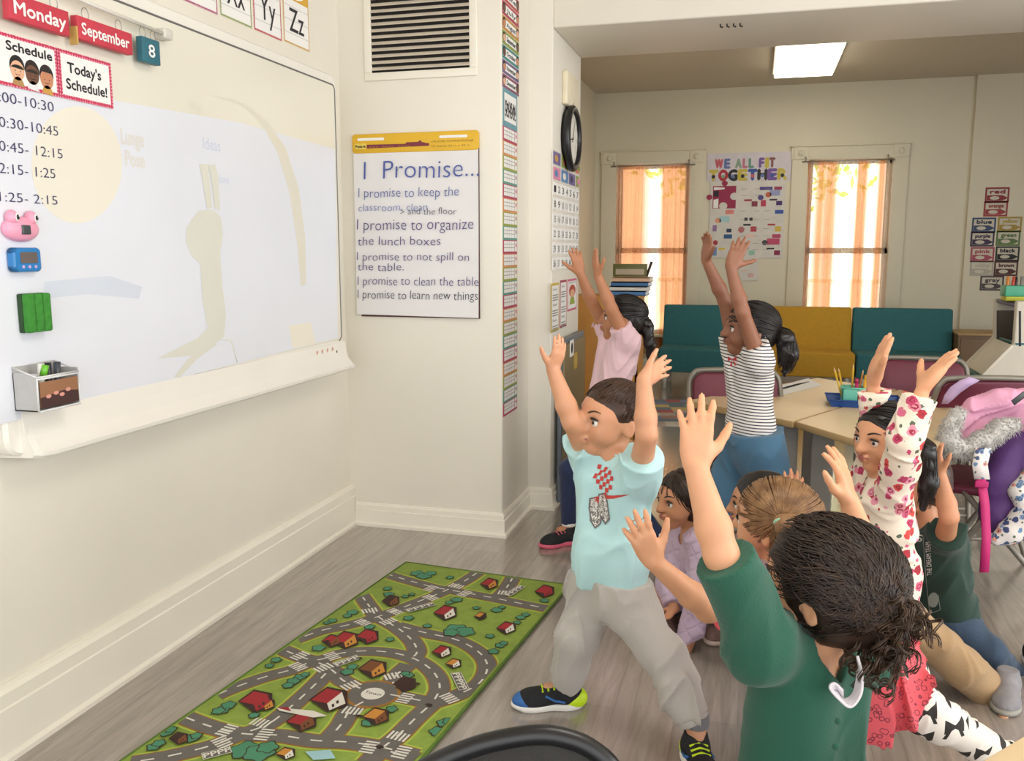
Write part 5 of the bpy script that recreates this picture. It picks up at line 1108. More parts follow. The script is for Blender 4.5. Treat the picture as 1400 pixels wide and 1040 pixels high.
def folds(amp=0.004, freq=60, seed=0, d=(0.3, 0.3, 1.0)):
    """cloth creases: warped waves across direction d"""
    rs = np.random.RandomState(seed); ph = rs.rand(8) * 6.28; d = unit(d)
    e1 = unit(np.cross(d, (0.31, 0.87, 0.12))); e2 = np.cross(d, e1)
    def f(P):
        a, b, c = P @ d, P @ e1, P @ e2
        w = 0.045 * np.sin(b * 21 + ph[0]) + 0.04 * np.sin(c * 17 + ph[1]) + 0.03 * np.sin((b + c) * 33 + ph[2])
        m = 0.55 + 0.45 * np.sin(a * 9 + b * 13 + ph[3]) * np.sin(c * 11 + ph[4])
        r1 = 1 - np.abs(np.sin((a * 0.8 + b * 0.5 + w * 1.4) * freq * 0.5 + ph[5])); r2 = 1 - np.abs(np.sin((a * 0.7 - c * 0.6 + w) * freq * 0.42 + ph[6]))
        return (-amp * 2.0 * m * (r1 ** 2.2 + 0.8 * r2 ** 2.5) + amp * 0.6 * np.sin((b + 0.5 * w) * freq * 0.8 + ph[7]) + amp * 0.8).astype(np.float32)
    return f

# ================================================================ PEOPLE
SKIN = {}
def skin(name, c):
    if name not in SKIN: SKIN[name] = mat('skin_' + name, c, 0.5, 0.05, 20, 0.05, 160, sss=0.25)
    return SKIN[name]
EYEW = mat('eye_white', 'EFEAE4', 0.2, 0.01); IRIS = mat('brown_iris', '3A2216', 0.2, 0.1); PUPIL = mat('pupil', '080606', 0.1, 0)
def hair_mat(name, c1, c2, rough=0.38):
    t = NT(name); v = t.coord(scale=(1, 1, 1))
    n = t.node('ShaderNodeTexNoise'); n.inputs['Scale'].default_value = 45; n.inputs['Detail'].default_value = 3
    t.link(v, n.inputs['Vector'])
    t.link(t.ramp(n.outputs['Fac'], [(0.3, lin(c1)), (0.7, lin(c2))]), t.b.inputs['Base Color'])
    t.b.inputs['Roughness'].default_value = rough; t.b.inputs['Anisotropic'].default_value = 0.5
    return t.m
HBLACK = hair_mat('black_hair', '0F0C0C', '1D1717', 0.35)
HDARK = hair_mat('dark_brown_hair', '1C120D', '38261C', 0.5)
HBROWN = hair_mat('light_brown_hair', '6B4A30', 'A07A52', 0.5)
HMID = hair_mat('brown_hair', '2E1C12', '4A3020', 0.45)

def basis(f, u):
    f = unit(f); u = V(u); u = unit(u - f * (u @ f)); return f, u, np.cross(u, f)      # forward, up, left

def add_hand(sd, W, tip, thumb, left, S=1.0, curl=(12, 14, 16, 18), spread=5.0, tcurl=15, fore=None):
    """palm, four fingers and a thumb in the blended surface"""
    W, tip = V(W), V(tip); f = unit(tip - W); th = V(thumb); t = unit(th - f * (th @ f))
    n = np.cross(f, t) if left else np.cross(t, f)                                      # the way the palm faces
    L = np.linalg.norm(tip - W); k = L / 0.128
    offs = [0.0215, 0.0075, -0.0065, -0.0195]; lens = [0.056, 0.062, 0.057, 0.045]; kz = [0.062, 0.065, 0.062, 0.056]
    sp = [1.3, 0.35, -0.6, -1.7]
    for i in range(4):
        K = W + f * kz[i] * k + t * offs[i] * k
        sd.cone(W + t * offs[i] * 0.6 * k + f * 0.006 * k, K, 0.0115 * k, 0.0098 * k, 0.008 * k)
        a = math.radians(spread * sp[i]); d = f * math.cos(a) + t * math.sin(a)
        ls = [lens[i] * k * q for q in (0.45, 0.31, 0.24)]; p = K; c = 0.0
        rs = [0.0079, 0.0074, 0.0068, 0.0056]
        for j in range(3):
            c += math.radians(curl[i] * (0.7, 1.0, 0.7)[j]); q = p + (d * math.cos(c) + n * math.sin(c)) * ls[j]
            sd.cone(p, q, rs[j] * k * (0.9 if i == 3 else 1), rs[j + 1] * k * (0.9 if i == 3 else 1), 0.0035 * k); p = q
    b = W + f * 0.014 * k + t * 0.014 * k + n * 0.004 * k
    d1 = unit(f * 0.62 + t * 0.78 + n * 0.22)
    j1 = b + d1 * 0.034 * k; a = math.radians(tcurl); d2 = unit(d1 * math.cos(a) + f * math.sin(a)); j2 = j1 + d2 * 0.026 * k; j3 = j2 + unit(d2 + f * 0.25) * 0.02 * k
    sd.cone(b, j1, 0.0145 * k, 0.0105 * k, 0.010 * k); sd.cone(j1, j2, 0.0098 * k, 0.0086 * k, 0.004 * k); sd.cone(j2, j3, 0.0088 * k, 0.0066 * k, 0.003 * k)
    sd.ell(W + f * 0.03 * k + n * 0.004 * k, (0.034 * k, 0.027 * k, 0.0125 * k), [f, t, n], 0.01 * k)

def head_prims(sd, c, f, u, l, hh):
    g = lambda a, b, d=0.0: c + f * a * hh + u * b * hh + l * d * hh
    ax = [f, l, u]
    sd.ell(g(-0.05, 0.13), (0.45 * hh, 0.375 * hh, 0.385 * hh), ax, 0.02)
    sd.cone(g(0.10, -0.04), g(0.17, -0.32), 0.285 * hh, 0.155 * hh, 0.03)
    sd.ell(g(0.17, 0.06), (0.25 * hh, 0.31 * hh, 0.26 * hh), ax, 0.03)
    sd.cone(g(0.275, -0.385), g(0.265, -0.39), 0.075 * hh, 0.075 * hh, 0.03)
    for q in (1, -1):
        sd.ell(g(0.22, -0.16, 0.17 * q), (0.16 * hh, 0.14 * hh, 0.15 * hh), ax, 0.02)
        sd.ell(g(0.42, 0.0, 0.165 * q), (0.07 * hh, 0.085 * hh, 0.06 * hh), ax, 0.012, sub=True)
        sd.ell(g(-0.05, -0.04, 0.375 * q), (0.085 * hh, 0.04 * hh, 0.135 * hh), [unit(f - l * 0.35 * q), unit(l * q + f * 0.35), u], 0.01)
        sd.ell(g(-0.02, -0.04, 0.42 * q), (0.045 * hh, 0.025 * hh, 0.075 * hh), ax, 0.006, sub=True)
        sd.cone(g(0.455, -0.125, 0.035 * q), g(0.43, -0.125, 0.055 * q), 0.032 * hh, 0.03 * hh, 0.008)
    sd.cone(g(0.42, 0.03), g(0.50, -0.115), 0.035 * hh, 0.052 * hh, 0.014)
    sd.cone(g(0.425, -0.235, 0.06), g(0.425, -0.235, -0.06), 0.03 * hh, 0.03 * hh, 0.012)
    sd.cone(g(0.41, -0.285, 0.05), g(0.41, -0.285, -0.05), 0.032 * hh, 0.032 * hh, 0.012)

def face_parts(root, c, f, u, l, hh, hairm, lipc='A8635A'):
    g = lambda a, b, d=0.0: c + f * a * hh + u * b * hh + l * d * hh
    for q in (1, -1):
        e = MB(); o = g(0.345, 0.0, 0.165 * q); r = 0.062 * hh
        e.ball(o, r, EYEW, seg=14, rings=10)
        d = unit(f + l * 0.12 * q); a2 = unit(np.cross(u, d)); b2 = np.cross(d, a2)
        e.ball(o + d * r * 0.62, (r * 0.56, r * 0.56, r * 0.43), IRIS, [a2, b2, d], 14, 8)
        e.ball(o + d * r * 0.9, (r * 0.27, r * 0.27, r * 0.17), PUPIL, [a2, b2, d], 10, 6)
        ob = e.build('eye', root)
        lid = MB(); lid.tube([g(0.355 + 0.058 * math.cos(t) , 0.034 + 0.02 * math.cos(t), (0.165 + 0.085 * math.sin(t)) * q) for t in np.linspace(-1.3, 1.3, 9)], [0.006 * hh + 0.012 * hh * math.cos(t) for t in np.linspace(-1.3, 1.3, 9)], HBLACK, 6); lid.build('eyelash', ob)
        b = MB(); b.tube([g(0.43 - 0.075 * (t ** 2), 0.115 + 0.045 * math.sin(t * 2.4), (0.08 + 0.19 * t) * q) for t in np.linspace(0, 1, 9)], [0.016 * hh * (1.1 - 0.75 * t) for t in np.linspace(0, 1, 9)], hairm, 6); b.build('eyebrow', root)
    m = MB(); lm = mat('lips_' + lipc, lipc, 0.45, 0.04)
    ts = np.linspace(-1, 1, 11)
    m.tube([g(0.452 - 0.035 * t * t, -0.235 + 0.008 * math.cos(t * 4), 0.105 * t) for t in ts], [0.018 * hh * (1 - 0.85 * t * t) + 0.001 for t in ts], lm, 8)
    m.tube([g(0.442 - 0.035 * t * t, -0.27 + 0.012 * t * t, 0.095 * t) for t in ts], [0.022 * hh * (1 - 0.85 * t * t) + 0.001 for t in ts], lm, 8)
    m.build('lips', root)

class Person:
    """joints J in metres; one continuous body surface, then hair, clothes and shoes as its children"""
    def __init__(s, label, base, skin_m, J, group='children stretching in a lunge pose', h=0.0045):
        s.J = J; s.h = h; s.skin = skin_m
        s.root = thing('person', label, 'person', base, group)
        J = s.J
        s.f, s.u, s.l = basis(J['face'], J.get('headup', (0, 0, 1)))
        s.hh = J.get('hh', 0.2); s.c = V(J['head'])
        sd = SDF(h); s.sd = sd
        head_prims(sd, s.c, s.f, s.u, s.l, s.hh)
        nb = s.c - s.u * 0.30 * s.hh - s.f * 0.12 * s.hh
        sl, sr = V(J['sL']), V(J['sR']); s.neck = J.get('neck', (sl + sr) / 2 + V(0, 0, 0.012)); s.nb = nb
        sd.cone(s.neck, nb, 0.034, 0.034, 0.02)
        hl, hr = V(J['hL']), V(J['hR']); s.sl, s.sr, s.hl, s.hr = sl, sr, hl, hr
        s.up = unit((sl + sr) / 2 - (hl + hr) / 2); s.side = unit(sl - sr); s.fwd = unit(np.cross(s.side, s.up))
        s.torso(sd, 0.0)
        for q, sh in (('L', sl), ('R', sr)):
            sd.cone(sh, s.neck + s.up * 0.01, 0.032, 0.028, 0.03)
            if 'e' + q in J:
                e, w = V(J['e' + q]), V(J['w' + q])
                sd.cone(sh, e, 0.034, 0.0265, 0.02); m1 = e + (w - e) * 0.3
                sd.cone(e, m1, 0.0265, 0.0275, 0.012); sd.cone(m1, w, 0.0275, 0.0185, 0.012)
                if 'tip' + q in J: add_hand(sd, w, J['tip' + q], J['th' + q], q == 'L', **J.get('hand' + q, {}))
            hp = hl if q == 'L' else hr
            if 'k' + q in J:
                k, a = V(J['k' + q]), V(J['a' + q])
                sd.cone(hp, k, 0.055, 0.039, 0.03); cm = k + (a - k) * 0.3
                sd.cone(k, cm, 0.038, 0.038, 0.015); sd.cone(cm, a, 0.038, 0.026, 0.015)
                if 't' + q in J:
                    tt = V(J['t' + q]); sd.cone(a + V(0, 0, -0.02), a + (tt - a) * 0.42 + V(0, 0, 0.008), 0.024, 0.014, 0.015)
        s.body = sd.build('body', skin_m, s.root, relax=1)
        face_parts(s.root, s.c, s.f, s.u, s.l, s.hh, J.get('brow', HBLACK), J.get('lips', 'A8635A'))
    def torso(s, sd, g, k=0.03, clip=None, lo=1.0, w=1.0):
        """trunk shapes grown by g; lo = how far down towards the hips (0..1.2)"""
        C, Pv = (s.sl + s.sr) / 2 - s.up * 0.045, (s.hl + s.hr) / 2
        E = C + (Pv - C) * lo; side = s.side
        for q in (1, -1):
            sd.cone(C + side * 0.044 * q, C + (E - C) * 0.55 + side * 0.037 * q * w, 0.060 + g, 0.056 + g, k, clip)
            sd.cone(C + (E - C) * 0.55 + side * 0.037 * q * w, E + side * 0.042 * q * w, 0.056 + g, 0.062 + g, k, clip)
        b = s.J.get('belly', 0.012)
        if b: sd.ell(C + (Pv - C) * 0.62 + s.fwd * b, (0.066 + g, 0.066 + g, 0.11 + g), [s.side, s.fwd, s.up], k, clip)
    def shirt(s, material, name='shirt', g=0.013, hem=0.95, sleeve=0.55, sg=0.014, fold=0.003, freq=55, seed=1, flare=0.0, neckcut=0.02, h=None, sleeves='LR', hemcut=None, freqd=(0.2, 0.2, 1), subs=()):
        sd = SDF(h or s.h + 0.0005)
        C, Pv = (s.sl + s.sr) / 2 - s.up * 0.045, (s.hl + s.hr) / 2
        s.torso(sd, g, lo=hem + 0.25, w=1 + flare)
        for q, sh in (('L', s.sl), ('R', s.sr)):
            sd.cone(sh, s.neck + s.up * 0.0, 0.035 + g, 0.03 + g * 0.6, 0.03)
            if q in sleeves and 'e' + q in s.J:
                e = V(s.J['e' + q]); w = V(s.J['w' + q])
                if sleeve <= 1.0:
                    d = e - sh; end = sh + d * sleeve
                    sd.cone(sh, end + d * 0.2, 0.036 + sg, 0.031 + sg * 1.25, 0.03, [(end, d)])
                else:
                    sd.cone(sh, e, 0.034 + sg, 0.03 + sg, 0.03)
                    d = w - e; end = e + d * (sleeve - 1.0)
                    sd.cone(e, end + d * 0.15, 0.03 + sg, 0.024 + sg, 0.02, [(end, d)])
        if hemcut is None: sd.plane(C + (Pv - C) * (hem + 0.0), -s.up)
        else: sd.plane(*hemcut)
        for a_, b_, r1_, r2_ in subs: sd.cone(a_, b_, r1_, r2_, 0.008, sub=True)
        nd = unit(s.nb - s.neck)
        sd.cone(s.neck + nd * (neckcut - 0.0), s.neck + nd * 0.12, 0.043, 0.05, 0.006, sub=True)
        o = sd.build(name, material, s.root, folds(fold * 2.0, freq, seed, freqd) if fold else None)
        setattr(s, name, o); return o
    def pants(s, material, name='trousers', g=0.014, ends=(1.0, 1.0), fold=0.004, freq=48, seed=2, top=0.72, cuff=0.0, shorts=False, flare=0.0):
        sd = SDF(s.h + 0.0005)
        C, Pv = (s.sl + s.sr) / 2 - s.up * 0.045, (s.hl + s.hr) / 2
        for q in (1, -1): sd.cone(C + (Pv - C) * 0.6 + s.side * 0.037 * q, Pv + s.side * 0.042 * q, 0.061 + g, 0.066 + g, 0.03)
        for q, hp, en in (('L', s.hl, ends[0]), ('R', s.hr, ends[1])):
            if 'k' + q not in s.J: continue
            k, a = V(s.J['k' + q]), V(s.J['a' + q])
            if en <= 1e-6: continue
            if shorts:
                d = k - hp; end = hp + d * en
                sd.cone(hp, end + d * 0.15, 0.066 + g, 0.052 + g + flare, 0.03, [(end, d)])
            else:
                sd.cone(hp, k, 0.057 + g, 0.041 + g + flare * 0.6, 0.035)
                d = a - k; end = k + d * en
                sd.cone(k, end + d * 0.12, 0.04 + g + flare * 0.6, 0.029 + g + flare, 0.02, [(end, d)])
        sd.plane(C + (Pv - C) * top, s.up)
        o = sd.build(name, material, s.root, folds(fold * 1.4, freq, seed, (0.2, 0.1, 1)) if fold else None)
        s.trousers = o; return o
    def band(s, name, a, b, r1, r2, material, parent=None, h=0.004):
        a, b = V(a), V(b); d = b - a; sd = SDF(h)
        sd.cone(a - d, b + d, r1, r2, 0.0, [(a, -d), (b, d)])
        return sd.build(name, material, parent or s.root)
    def shoe(s, ankle, toe, upper, sole, parent=None, accent=None, lace=None, sock=None, L=0.175, heelc=None):
        """trainer: upper, sole, laces; ankle joint at heel side, toe tip on the floor side"""
        a, t = V(ankle), V(toe)
        up = s.J.get('shoeup', Z3); d = t - a; d = unit(d - up * (d @ up)); l = np.cross(up, d)
        z0 = V(t) @ up - 0.024                                      # sole underside height along up
        def at_(x, y, z): b = a - up * (a @ up) + up * z0; return b + d * (x * L) + l * y + up * z
        sd = SDF(0.0035)
        sd.ell(at_(-0.08, 0, 0.036), (0.042, 0.034, 0.034), [d, l, up], 0.02); sd.cone(at_(0.1, 0, 0.04), at_(0.58, 0.004, 0.028), 0.034, 0.031, 0.02)
        sd.ell(at_(0.58, 0.002, 0.026), (0.055, 0.038, 0.027), [d, l, up], 0.02)
        sd.cone(at_(-0.05, 0, 0.045), at_(-0.02, 0, 0.078), 0.034, 0.031, 0.02)
        sd.plane(at_(0, 0, 0.014), -up); sd.plane(at_(0, 0, 0.085), up)
        o = sd.build('shoe', upper, s.root)
        q = SDF(0.0035)
        q.ell(at_(-0.1, 0, 0.012), (0.045, 0.037, 0.022), [d, l, up], 0.03); q.cone(at_(0.05, 0, 0.008), at_(0.6, 0.002, 0.01), 0.03, 0.034, 0.03); q.ell(at_(0.6, 0.002, 0.014), (0.06, 0.04, 0.018), [d, l, up], 0.02)
        q.plane(at_(0, 0, 0.0), -up); q.plane(at_(0, 0, 0.022), up)
        so = q.build('sole', sole, o)
        if heelc is not None:
            q = SDF(0.0035); q.ell(at_(-0.14, 0, 0.026), (0.046, 0.0385, 0.034), [d, l, up], 0.01); q.plane(at_(0, 0, 0.001), -up); q.plane(at_(0.1, 0, 0), d); q.build('heel_counter', heelc, o)
        if accent is not None:
            for sg in (1, -1):
                st = MB(); st.tube([at_(0.02, 0.037 * sg, 0.03), at_(0.2, 0.037 * sg, 0.036), at_(0.36, 0.033 * sg, 0.05)], 0.004, accent, 6); st.build('side_stripe', o)
            tc = SDF(0.0035); tc.ell(at_(0.60, 0.002, 0.024), (0.056, 0.0395, 0.030), [d, l, up], 0.01); tc.plane(at_(0.5, 0, 0), -d); tc.plane(at_(0, 0, 0.015), -up); tc.build('toe_cap', accent, o)
        if lace is not None:
            for x in (0.2, 0.3, 0.4):
                lc = MB(); lc.tube([at_(x, yy, 0.076 - (x - 0.1) * 0.035 - abs(yy) * 0.35) for yy in np.linspace(-0.024, 0.024, 7)], 0.0032, lace, 6); lc.build('lace', o)
        if sock is not None:
            s.band('sock', a - Z3 * 0.0, a + up * 0.035, 0.034, 0.034, sock)
        return o
    def hairline(s, sd, grow=0.035, front=0.30, low=-0.30, k=0.012, back=0.0):
        """cap of hair around the skull with the face left free"""
        hh, f, u, l = s.hh, s.f, s.u, s.l; c = s.c
        g = lambda a, b, d=0.0: c + f * a * hh + u * b * hh + l * d * hh
        ax = [f, l, u]
        sd.ell(g(-0.06, 0.145), ((0.46 + grow) * hh, (0.39 + grow) * hh, (0.395 + grow) * hh), ax, k)
        sd.ell(g(-0.2, -0.1 + back), ((0.28 + grow) * hh, (0.32 + grow) * hh, 0.3 * hh), ax, 0.03)
        sd.ell(g(0.42, -0.16), (0.36 * hh, 0.42 * hh, 0.45 * hh), ax, 0.01, sub=True)      # face
        for q in (1, -1): sd.ell(g(0.03, -0.16, 0.44 * q), (0.15 * hh, 0.13 * hh, 0.19 * hh), ax, 0.01, sub=True)   # ears
        sd.plane(g(0, low), -u)
        return g
def tubes_mesh(name, paths, radii, material, parent, n=5):
    m = MB()
    for p, r in zip(paths, radii): m.tube(p, r, material, n)
    return m.build(name, parent)
def comb(P, tie, N, seed, lift=0.006, r=0.0022, spread=0.02, cap_k=(0.50, 0.43, 0.43), region=None, wave=0.0, avoid=()):
    """strands combed over the skull of person P towards a tie point"""
    rs = np.random.RandomState(seed); hh, f, u, l, c = P.hh, P.f, P.u, P.l, P.c; cc = c + u * 0.145 * hh - f * 0.06 * hh
    R = V(*cap_k) * hh; paths = []; rad = []
    tl = V((tie - cc) @ f, (tie - cc) @ l, (tie - cc) @ u)
    for i in range(N * 4):
        d = unit(rs.normal(size=3))
        if region and not region(d): continue
        te = unit(tl / R); n = 14; path = []
        om = math.acos(max(-1, min(1, d @ te))); ph = rs.uniform(0, 6.28); sd_ = unit(np.cross(d, te)); wf = rs.uniform(7, 13)
        if om < 0.15: continue
        for j in range(n):
            t = j / (n - 1) * 0.97
            q = (math.sin((1 - t) * om) * d + math.sin(t * om) * te) / math.sin(om)
            q = q * R * (1.0 + lift / hh * math.sin(3.1 * t) + 0.004 * rs.normal())
            q = q + sd_ * wave * math.sin(ph + wf * t) * min(1, 3 * t) + unit(q) * abs(wave) * 0.5 * (1 + math.sin(ph * 1.7 + wf * 0.8 * t))
            path.append(cc + f * q[0] + l * q[1] + u * q[2])
        if any(np.linalg.norm(V(pp) - V(a0)) < ar for a0, ar in avoid for pp in path): continue
        paths.append(path); rad.append([r * (0.5 + 0.9 * math.sin(math.pi * min(1, 0.15 + 0.75 * j / n))) for j in range(n)])
        if len(paths) >= N: break
    return paths, rad
def tail(pts, rs_, N, seed, r=0.002, curl=0.0, freq=3.0):
    """strands running along a hanging bundle"""
    rn = np.random.RandomState(seed); pts = [V(p) for p in pts]; paths = []; rad = []
    for i in range(N):
        a = rn.uniform(0, 6.28); q = math.sqrt(rn.uniform(0.35, 1.0)); ph = rn.uniform(0, 6.28); path = []
        L = rn.uniform(0.75, 1.0); n = 16
        for j in range(n):
            t = j / (n - 1) * L * (len(pts) - 1); k = min(int(t), len(pts) - 2); w = t - k
            p = pts[k] * (1 - w) + pts[k + 1] * w; rr = (rs_[k] * (1 - w) + rs_[k + 1] * w) * q
            d = unit(pts[min(k + 1, len(pts) - 1)] - pts[k]); e1 = unit(np.cross(d, (0.2, 0.9, 0.3))); e2 = np.cross(d, e1)
            aa = a + 0.6 * t
            p = p + (e1 * math.cos(aa) + e2 * math.sin(aa)) * rr + (e1 * math.sin(ph + freq * t) + e2 * math.cos(ph + freq * t)) * curl
            path.append(p)
        paths.append(path); rad.append([r * (1 - 0.5 * j / n) for j in range(n)])
    return paths, rad
def on_surface(obj, parent, name, build, n, off=0.0025, sub=0.006):
    """lay flat artwork onto a garment: 'build' fills an MB lying in front of it, n points from artwork to cloth"""
    q = MB(); build(q)
    bm = bmesh.new(); vs = [bm.verts.new(p) for p in q.v]; fl = []
    for f, k in zip(q.f, q.mi):
        try: ff = bm.faces.new([vs[i] for i in f]); ff.material_index = k
        except ValueError: pass
    bmesh.ops.triangulate(bm, faces=bm.faces[:])
    for _ in range(4):
        es = [e for e in bm.edges if e.calc_length() > sub]
        if not es: break
        bmesh.ops.subdivide_edges(bm, edges=es, cuts=1, use_grid_fill=False); bmesh.ops.triangulate(bm, faces=[f for f in bm.faces if len(f.verts) > 3])
    me = obj.data; og = Vector(parent_world(obj))
    bvh = BVHTree.FromPolygons([v.co for v in me.vertices], [tuple(p.vertices) for p in me.polygons])
    d = Vector(unit(n))
    for v in bm.verts:
        h = bvh.ray_cast(v.co - og - d * 0.15, d)
        if h[0] is not None: v.co = h[0] + og - d * off
    o = bpy.data.meshes.new(name); bm.to_mesh(o); bm.free()
    w = parent_world(parent); o.transform(Matrix.Translation(tuple(-w)))
    for m in q.mats: o.materials.append(m)
    return link_mesh(name, o, parent, w)
# ---------------------------------------------------------------- the nine children
FWH = V(-math.sin(YAW), math.cos(YAW), 0.0)          # horizontal view direction, used only to measure distances
def ad(x, y, D):
    d = ray(x, y); return CAM + d * (D / (d @ FWH))
def under(*ps):
    p = sum(V(q) for q in ps) / len(ps); return (float(p[0]), float(p[1]), 0.0)
RT = V(math.cos(YAW), math.sin(YAW), 0.0)

def cloth(name, c, rough=0.85, var=0.05, bump=0.25, bscale=260, sheen=0.15): return mat(name, c, rough, var, 9, bump, bscale, sheen=sheen)
RUB_W = mat('white_rubber', 'E8E6E0', 0.6); RUB_B = mat('black_mesh_fabric', '1A1B1F', 0.8, 0.15, 40, 0.3, 300)
PINKSOLE = mat('pink_rubber', 'D8627A', 0.6); NEON = mat('neon_yellow_rubber', 'C6E51A', 0.5); BLUEUP = mat('blue_toe_mesh', '2E66A8', 0.6, 0.1, 50, 0.2, 300)
SOCKW = cloth('white_sock', 'EDE9E6'); SOCKG = cloth('grey_sock', '77777A')

def stripes_material():
    t = NT('navy_white_striped_jersey'); v = t.coord(); s = t.node('ShaderNodeSeparateXYZ'); t.link(v, s.inputs[0])
    n = t.node('ShaderNodeTexNoise'); n.inputs['Scale'].default_value = 9; t.link(v, n.inputs['Vector'])
    a = t.math('ADD', t.math('MULTIPLY', s.outputs[2], 1 / 0.0125), t.math('MULTIPLY', n.outputs['Fac'], 0.6))
    a = t.math('ADD', a, t.math('MULTIPLY', s.outputs[0], 6.0))
    f = t.math('GREATER_THAN', t.math('FRACT', a), 0.66)
    t.link(t.mix(f, lin('EDE9E4'), lin('34384A')), t.b.inputs['Base Color']); t.b.inputs['Roughness'].default_value = 0.85
    return t.m
def floral_material(name='cream_floral_cotton', base='F1E4D2', scale=21.0, sets=(('B3333F', 'D9504A', 'E58FA0'), ('C84A72', 'E79AB0', 'D56A8A')), rim='9A2C40'):
    t = NT(name); v = t.coord()
    def vor(sc, off):
        mp = t.node('ShaderNodeMapping'); mp.inputs['Location'].default_value = off; t.link(v, mp.inputs['Vector'])
        x = t.node('ShaderNodeTexVoronoi'); x.inputs['Scale'].default_value = sc; x.inputs['Randomness'].default_value = 0.8; t.link(mp.outputs[0], x.inputs['Vector']); return x
    n = t.node('ShaderNodeTexNoise'); n.inputs['Scale'].default_value = 70; t.link(v, n.inputs['Vector'])
    wob = t.math('MULTIPLY_ADD', n.outputs['Fac'], 0.35, -0.17)
    col = lin(base)
    lf = vor(scale * 1.35, (0.3, 0.7, 0.1)); d = t.math('ADD', lf.outputs['Distance'], t.math('MULTIPLY', wob, 1.3))
    c = t.mix(t.math('LESS_THAN', d, 0.20), col, lin('5E6B55'))
    for sc, off, stops in ((scale, (0, 0, 0), sets[0]), (scale * 1.1, (0.5, 0.2, 0.9), sets[1])):
        f = vor(sc, off); d = t.math('ADD', f.outputs['Distance'], wob)
        sx = t.node('ShaderNodeSeparateColor'); t.link(f.outputs['Color'], sx.inputs[0])
        fc = t.ramp(sx.outputs[0], [(0.0, lin(stops[0])), (0.4, lin(stops[1])), (0.7, lin(stops[2]))], 'CONSTANT')
        c = t.mix(t.math('LESS_THAN', d, 0.34), c, fc)
        c = t.mix(t.math('LESS_THAN', t.math('ABSOLUTE', t.math('SUBTRACT', d, 0.17)), 0.035), c, lin(rim))
    t.link(c, t.b.inputs['Base Color']); t.b.inputs['Roughness'].default_value = 0.85
    return t.m
def bow_material():
    t = NT('white_bow_print_jersey'); v = t.coord()
    x = t.node('ShaderNodeTexVoronoi'); x.inputs['Scale'].default_value = 13.5; x.inputs['Randomness'].default_value = 0.45; t.link(v, x.inputs['Vector'])
    sub = t.node('ShaderNodeVectorMath', operation='SUBTRACT')
    sc = t.node('ShaderNodeVectorMath', operation='SCALE'); sc.inputs[3].default_value = 13.5; t.link(v, sc.inputs[0])
    s2 = t.node('ShaderNodeVectorMath', operation='SCALE'); s2.inputs[3].default_value = 13.5; t.link(x.outputs['Position'], s2.inputs[0])
    t.link(sc.outputs[0], sub.inputs[0]); t.link(s2.outputs[0], sub.inputs[1])
    s = t.node('ShaderNodeSeparateXYZ'); t.link(sub.outputs[0], s.inputs[0])
    ax = t.math('ABSOLUTE', s.outputs[0]); az = t.math('ABSOLUTE', s.outputs[2])
    lobes = t.math('MULTIPLY', t.math('LESS_THAN', az, t.math('MULTIPLY_ADD', ax, 0.6, 0.05)), t.math('LESS_THAN', ax, 0.33))
    tails = t.math('MULTIPLY', t.math('LESS_THAN', t.math('ABSOLUTE', t.math('ADD', t.math('SUBTRACT', ax, 0.12), t.math('MULTIPLY', s.outputs[2], 0.45))), 0.06), t.math('LESS_THAN', s.outputs[2], 0.0))
    tails = t.math('MULTIPLY', tails, t.math('GREATER_THAN', s.outputs[2], -0.42))
    f = t.math('MAXIMUM', lobes, tails)
    f = t.math('MULTIPLY', f, t.math('LESS_THAN', t.math('ABSOLUTE', s.outputs[1]), 0.45))
    t.link(t.mix(f, lin('EDE6DC'), lin('2B2724')), t.b.inputs['Base Color']); t.b.inputs['Roughness'].default_value = 0.8
    return t.m
def quilt_material():
    t = NT('lavender_quilted_fabric'); v = t.coord(rot=(0.3, 0.5, 0.4))
    x = t.node('ShaderNodeTexVoronoi', feature='DISTANCE_TO_EDGE'); x.inputs['Scale'].default_value = 24; x.inputs['Randomness'].default_value = 0.25; t.link(v, x.inputs['Vector'])
    e = t.math('MINIMUM', x.outputs['Distance'], 0.2)
    t.b.inputs['Base Color'].default_value = lin('C9B3CC'); t.b.inputs['Roughness'].default_value = 0.6
    t.bump(e, 0.7, 0.02); return t.m
def print_material(name, base, dark, sc=58):
    t = NT(name); v = t.coord()
    x = t.node('ShaderNodeTexVoronoi'); x.inputs['Scale'].default_value = sc; t.link(v, x.inputs['Vector'])
    n = t.node('ShaderNodeTexNoise'); n.inputs['Scale'].default_value = 60; t.link(v, n.inputs['Vector'])
    d = t.math('ADD', x.outputs['Distance'], t.math('MULTIPLY', n.outputs['Fac'], 0.3))
    f = t.math('MULTIPLY', t.math('GREATER_THAN', d, 0.42), t.math('LESS_THAN', d, 0.54))
    t.link(t.mix(f, lin(base), lin(dark)), t.b.inputs['Base Color']); t.b.inputs['Roughness'].default_value = 0.8; return t.m

SK_A = skin('light', 'D39B78'); SK_B = skin('tan', 'B87F5C'); SK_C = skin('brown', '93624A'); SK_D = skin('fair', 'DBA27C'); SK_E = skin('warm', 'C98F6B')

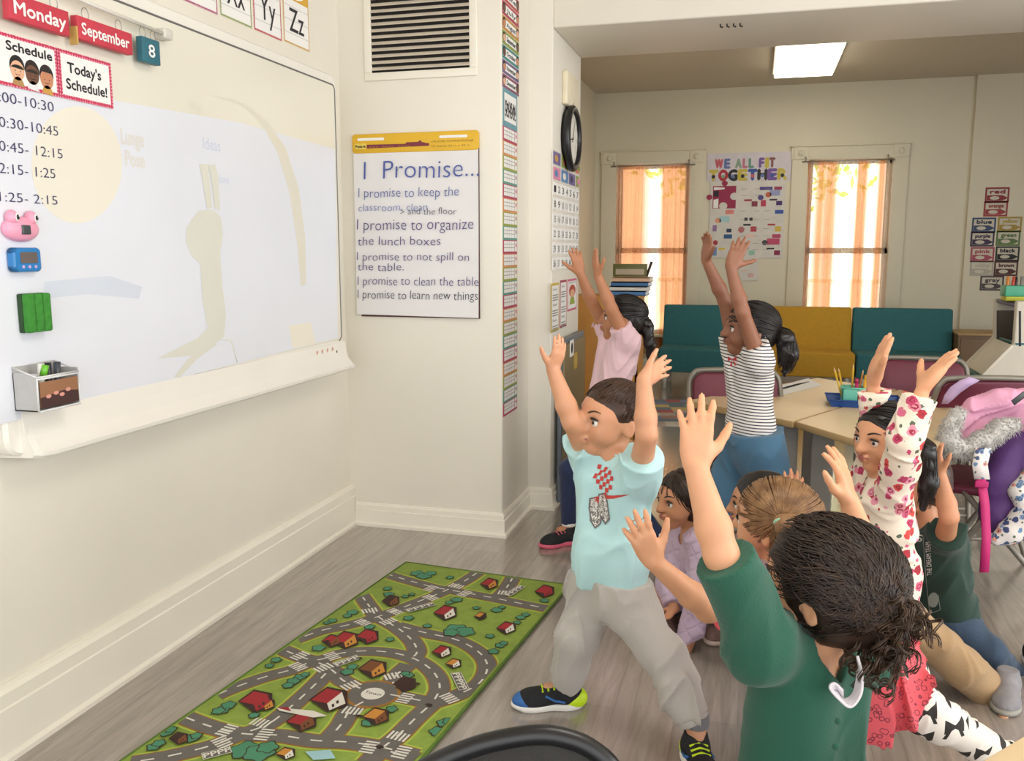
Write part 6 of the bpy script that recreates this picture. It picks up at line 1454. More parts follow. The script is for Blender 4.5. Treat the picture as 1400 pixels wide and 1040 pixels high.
# -- boy in the aqua T-shirt
def child_aqua():
    J = dict(head=ad(836, 574, 2.36), hh=0.2, face=-RT * 0.86 - FWH * 0.42 + Z3 * 0.08, headup=Z3 + RT * 0.1,
             sR=ad(806, 628, 2.42), eR=ad(782, 576, 2.32), wR=ad(756, 505, 2.33), tipR=ad(772, 459, 2.31), thR=-RT - FWH * 0.6,
             sL=ad(874, 650, 2.27), eL=ad(884, 594, 2.17), wL=ad(880, 519, 2.20), tipL=ad(915, 496, 2.27), thL=Z3 - RT * 0.4 - FWH * 0.2, handL=dict(curl=(4, 6, 8, 10), spread=6),
             hR=ad(813, 806, 2.39), hL=ad(852, 812, 2.31), kR=ad(792, 872, 2.37), aR=ad(772, 934, 2.46), tR=onz(715, 955, 0.03),
             kL=ad(902, 890, 2.24), aL=ad(952, 992, 2.17), tL=onz(960, 1040, 0.03), brow=HMID, belly=0.018)
    p = Person('child in an aqua sneaker T-shirt and grey joggers, arms raised beside the road rug', under(J['hL'], J['hR']), SK_A, J, h=0.0042)
    aq = cloth('aqua_jersey', 'B9E2E5', bump=0.15)
    p.shirt(aq, 'shirt', hem=0.93, sleeve=0.5, sg=0.022, g=0.019, fold=0.0035, freq=44, seed=4, flare=0.15)
    p.pants(cloth('grey_twill', 'B8B3AD', bump=0.3), 'joggers', g=0.018, ends=(0.93, 0.9), fold=0.0055, freq=48, seed=8, top=0.82, flare=0.008)
    for a, k in ((J['aR'], J['kR']), (J['aL'], J['kL'])):
        d = unit(V(a) - V(k)); p.band('ankle_cuff', V(a) - d * 0.035, V(a) - d * 0.008, 0.046, 0.04, MATS['grey_twill'], p.joggers if hasattr(p, 'joggers') else p.trousers)
    for a, t in ((J['aR'], onz(698, 957, 0.024)), (J['aL'], onz(966, 1070, 0.024))):
        p.shoe(a, t, RUB_B, RUB_W, accent=BLUEUP, lace=NEON, sock=SOCKG, heelc=NEON, L=0.17)
    sd = SDF(0.004); g = p.hairline(sd, 0.02, low=-0.12); hair = sd.build('hair', HMID, p.root, folds(0.0012, 150, 3, (1, 0.3, 0.2)))
    P_, r_ = comb(p, g(-0.3, 0.5), 800, 31, 0.003, 0.0012, cap_k=(0.475, 0.405, 0.41), region=lambda d: d[2] > -0.15 and d[0] < 0.82 and not (d[0] > 0.35 and d[2] < 0.35), wave=0.003); tubes_mesh('short_strands', P_, r_, HMID, hair, 4)
    # pictures on the T-shirt: red checked basketball-shoe drawing
    RED = mat('red_print', 'C8403A', 0.7); LINE = mat('grey_print', '6E6A6A', 0.7); WP = mat('white_print', 'E9E6E2', 0.7)
    n = unit(-p.fwd); ux = unit(np.cross(Z3, -n)); ux = ux if ux @ RT > 0 else -ux
    C = ad(804, 676, 2.25); uy = Z3; K_ = 1.45
    def art(q):
        for i in range(6):
            for j in range(5):
                if (i + j) % 2 == 0 and not (i + j < 2): q.poly([C + ux * (-0.022 + i * 0.008 + a) * K_ + uy * (0.006 + j * 0.008 + b - i * 0.001) * K_ for a, b in ((0, 0), (0.008, 0), (0.008, 0.008), (0, 0.008))], RED)
        q.poly([C + ux * a * K_ + uy * b * K_ for a, b in ((0.0, -0.006), (0.03, -0.001), (0.062, 0.006), (0.03, -0.007), (0.008, -0.012))], RED)
        for k, (dx, dy) in enumerate(((0.0, -0.03), (0.02, -0.018))):
            o = C + ux * (-0.012 + dx) * K_ + uy * dy * K_
            q.poly([o + ux * a * K_ + uy * b * K_ for a, b in ((-0.016, 0.012), (0.0, 0.018), (0.008, 0.004), (0.014, -0.03), (0.004, -0.042), (-0.012, -0.03), (-0.018, -0.008))], LINE)
            o = o - n * 0.0006
            q.poly([o + ux * a * K_ + uy * b * K_ for a, b in ((-0.013, 0.010), (0.0, 0.015), (0.006, 0.003), (0.011, -0.029), (0.003, -0.038), (-0.009, -0.028), (-0.015, -0.008))], WP)
            o = o - n * 0.0006
            for y in (-0.004, -0.012, -0.02): q.poly([o + ux * a * K_ + uy * b * K_ for a, b in ((-0.01, y), (0.007, y - 0.003), (0.007, y - 0.005), (-0.01, y - 0.0025))], LINE)
            q.poly([o + ux * a * K_ + uy * b * K_ for a, b in ((-0.006, 0.016), (0.006, 0.02), (0.006, 0.006), (-0.004, 0.008))], RED)
    on_surface(p.shirt, p.shirt, 'chest_print', art, n)
    # pocket seam
    return p
Person_shirt = Person.shirt

# -- girl in the pink shirt by the wall
def child_pink():
    J = dict(head=ad(851, 437, 3.95), hh=0.2, face=-RT + FWH * 0.1 + Z3 * 0.15,
             sL=ad(858, 466, 3.88), eL=ad(836, 422, 3.84), wL=ad(817, 376, 3.85), tipL=ad(811, 339, 3.86), thL=-FWH + RT * 0.3, handL=dict(spread=2, curl=(6, 6, 6, 6)),
             sR=ad(836, 460, 4.04), eR=ad(810, 415, 4.02), wR=ad(793, 373, 4.0), tipR=ad(786, 337, 3.98), thR=-RT - FWH * 0.3, handR=dict(spread=6),
             hL=ad(822, 614, 3.88), hR=ad(812, 614, 4.0), kR=ad(778, 642, 3.9), aR=ad(778, 718, 3.93), tR=onz(745, 738, 0.03),
             kL=ad(862, 682, 3.86), aL=ad(902, 736, 3.84), tL=onz(925, 750, 0.03))
    p = Person('child in a pale pink shirt and navy leggings, arms raised beside the wall pier', under(J['hL'], J['hR']), SK_B, J, h=0.005)
    p.shirt(cloth('pale_pink_cotton', 'E6C3CB', bump=0.15), 'shirt', hem=0.98, sleeve=0.5, g=0.016, sg=0.02, seed=12)
    p.pants(cloth('navy_knit', '1F2C50'), 'leggings', g=0.007, ends=(0.95, 0.95), fold=0.002, top=0.8)
    for a, t in ((J['aR'], onz(734, 743, 0.024)), (J['aL'], onz(928, 752, 0.024))):
        p.shoe(a, t, RUB_B, PINKSOLE, lace=PINKSOLE, sock=SOCKW, L=0.165)
    sd = SDF(0.0045); g = p.hairline(sd, 0.035, low=-0.28); sd.build('hair', HBLACK, p.root, folds(0.001, 160, 3))
    hair = p.root.children[-1]
    tie = ad(875, 428, 3.93); pts = [tie, ad(884, 445, 3.92), ad(888, 470, 3.92), ad(887, 495, 3.93)]
    sd = SDF(0.0045); sd.chain(pts, [0.018, 0.027, 0.024, 0.008]); po = sd.build('ponytail', HBLACK, hair, folds(0.003, 140, 2, (1, 0, 0.1)))
    P_, r_ = comb(p, tie, 160, 4, 0.004, 0.002, region=lambda d: d[2] > -0.2 and d @ (-RT) < 0.75); tubes_mesh('combed_strands', P_, r_, HBLACK, hair, 4)
    q = MB(); q.tube([tie + (V(0, math.sin(a), math.cos(a))) * 0.019 for a in np.linspace(0, 6.28, 13)], 0.006, mat('gold_hair_band', 'C9A33A', 0.5), 6); q.build('hair_tie', hair)
    return p

# -- girl in the striped T-shirt
def child_striped():
    J = dict(head=ad(1025, 452, 3.42), hh=0.205, face=-RT + FWH * 0.02 + Z3 * 0.12,
             sL=ad(1038, 494, 3.33), eL=ad(1015, 426, 3.29), wL=ad(999, 366, 3.3), tipL=ad(1016, 322, 3.32), thL=RT - FWH * 0.1 + Z3 * 0.1, handL=dict(spread=5, curl=(5, 5, 6, 8), tcurl=-5),
             sR=ad(1006, 478, 3.52), eR=ad(991, 411, 3.5), wR=ad(965, 355, 3.48), tipR=ad(970, 315, 3.46), thR=RT * 0.5 - FWH, handR=dict(spread=3),
             hL=ad(1042, 616, 3.36), hR=ad(1020, 616, 3.52), kR=ad(990, 692, 3.5), aR=ad(972, 792, 3.52), tR=onz(930, 815, 0.03),
             kL=ad(1066, 706, 3.36), aL=ad(1100, 790, 3.36), tL=onz(1080, 830, 0.03), lips='7F4A42', belly=0.02)
    p = Person('child in a navy-striped white T-shirt and blue culottes, reaching up beside the light wood table', under(J['hL'], J['hR']), SK_C, J, h=0.0045)
    p.shirt(stripes_material(), 'shirt', hem=0.92, sleeve=0.33, g=0.017, sg=0.022, fold=0.0022, freq=40, seed=21)
    p.pants(cloth('denim_blue_chambray', '48718F', bump=0.35), 'culottes', g=0.038, ends=(0.15, 0.15), fold=0.005, freq=38, seed=5, top=0.74, flare=0.03)
    for a, t in ((J['aR'], onz(925, 815, 0.024)), (J['aL'], onz(1075, 832, 0.024))): p.shoe(a, t, RUB_B, RUB_W, L=0.17)
    sd = SDF(0.0042); g = p.hairline(sd, 0.03, low=-0.26); hair = sd.build('hair', HBLACK, p.root, folds(0.001, 170, 3))
    tie = ad(1060, 452, 3.4); pts = [tie, ad(1073, 462, 3.38), ad(1078, 485, 3.38), ad(1073, 510, 3.39)]
    sd = SDF(0.0042); sd.chain(pts, [0.02, 0.036, 0.035, 0.012]); sd.build('ponytail', HBLACK, hair, folds(0.004, 110, 6, (1, 0, 0.2)))
    P_, r_ = comb(p, tie, 260, 7, 0.004, 0.0017, region=lambda d: d[2] > -0.25 and d @ (-RT) < 0.8); tubes_mesh('combed_strands', P_, r_, HBLACK, hair, 4)
    P_, r_ = tail(pts, [0.02, 0.038, 0.04, 0.026], 110, 3, 0.0016, 0.004, 2); tubes_mesh('loose_strands', P_, r_, HBLACK, hair, 4)
    q = MB(); q.tube([tie + V(0.3 * math.sin(a), math.sin(a), math.cos(a)) * 0.02 for a in np.linspace(0, 6.28, 13)], 0.007, mat('dark_red_band', '6E2A2E', 0.6), 6); q.build('hair_tie', hair)
    # small red bow at the neckline, contrast collar
    o = ad(1001, 491, 3.36); q = MB()
    for s in (1, -1): q.poly([o, o + RT * 0.016 * s + Z3 * 0.012, o + RT * 0.018 * s - Z3 * 0.008], mat('red_ribbon', 'B02A35', 0.6))
    q.poly([o, o - Z3 * 0.025 - RT * 0.008, o - Z3 * 0.03 + RT * 0.0], MATS['red_ribbon']); q.poly([o, o - Z3 * 0.026 + RT * 0.012, o - Z3 * 0.02 + RT * 0.018], MATS['red_ribbon'])
    on_surface(p.shirt, p.shirt, 'neck_bow', lambda qq: qq.__dict__.update(q.__dict__), ray(1001, 491), off=0.004, sub=0.02)
    return p

# -- crouching child in the lavender quilted jacket
def child_lavender():
    J = dict(head=ad(934, 684, 2.97), hh=0.195, face=-RT * 0.9 - FWH * 0.35, headup=Z3 - RT * 0.1,
             sL=ad(962, 744, 2.88), eL=ad(957, 822, 2.80), wL=ad(937, 893, 2.83), tipL=ad(922, 925, 2.84), thL=-RT,
             sR=ad(934, 742, 3.06), eR=ad(915, 800, 2.98), wR=ad(922, 832, 2.9), tipR=ad(906, 851, 2.86), thR=-RT - Z3 * 0.3,
             hL=ad(992, 822, 2.92), hR=ad(980, 818, 3.04), kR=ad(902, 818, 3.0), aR=ad(915, 900, 3.02), tR=onz(890, 915, 0.03),
             kL=ad(1020, 905, 2.9), aL=ad(993, 866, 2.98), tL=onz(954, 890, 0.024))
    p = Person('child in a lavender quilted jacket crouching behind the aqua T-shirt', under(J['hL'], J['hR']), SK_E, J, h=0.005)
    p.shirt(quilt_material(), 'jacket', hem=0.95, sleeve=1.92, g=0.024, sg=0.02, fold=0.003, freq=40, seed=31, flare=0.2)
    p.pants(cloth('dark_navy_cotton', '1B1F2E'), 'trousers', g=0.012, ends=(0.95, 0.9), fold=0.003, top=0.7)
    for a, t in ((J['aR'], onz(880, 915, 0.024)), (J['aL'], onz(954, 890, 0.024))): p.shoe(a, t, mat('taupe_mesh', '8A6F66', 0.8, 0.2, 40, 0.3, 250), mat('blush_rubber', 'D9C3B8', 0.6), L=0.17)
    sd = SDF(0.0048); g = p.hairline(sd, 0.04, low=-0.5)
    sd.cone(g(-0.3, 0.0), g(-0.34, -0.42), 0.06, 0.045, 0.03); hair = sd.build('hair', HDARK, p.root, folds(0.0015, 130, 3))
    P_, r_ = comb(p, g(-0.34, -0.3), 500, 33, 0.004, 0.0014, cap_k=(0.49, 0.42, 0.425), region=lambda d: d[2] > -0.3 and d[0] < 0.75 and not (d[0] > 0.3 and d[2] < 0.35), wave=0.003); tubes_mesh('combed_strands', P_, r_, HDARK, hair, 4)
    q = MB(); q.tube([g(0.1, 0.49, 0.1), g(0.0, 0.53, 0.16), g(-0.1, 0.52, 0.2)], 0.006, mat('pink_clip', 'D78FA0', 0.4), 6); q.build('hair_clip', hair)
    return p

# -- girl with the light brown gathered hair
def child_brown():
    J = dict(head=ad(1060, 716, 2.0), hh=0.195, face=-RT * 0.78 + FWH * 0.62 + Z3 * 0.05, headup=Z3 - RT * 0.06,
             sL=ad(1018, 822, 1.93), eL=ad(968, 833, 1.77), wL=ad(894, 768, 1.73), tipL=ad(862, 702, 1.72), thL=RT + Z3 * 0.3, handL=dict(spread=8, curl=(8, 8, 10, 12)),
             sR=ad(1098, 812, 2.06), eR=ad(1100, 740, 2.2), wR=ad(1070, 720, 2.34), 
             hL=ad(1196, 930, 1.93), hR=ad(1222, 918, 2.03), kL=ad(1285, 985, 1.95), aL=ad(1392, 1046, 2.05), tL=onz(1425, 1110, 0.024),
             kR=ad(1140, 985, 2.12), aR=ad(1120, 1060, 2.2), tR=onz(1035, 1075, 0.024), brow=HBROWN, hr=0)
    p = Person('child in a coral printed top and white bow-print leggings, lunging beyond the green sweater', under(J['hL'], J['hR']), SK_D, J, h=0.0042)
    p.shirt(print_material('coral_printed_jersey', 'DE5B66', '8E3444'), 'shirt', hem=1.17, sleeve=0.6, g=0.036, sg=0.02, fold=0.006, freq=60, seed=41, flare=0.5)
    p.pants(bow_material(), 'leggings', g=0.010, ends=(0.97, 0.97), fold=0.0025, top=0.85)
    sd = SDF(0.0045); sd.chain([V(J['sL']) + (V(J['eL']) - V(J['sL'])) * 0.0, V(p.neck) + p.up * 0.02], [0.058, 0.056], 0.03); sd.chain([V(J['sR']), V(p.neck)], [0.056, 0.05])
    sd.cone(V(p.neck), V(p.neck) - p.up * 0.1, 0.085, 0.075, 0.03); sd.build('vest', floral_material('lilac_floral_cotton', 'DCC8DA', 26), p.root, folds(0.002, 50, 2))
    for a, t in ((J['aL'], onz(1425, 1110, 0.024)), (J['aR'], onz(1035, 1075, 0.024))): p.shoe(a, t, mat('lilac_mesh', 'A79BB0', 0.8), RUB_W, L=0.17)
    sd = SDF(0.004); g = p.hairline(sd, 0.03, low=-0.42); hair = sd.build('hair', HBROWN, p.root, folds(0.0018, 140, 3, (0.4, 0.6, 1)))
    tie = ad(1068, 712, 1.88)
    P_, r_ = comb(p, tie, 620, 9, 0.008, 0.0014, cap_k=(0.5, 0.43, 0.435), region=lambda d: d[0] < 0.75 and d[2] > -0.55); tubes_mesh('combed_strands', P_, r_, HBROWN, hair, 4)
    pts = [tie, ad(1078, 722, 1.87), ad(1085, 755, 1.88), ad(1075, 800, 1.9)]
    sd = SDF(0.004); sd.chain(pts, [0.014, 0.03, 0.034, 0.012]); sd.build('ponytail', HBROWN, hair, folds(0.003, 140, 6, (1, 0.2, 0.2)))
    P_, r_ = tail(pts, [0.014, 0.036, 0.05, 0.045], 200, 5, 0.0013, 0.006, 3); tubes_mesh('loose_strands', P_, r_, HBROWN, hair, 4)
    q = MB(); e1, e2 = RT, Z3 * 0.5 - FWH * 0.4
    q.tube([tie - FWH * 0.008 + (e1 * math.cos(a) + e2 * math.sin(a)) * 0.016 for a in np.linspace(0, 6.28, 15)], 0.0045, mat('mint_elastic', '9CCDB4', 0.6), 6); q.build('hair_tie', hair)
    return p

# -- child mostly hidden behind the brown-haired girl
def child_hidden():
    J = dict(head=ad(1040, 690, 2.68), hh=0.195, face=-RT * 0.9 + FWH * 0.3,
             sL=ad(1020, 770, 2.6), sR=ad(1066, 768, 2.72), eR=ad(1082, 745, 2.62), wR=ad(1084, 692, 2.6), tipR=ad(1087, 641, 2.6), thR=-RT, handR=dict(spread=9, curl=(6, 6, 8, 10)),
             hL=ad(1075, 880, 2.6), hR=ad(1095, 880, 2.7), kL=ad(1066, 935, 2.62), aL=ad(1062, 985, 2.66), kR=ad(1050, 950, 2.75), aR=ad(1040, 990, 2.8))
    p = Person('mostly hidden child with one small raised hand, between the table leg and the coral top', under(J['hL'], J['hR']), SK_E, J, h=0.0055)
    p.shirt(cloth('pale_grey_jersey', 'C9C4CC'), 'shirt', hem=0.95, sleeve=0.5, fold=0.003); p.pants(cloth('charcoal_cotton', '35343A'), 'trousers', fold=0.003)
    sd = SDF(0.0055); p.hairline(sd, 0.035, low=-0.45); sd.build('hair', HBLACK, p.root, folds(0.001, 130, 3))
    return p

# -- girl in the floral dress
def child_floral():
    J = dict(head=ad(1211, 600, 2.6), hh=0.2, face=-RT * 0.93 - FWH * 0.36, headup=Z3 + RT * 0.06,
             sL=ad(1223, 668, 2.5), eL=ad(1236, 604, 2.41), wL=ad(1263, 529, 2.41), tipL=ad(1308, 476, 2.43), thL=FWH, handL=dict(curl=(-4, -4, -4, -4), spread=2),
             sR=ad(1190, 660, 2.7), eR=ad(1192, 596, 2.64), wR=ad(1194, 522, 2.62), tipR=ad(1213, 455, 2.62), thR=-FWH, handR=dict(curl=(-4, -3, -3, -4), spread=2),
             hL=ad(1226, 840, 2.52), hR=ad(1213, 838, 2.64), kL=ad(1312, 908, 2.5), aL=ad(1374, 966, 2.52), tL=onz(1368, 1012, 0.024),
             kR=ad(1196, 905, 2.66), aR=ad(1182, 965, 2.7), tR=onz(1150, 985, 0.03), belly=0.0)
    p = Person('child in a cream floral dress over khaki trousers, arms raised in front of the table', under(J['hL'], J['hR']), SK_D, J, h=0.0045)
    fm = floral_material()
    p.shirt(fm, 'dress', hem=1.06, sleeve=1.82, g=0.014, sg=0.019, fold=0.0035, freq=46, seed=51, flare=0.25, freqd=(1, 0.3, 0.1))
    p.pants(cloth('khaki_twill', 'A98B66', bump=0.3), 'trousers', g=0.014, ends=(0.95, 0.95), fold=0.004, freq=36, top=0.9, flare=0.012)
    for a, t in ((J['aL'], onz(1368, 1012, 0.024)), (J['aR'], onz(1140, 985, 0.024))): p.shoe(a, t, mat('grey_knit_shoe', '8C8A8E', 0.8, 0.1, 40, 0.3, 300), mat('grey_rubber', '9A9890', 0.6), sock=SOCKW, L=0.165)
    sd = SDF(0.0042); g = p.hairline(sd, 0.03, low=-0.3); hair = sd.build('hair', HBLACK, p.root, folds(0.0008, 170, 3))
    tie = ad(1256, 602, 2.58); pts = [tie, ad(1266, 615, 2.56), ad(1270, 660, 2.56), ad(1262, 694, 2.57)]
    sd = SDF(0.0042); sd.chain(pts, [0.02, 0.027, 0.026, 0.012]); sd.build('ponytail', HBLACK, hair, folds(0.002, 140, 6, (1, 0.3, 0.0)))
    P_, r_ = comb(p, tie, 300, 17, 0.003, 0.0013, region=lambda d: d[2] > -0.25 and d[0] < 0.8); tubes_mesh('combed_strands', P_, r_, HBLACK, hair, 4)
    P_, r_ = tail(pts, [0.02, 0.028, 0.028, 0.02], 120, 5, 0.0013, 0.002, 1); tubes_mesh('loose_strands', P_, r_, HBLACK, hair, 4)
    return p

# -- boy in the dark green printed T-shirt
def child_dream():
    J = dict(head=ad(1258, 662, 2.86), hh=0.195, face=-RT * 0.9 - FWH * 0.2, headup=Z3 - RT * 0.1,
             sL=ad(1290, 742, 2.74), eL=ad(1298, 706, 2.58), wL=ad(1285, 648, 2.62), tipL=ad(1279, 604, 2.66), thL=-FWH,
             sR=ad(1250, 730, 2.88), hL=ad(1308, 858, 2.74), hR=ad(1290, 856, 2.88),
             kL=ad(1352, 892, 2.66), aL=ad(1412, 948, 2.72), tL=onz(1460, 972, 0.024), kR=ad(1262, 905, 2.88), aR=ad(1250, 950, 2.90), tR=onz(1220, 960, 0.03))
    p = Person('child in a dark green lettered T-shirt and jeans behind the floral dress', under(J['hL'], J['hR']), SK_E, J, h=0.0048)
    p.shirt(cloth('bottle_green_jersey', '1E3A31'), 'shirt', hem=0.99, sleeve=0.42, g=0.02, sg=0.026, fold=0.0035, freq=45, seed=61, flare=0.25)
    p.pants(cloth('dark_denim', '33465C', bump=0.4), 'jeans', g=0.013, ends=(0.95, 0.95), fold=0.003)
    for a, t in ((J['aL'], onz(1460, 972, 0.024)), (J['aR'], onz(1210, 962, 0.024))): p.shoe(a, t, RUB_B, RUB_W, L=0.17)
    sd = SDF(0.005); p.hairline(sd, 0.03, low=-0.5); sd.build('hair', HMID, p.root, folds(0.0015, 130, 3))
    WP = mat('white_print', 'E9E6E2', 0.7); FA = mat('faded_print', '9FA8A2', 0.8)
    def art(q):
        D = 2.58; s = D / 1200.0
        q.text('ES', ad(1246, 737, D), RT, Z3, WP, h=11 * s, w=15 * s, bold=0.0006)
        q.text('THE DREAM TEAM', ad(1275, 786, D), unit(Z3 - RT * 0.12), unit(-RT - Z3 * 0.12), WP, h=7.5 * s, w=52 * s)
        for (x0, y0, x1, y1) in ((1262, 728, 1266, 786), (1266, 786, 1272, 842), (1272, 842, 1287, 836), (1287, 836, 1284, 815)):
            a, b = ad(x0, y0, D), ad(x1, y1, D); d = unit(b - a); e = unit(np.cross(d, FWH)) * 0.0009
            q.poly([a - e, a + e, b + e, b - e], FA)
        q.disc(ad(1277, 822, D), RT, Z3, 8 * s, 12 * s, FA)
        for k in range(3): q.text('* *', ad(1240 + k * 3, 750 + k * 12, D), RT, Z3, FA, h=7 * s)
    on_surface(p.shirt, p.shirt, 'lettered_print', art, ray(1258, 785))
    return p

# -- curly-haired girl in the green sweater, nearest the camera
def child_green():
    J = dict(head=ad(1122, 806, 1.45), hh=0.205, face=-RT * 0.8 + FWH * 0.58 + Z3 * 0.05, headup=Z3 - RT * 0.02,
             sL=ad(1042, 884, 1.37), eL=ad(986, 758, 1.33), wL=ad(951, 637, 1.36), tipL=ad(953, 538, 1.38), thL=RT + Z3 * 0.2, handL=dict(spread=8, curl=(8, 7, 8, 12), tcurl=30),
             sR=ad(1180, 900, 1.54), eR=ad(1190, 772, 1.62), wR=ad(1161, 684, 1.65), tipR=ad(1142, 606, 1.67), thR=-RT * 0.7 - FWH * 0.9, handR=dict(spread=9, curl=(14, 10, 8, 6), tcurl=45),
             hL=ad(1072, 1120, 1.40), hR=ad(1112, 1120, 1.51), kL=ad(1000, 1290, 1.40), aL=ad(1040, 1400, 1.5), kR=ad(1180, 1300, 1.5), aR=ad(1260, 1380, 1.45), brow=HDARK, belly=0.0)
    p = Person('child in a green sweater seen from behind, hands raised, nearest the camera', under(J['hL'], J['hR']), SK_D, J, h=0.004)
    gm = cloth('emerald_knit', '1A5542', bump=0.35, bscale=330)
    p.shirt(gm, 'sweater', hem=0.95, sleeve=0.98, g=0.024, sg=0.018, fold=0.0032, freq=26, seed=71, flare=0.35, neckcut=0.0, subs=[(ad(1128, 885, 1.42), ad(1133, 922, 1.40), 0.036, 0.012)])
    p.pants(cloth('charcoal_cotton', '35343A'), 'trousers', fold=0.003)
    hh, f, u, l, c = p.hh, p.f, p.u, p.l, p.c
    sd = SDF(0.0045); g = p.hairline(sd, 0.06, low=-0.42)
    B = [ad(1180, 815, 1.40), ad(1208, 835, 1.38), ad(1238, 842, 1.37)]
    sd.ell(g(-0.22, 0.0), (0.08, 0.085, 0.085), [f, l, u], 0.03); sd.ell(B[0], (0.062, 0.058, 0.058), [f, l, u], 0.02); sd.ell(B[1], (0.036, 0.036, 0.036), None, 0.02)
    vs, fs = sd.mesh(1, folds(0.004, 90, 9, (0.5, 0.5, 0.7))); hair = raw_mesh('hair', vs, fs, HDARK, p.root)
    tie = ad(1180, 822, 1.36); HHL = hair_mat('warm_highlight_brown_hair', '33231A', '55402F', 0.42)
    P_, r_ = comb(p, tie, 2600, 23, 0.010, 0.0009, cap_k=(0.53, 0.46, 0.43), region=lambda d: d[0] < 0.72 and d[2] > -0.72, wave=0.017, avoid=[(p.c - p.u * 0.04 * p.hh + p.l * 0.42 * p.hh - p.f * 0.02 * p.hh, 0.034)]); tubes_mesh('wavy_strands', P_, r_, HDARK, hair, 4)
    P_, r_ = comb(p, tie, 420, 29, 0.010, 0.0008, cap_k=(0.535, 0.465, 0.435), region=lambda d: d[0] < 0.5 and d[2] > -0.6, wave=0.016, avoid=[(p.c - p.u * 0.04 * p.hh + p.l * 0.42 * p.hh, 0.034)]); tubes_mesh('flyaway_strands', P_, r_, HHL, hair, 4)
    rs = np.random.RandomState(5); paths = []; rad = []
    for b, rr, N in ((B[0], 0.058, 520), (B[1], 0.048, 420), (B[2], 0.03, 190), (ad(1222, 880, 1.37), 0.028, 80), (ad(1200, 895, 1.37), 0.022, 50)):
        for i in range(N):
            d = unit(rs.normal(size=3)); p0 = b + d * rr * rs.uniform(0.3, 1.05); e1 = unit(np.cross(d, rs.normal(size=3))); e2 = np.cross(d, e1)
            R = rs.uniform(0.010, 0.024); ph = rs.uniform(0, 6.28); n = 20; tw = rs.uniform(3, 6.5); pit = rs.uniform(0.0, 0.03)
            paths.append([p0 + (e1 * math.cos(ph + tw * j / n) + e2 * math.sin(ph + tw * j / n)) * R * (1 - 0.35 * j / n) + d * (j / n - 0.5) * pit + V(0, 0, -0.012) * (j / n) ** 2 for j in range(n)])
            rad.append([0.0011 * (1.1 - 0.6 * j / n) for j in range(n)])
    tubes_mesh('bun_curls', paths, rad, HHL, hair, 4)
    paths = []; rad = []
    for i in range(70):
        b = (ad(1165, 800, 1.37), ad(1205, 830, 1.35), ad(1235, 838, 1.35), ad(1215, 880, 1.35), ad(1178, 892, 1.36))[i % 5]; p0 = b + rs.normal(size=3) * 0.02
        d = unit(rs.normal(size=3) * 0.6 + V(RT) * 0.7 - Z3 * 0.7 - FWH * 0.2); e1 = unit(np.cross(d, (0.3, 0.2, 0.9))); e2 = np.cross(d, e1); R = rs.uniform(0.008, 0.015); ph = rs.uniform(0, 6.28); n = 24; L_ = rs.uniform(0.03, 0.06); tw = rs.uniform(7, 12)
        for k in range(7):
            o = rs.normal(size=3) * 0.0022
            paths.append([p0 + o + d * L_ * j / n - Z3 * 0.012 * (j / n) ** 2 + (e1 * math.cos(ph + tw * j / n) + e2 * math.sin(ph + tw * j / n)) * R for j in range(n)]); rad.append([0.0011 * (1.1 - 0.7 * j / n) for j in range(n)])
    tubes_mesh('ringlets', paths, rad, HHL, hair, 4)
    # white hair cords hanging from the bun, neckline opening at the back with a row of buttons
    CORD = mat('white_hair_cord', 'D9D2D8', 0.5)
    for k in range(6):
        z = k * 0.003; q = MB()
        q.tube(smooth([ad(1172, 896, 1.335 + z), ad(1178 - k, 920, 1.325 + z), ad(1177 - 2 * k, 948, 1.318 + z), ad(1163 - 2 * k, 966 - 2 * k, 1.315 + z), ad(1147 - k, 955 - 2 * k, 1.318 + z), ad(1135 + k, 940 + k, 1.322 + z), ad(1141 + k, 934 + 2 * k, 1.326 + z), ad(1152, 944 + 2 * k, 1.326 + z)], 6), 0.0026, CORD, 7); q.build('hair_cord', hair)
    for y in (985, 1020):
        q = MB(); o = ad(1146 - (y - 985) * 0.1, y, 1.30); q.tube([o, o - FWH * 0.004], [0.006, 0.0055], MATS['emerald_knit'], 14)
        b = q.build('button', p.sweater)
    return p
PEOPLE = [child_aqua, child_pink, child_striped, child_lavender, child_brown, child_hidden, child_floral, child_dream, child_green]
for fn in PEOPLE: fn()
# ---------------------------------------------------------------- coat and backpack hanging on the right-hand folding chair
FUR = mat('pale_grey_fur', 'C9C6C2', 0.95, 0.12, 60, 0.9, 140); COATP = mat('pink_puffer_cloth', 'E6A6C4', 0.6, 0.05, 8, 0.15, 60)
ct = thing('coat', 'pink hooded coat with pale grey fur trim slung over the folding chair', 'coat', at(1350, 580, 3.5))
T = 3.22
sd = SDF(0.006)
for pts, rs in (([(1310, 590), (1330, 560), (1365, 545), (1405, 548)], [0.025, 0.04, 0.045, 0.045]), ([(1325, 605), (1348, 575), (1380, 556), (1420, 556)], [0.025, 0.036, 0.04, 0.045]), ([(1345, 600), (1368, 582), (1395, 572), (1430, 575)], [0.025, 0.034, 0.04, 0.045]), ([(1375, 585), (1395, 592), (1420, 605)], [0.03, 0.036, 0.04]), ([(1392, 570), (1405, 600), (1412, 625)], [0.03, 0.035, 0.03])):
    sd.chain([at(x, y, T + 0.09 + 0.03 * (i_ % 2)) for i_, (x, y) in enumerate(pts)], rs, 0.012)
sd.build('shell', COATP, ct, folds(0.006, 60, 3, (0.6, 0.2, 0.6)))
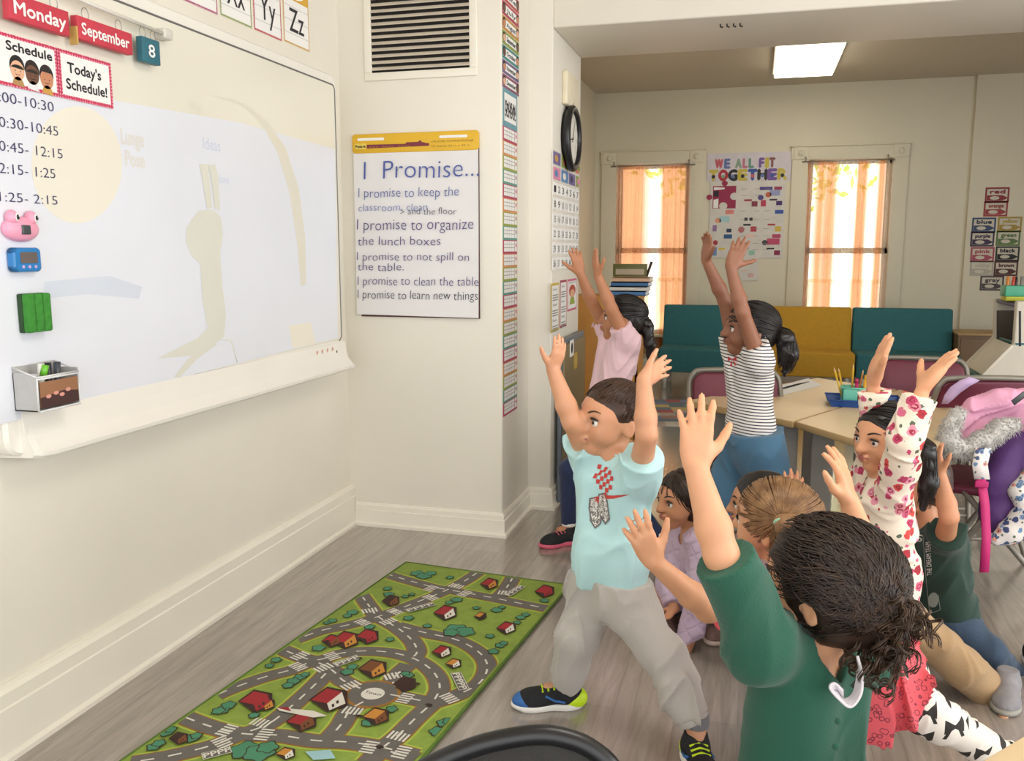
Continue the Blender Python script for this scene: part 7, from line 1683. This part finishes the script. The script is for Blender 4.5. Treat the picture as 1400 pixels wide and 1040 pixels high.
sd = SDF(0.006); sd.chain([at(x, y, T - 0.02) for x, y in ((1311, 566), (1300, 582), (1297, 600), (1306, 613), (1324, 614), (1345, 602), (1365, 588), (1384, 581))], [0.026, 0.03, 0.034, 0.034, 0.032, 0.032, 0.034, 0.028], 0.015)
vs, fs = sd.mesh(1, folds(0.004, 130, 4)); fo = raw_mesh('fur_trim', vs, fs, FUR, ct)
rs = np.random.RandomState(2); qd = vs[fs]; cn = qd.mean(1); nn = np.cross(qd[:, 1] - qd[:, 0], qd[:, 2] - qd[:, 0]); nn /= np.linalg.norm(nn, axis=1)[:, None] + 1e-9
paths = []; rad = []
for i in rs.choice(len(cn), 1800):
    d = unit(nn[i] + rs.normal(size=3) * 0.5); L_ = rs.uniform(0.008, 0.018); paths.append([cn[i], cn[i] + d * L_ * 0.5, cn[i] + d * L_ + V(0, 0, -0.005)]); rad.append([0.0013, 0.0011, 0.0004])
tubes_mesh('fur_hair', paths, rad, FUR, fo, 3)
q = MB(); o1, o2 = at(1385, 551, T - 0.02), at(1402, 538, T - 0.02); d1 = unit(o2 - o1); d2 = unit(np.cross(d1, FWH)) * 0.011; q.prism([o1 - d2, o2 - d2, o2 + d2, o1 + d2], FWH * 0.004, BLACK, bevel=0.001); q.build('zip_label', ct)
bp = thing('backpack', 'purple backpack with magenta strap hanging from the folding chair', 'backpack', at(1375, 680, 3.4))
PURP = mat('purple_nylon', '5E3A7A', 0.6, 0.06, 10, 0.2, 200); MAGS = mat('magenta_webbing', 'C2256E', 0.6)
sd = SDF(0.007); sd.chain([at(x, y, 3.30) for x, y in ((1385, 610), (1375, 660), (1365, 705))], [0.07, 0.085, 0.07], 0.03); sd.chain([at(x, y, 3.32) for x, y in ((1425, 615), (1420, 665), (1400, 710))], [0.08, 0.1, 0.08], 0.03)
sd.build('bag', PURP, bp, folds(0.004, 40, 5))
sd = SDF(0.006); sd.chain([at(x, y, 3.2) for x, y in ((1362, 738), (1380, 728), (1400, 712), (1420, 690))], [0.022, 0.04, 0.05, 0.05], 0.02); fm2 = floral_material('blue_coral_floral_canvas', 'E3DCD8', 30, (('3A4A7A', '6A8AB0', 'D98A7A'), ('8AA0C0', 'E0A090', '4A5A80')), '46506E') if 'floral_material' in globals() else PURP
sd.build('printed_pocket', fm2, bp)
sd = SDF(0.006); sd.chain([at(x, y, 3.2) for x, y in ((1405, 655), (1392, 672), (1400, 695))], [0.03, 0.03, 0.028], 0.02); sd.build('side_pocket', fm2, bp)
def webbing(name, pts, w, m_, par):
    q = MB(); P = [V(p) for p in pts]; vs_ = []
    for p in P: vs_ += [p - RT * w / 2, p + RT * w / 2]
    q.add(vs_, [(2 * i, 2 * i + 1, 2 * i + 3, 2 * i + 2) for i in range(len(P) - 1)], m_, True); o = q.build(name, par); o.modifiers.new('thick', 'SOLIDIFY').thickness = 0.005; return o
webbing('shoulder_strap', [at(x, y, 3.14) for x, y in ((1344, 612), (1339, 635), (1342, 655))], 0.055, fm2, bp)
st = webbing('strap', [at(x, y, 3.12) for x, y in ((1341, 655), (1346, 690), (1348, 735), (1345, 782))], 0.032, MAGS, bp)
q = MB(); q.box(at(1342, 662, 3.11) - V(.022, .004, .012), at(1342, 662, 3.11) + V(.022, .004, .012), MAGS, 0.004); q.build('buckle', st)

# black chair back close to the camera
oc_ = thing('office_chair', 'black rounded chair back at the bottom edge, nearest the rug', 'chair', under(at(730, 1080, 1.05)))
BM = mat('black_chair_mesh', '24221F', 0.7, 0.1, 60, 0.3, 400); pts = [(560, 1062), (600, 1040), (650, 1020), (700, 1008), (745, 1004), (785, 1012), (815, 1028), (838, 1052), (850, 1100), (850, 1200)]
P = smooth([at(x, y, 1.05) for x, y in pts] , 5); q = MB(); q.tube([at(530, 1200, 1.05), at(540, 1100, 1.05)] + P, 0.012, BLACK, 10); q.build('back_frame', oc_)
q = MB(); top = P; bot = [V(p[0], p[1], p[2] - 0.45) + FWH * 0.02 for p in P]; q.add(top + bot, [(i, i + 1, len(P) + i + 1, len(P) + i) for i in range(len(P) - 1)], BM, True); o = q.build('mesh_back', oc_); o.modifiers.new('thick', 'SOLIDIFY').thickness = 0.008
q = MB(); b0 = sum(P) / len(P); q.box((b0[0] - .22, b0[1] - .50, .42), (b0[0] + .22, b0[1] - .06, .49), BM, 0.03); q.build('seat', oc_)
q = MB(); q.tube([V(b0[0], b0[1] - .28, .08), V(b0[0], b0[1] - .28, .43)], .03, BLACK, 12); q.build('column', oc_); q = MB(); q.tube([V(b0[0], b0[1] - .1, .45), V(b0[0], b0[1] + 0.02, .48), V(b0[0], b0[1] + .03, b0[2] - .2)], .02, BLACK, 8); q.build('back_bracket', oc_)
for k in range(5):
    a = k * 1.2566 + .3; q = MB(); c0 = V(b0[0], b0[1] - .28, .09); e0 = c0 + V(math.cos(a), math.sin(a), 0) * .26 - Z3 * .03; q.tube([c0, e0], [.024, .016], BLACK, 8); lg = q.build('leg', oc_); q = MB(); q.ball(e0 - Z3 * .032, .028, BLACK, seg=12, rings=8); q.build('castor', lg)
# table corner at the bottom right
tc = thing('table', 'light wood table corner at the bottom right edge', 'table', (1.0, 1.6, 0)); zt_ = 0.58
a, b = onz(1338, 1042, zt_), onz(1402, 1004, zt_); d = unit(b - a); nn_ = V(d[1], -d[0], 0); a0 = a - d * 0.1; b0_ = b + d * 0.5
q = MB(); q.prism([a0, a0 + nn_ * .45, b0_ + nn_ * .45, b0_][::1], (0, 0, -0.027), MAPLE, bevel=0.003); q.build('tabletop', tc)
for p in (a0 + d * .06 + nn_ * .08, b0_ - d * .06 + nn_ * .08, a0 + d * .06 + nn_ * .38, b0_ - d * .06 + nn_ * .38):
    q = MB(); q.tube([V(p[0], p[1], 0), V(p[0], p[1], zt_ - .027)], .02, TLEG, 10); q.build('leg', tc)
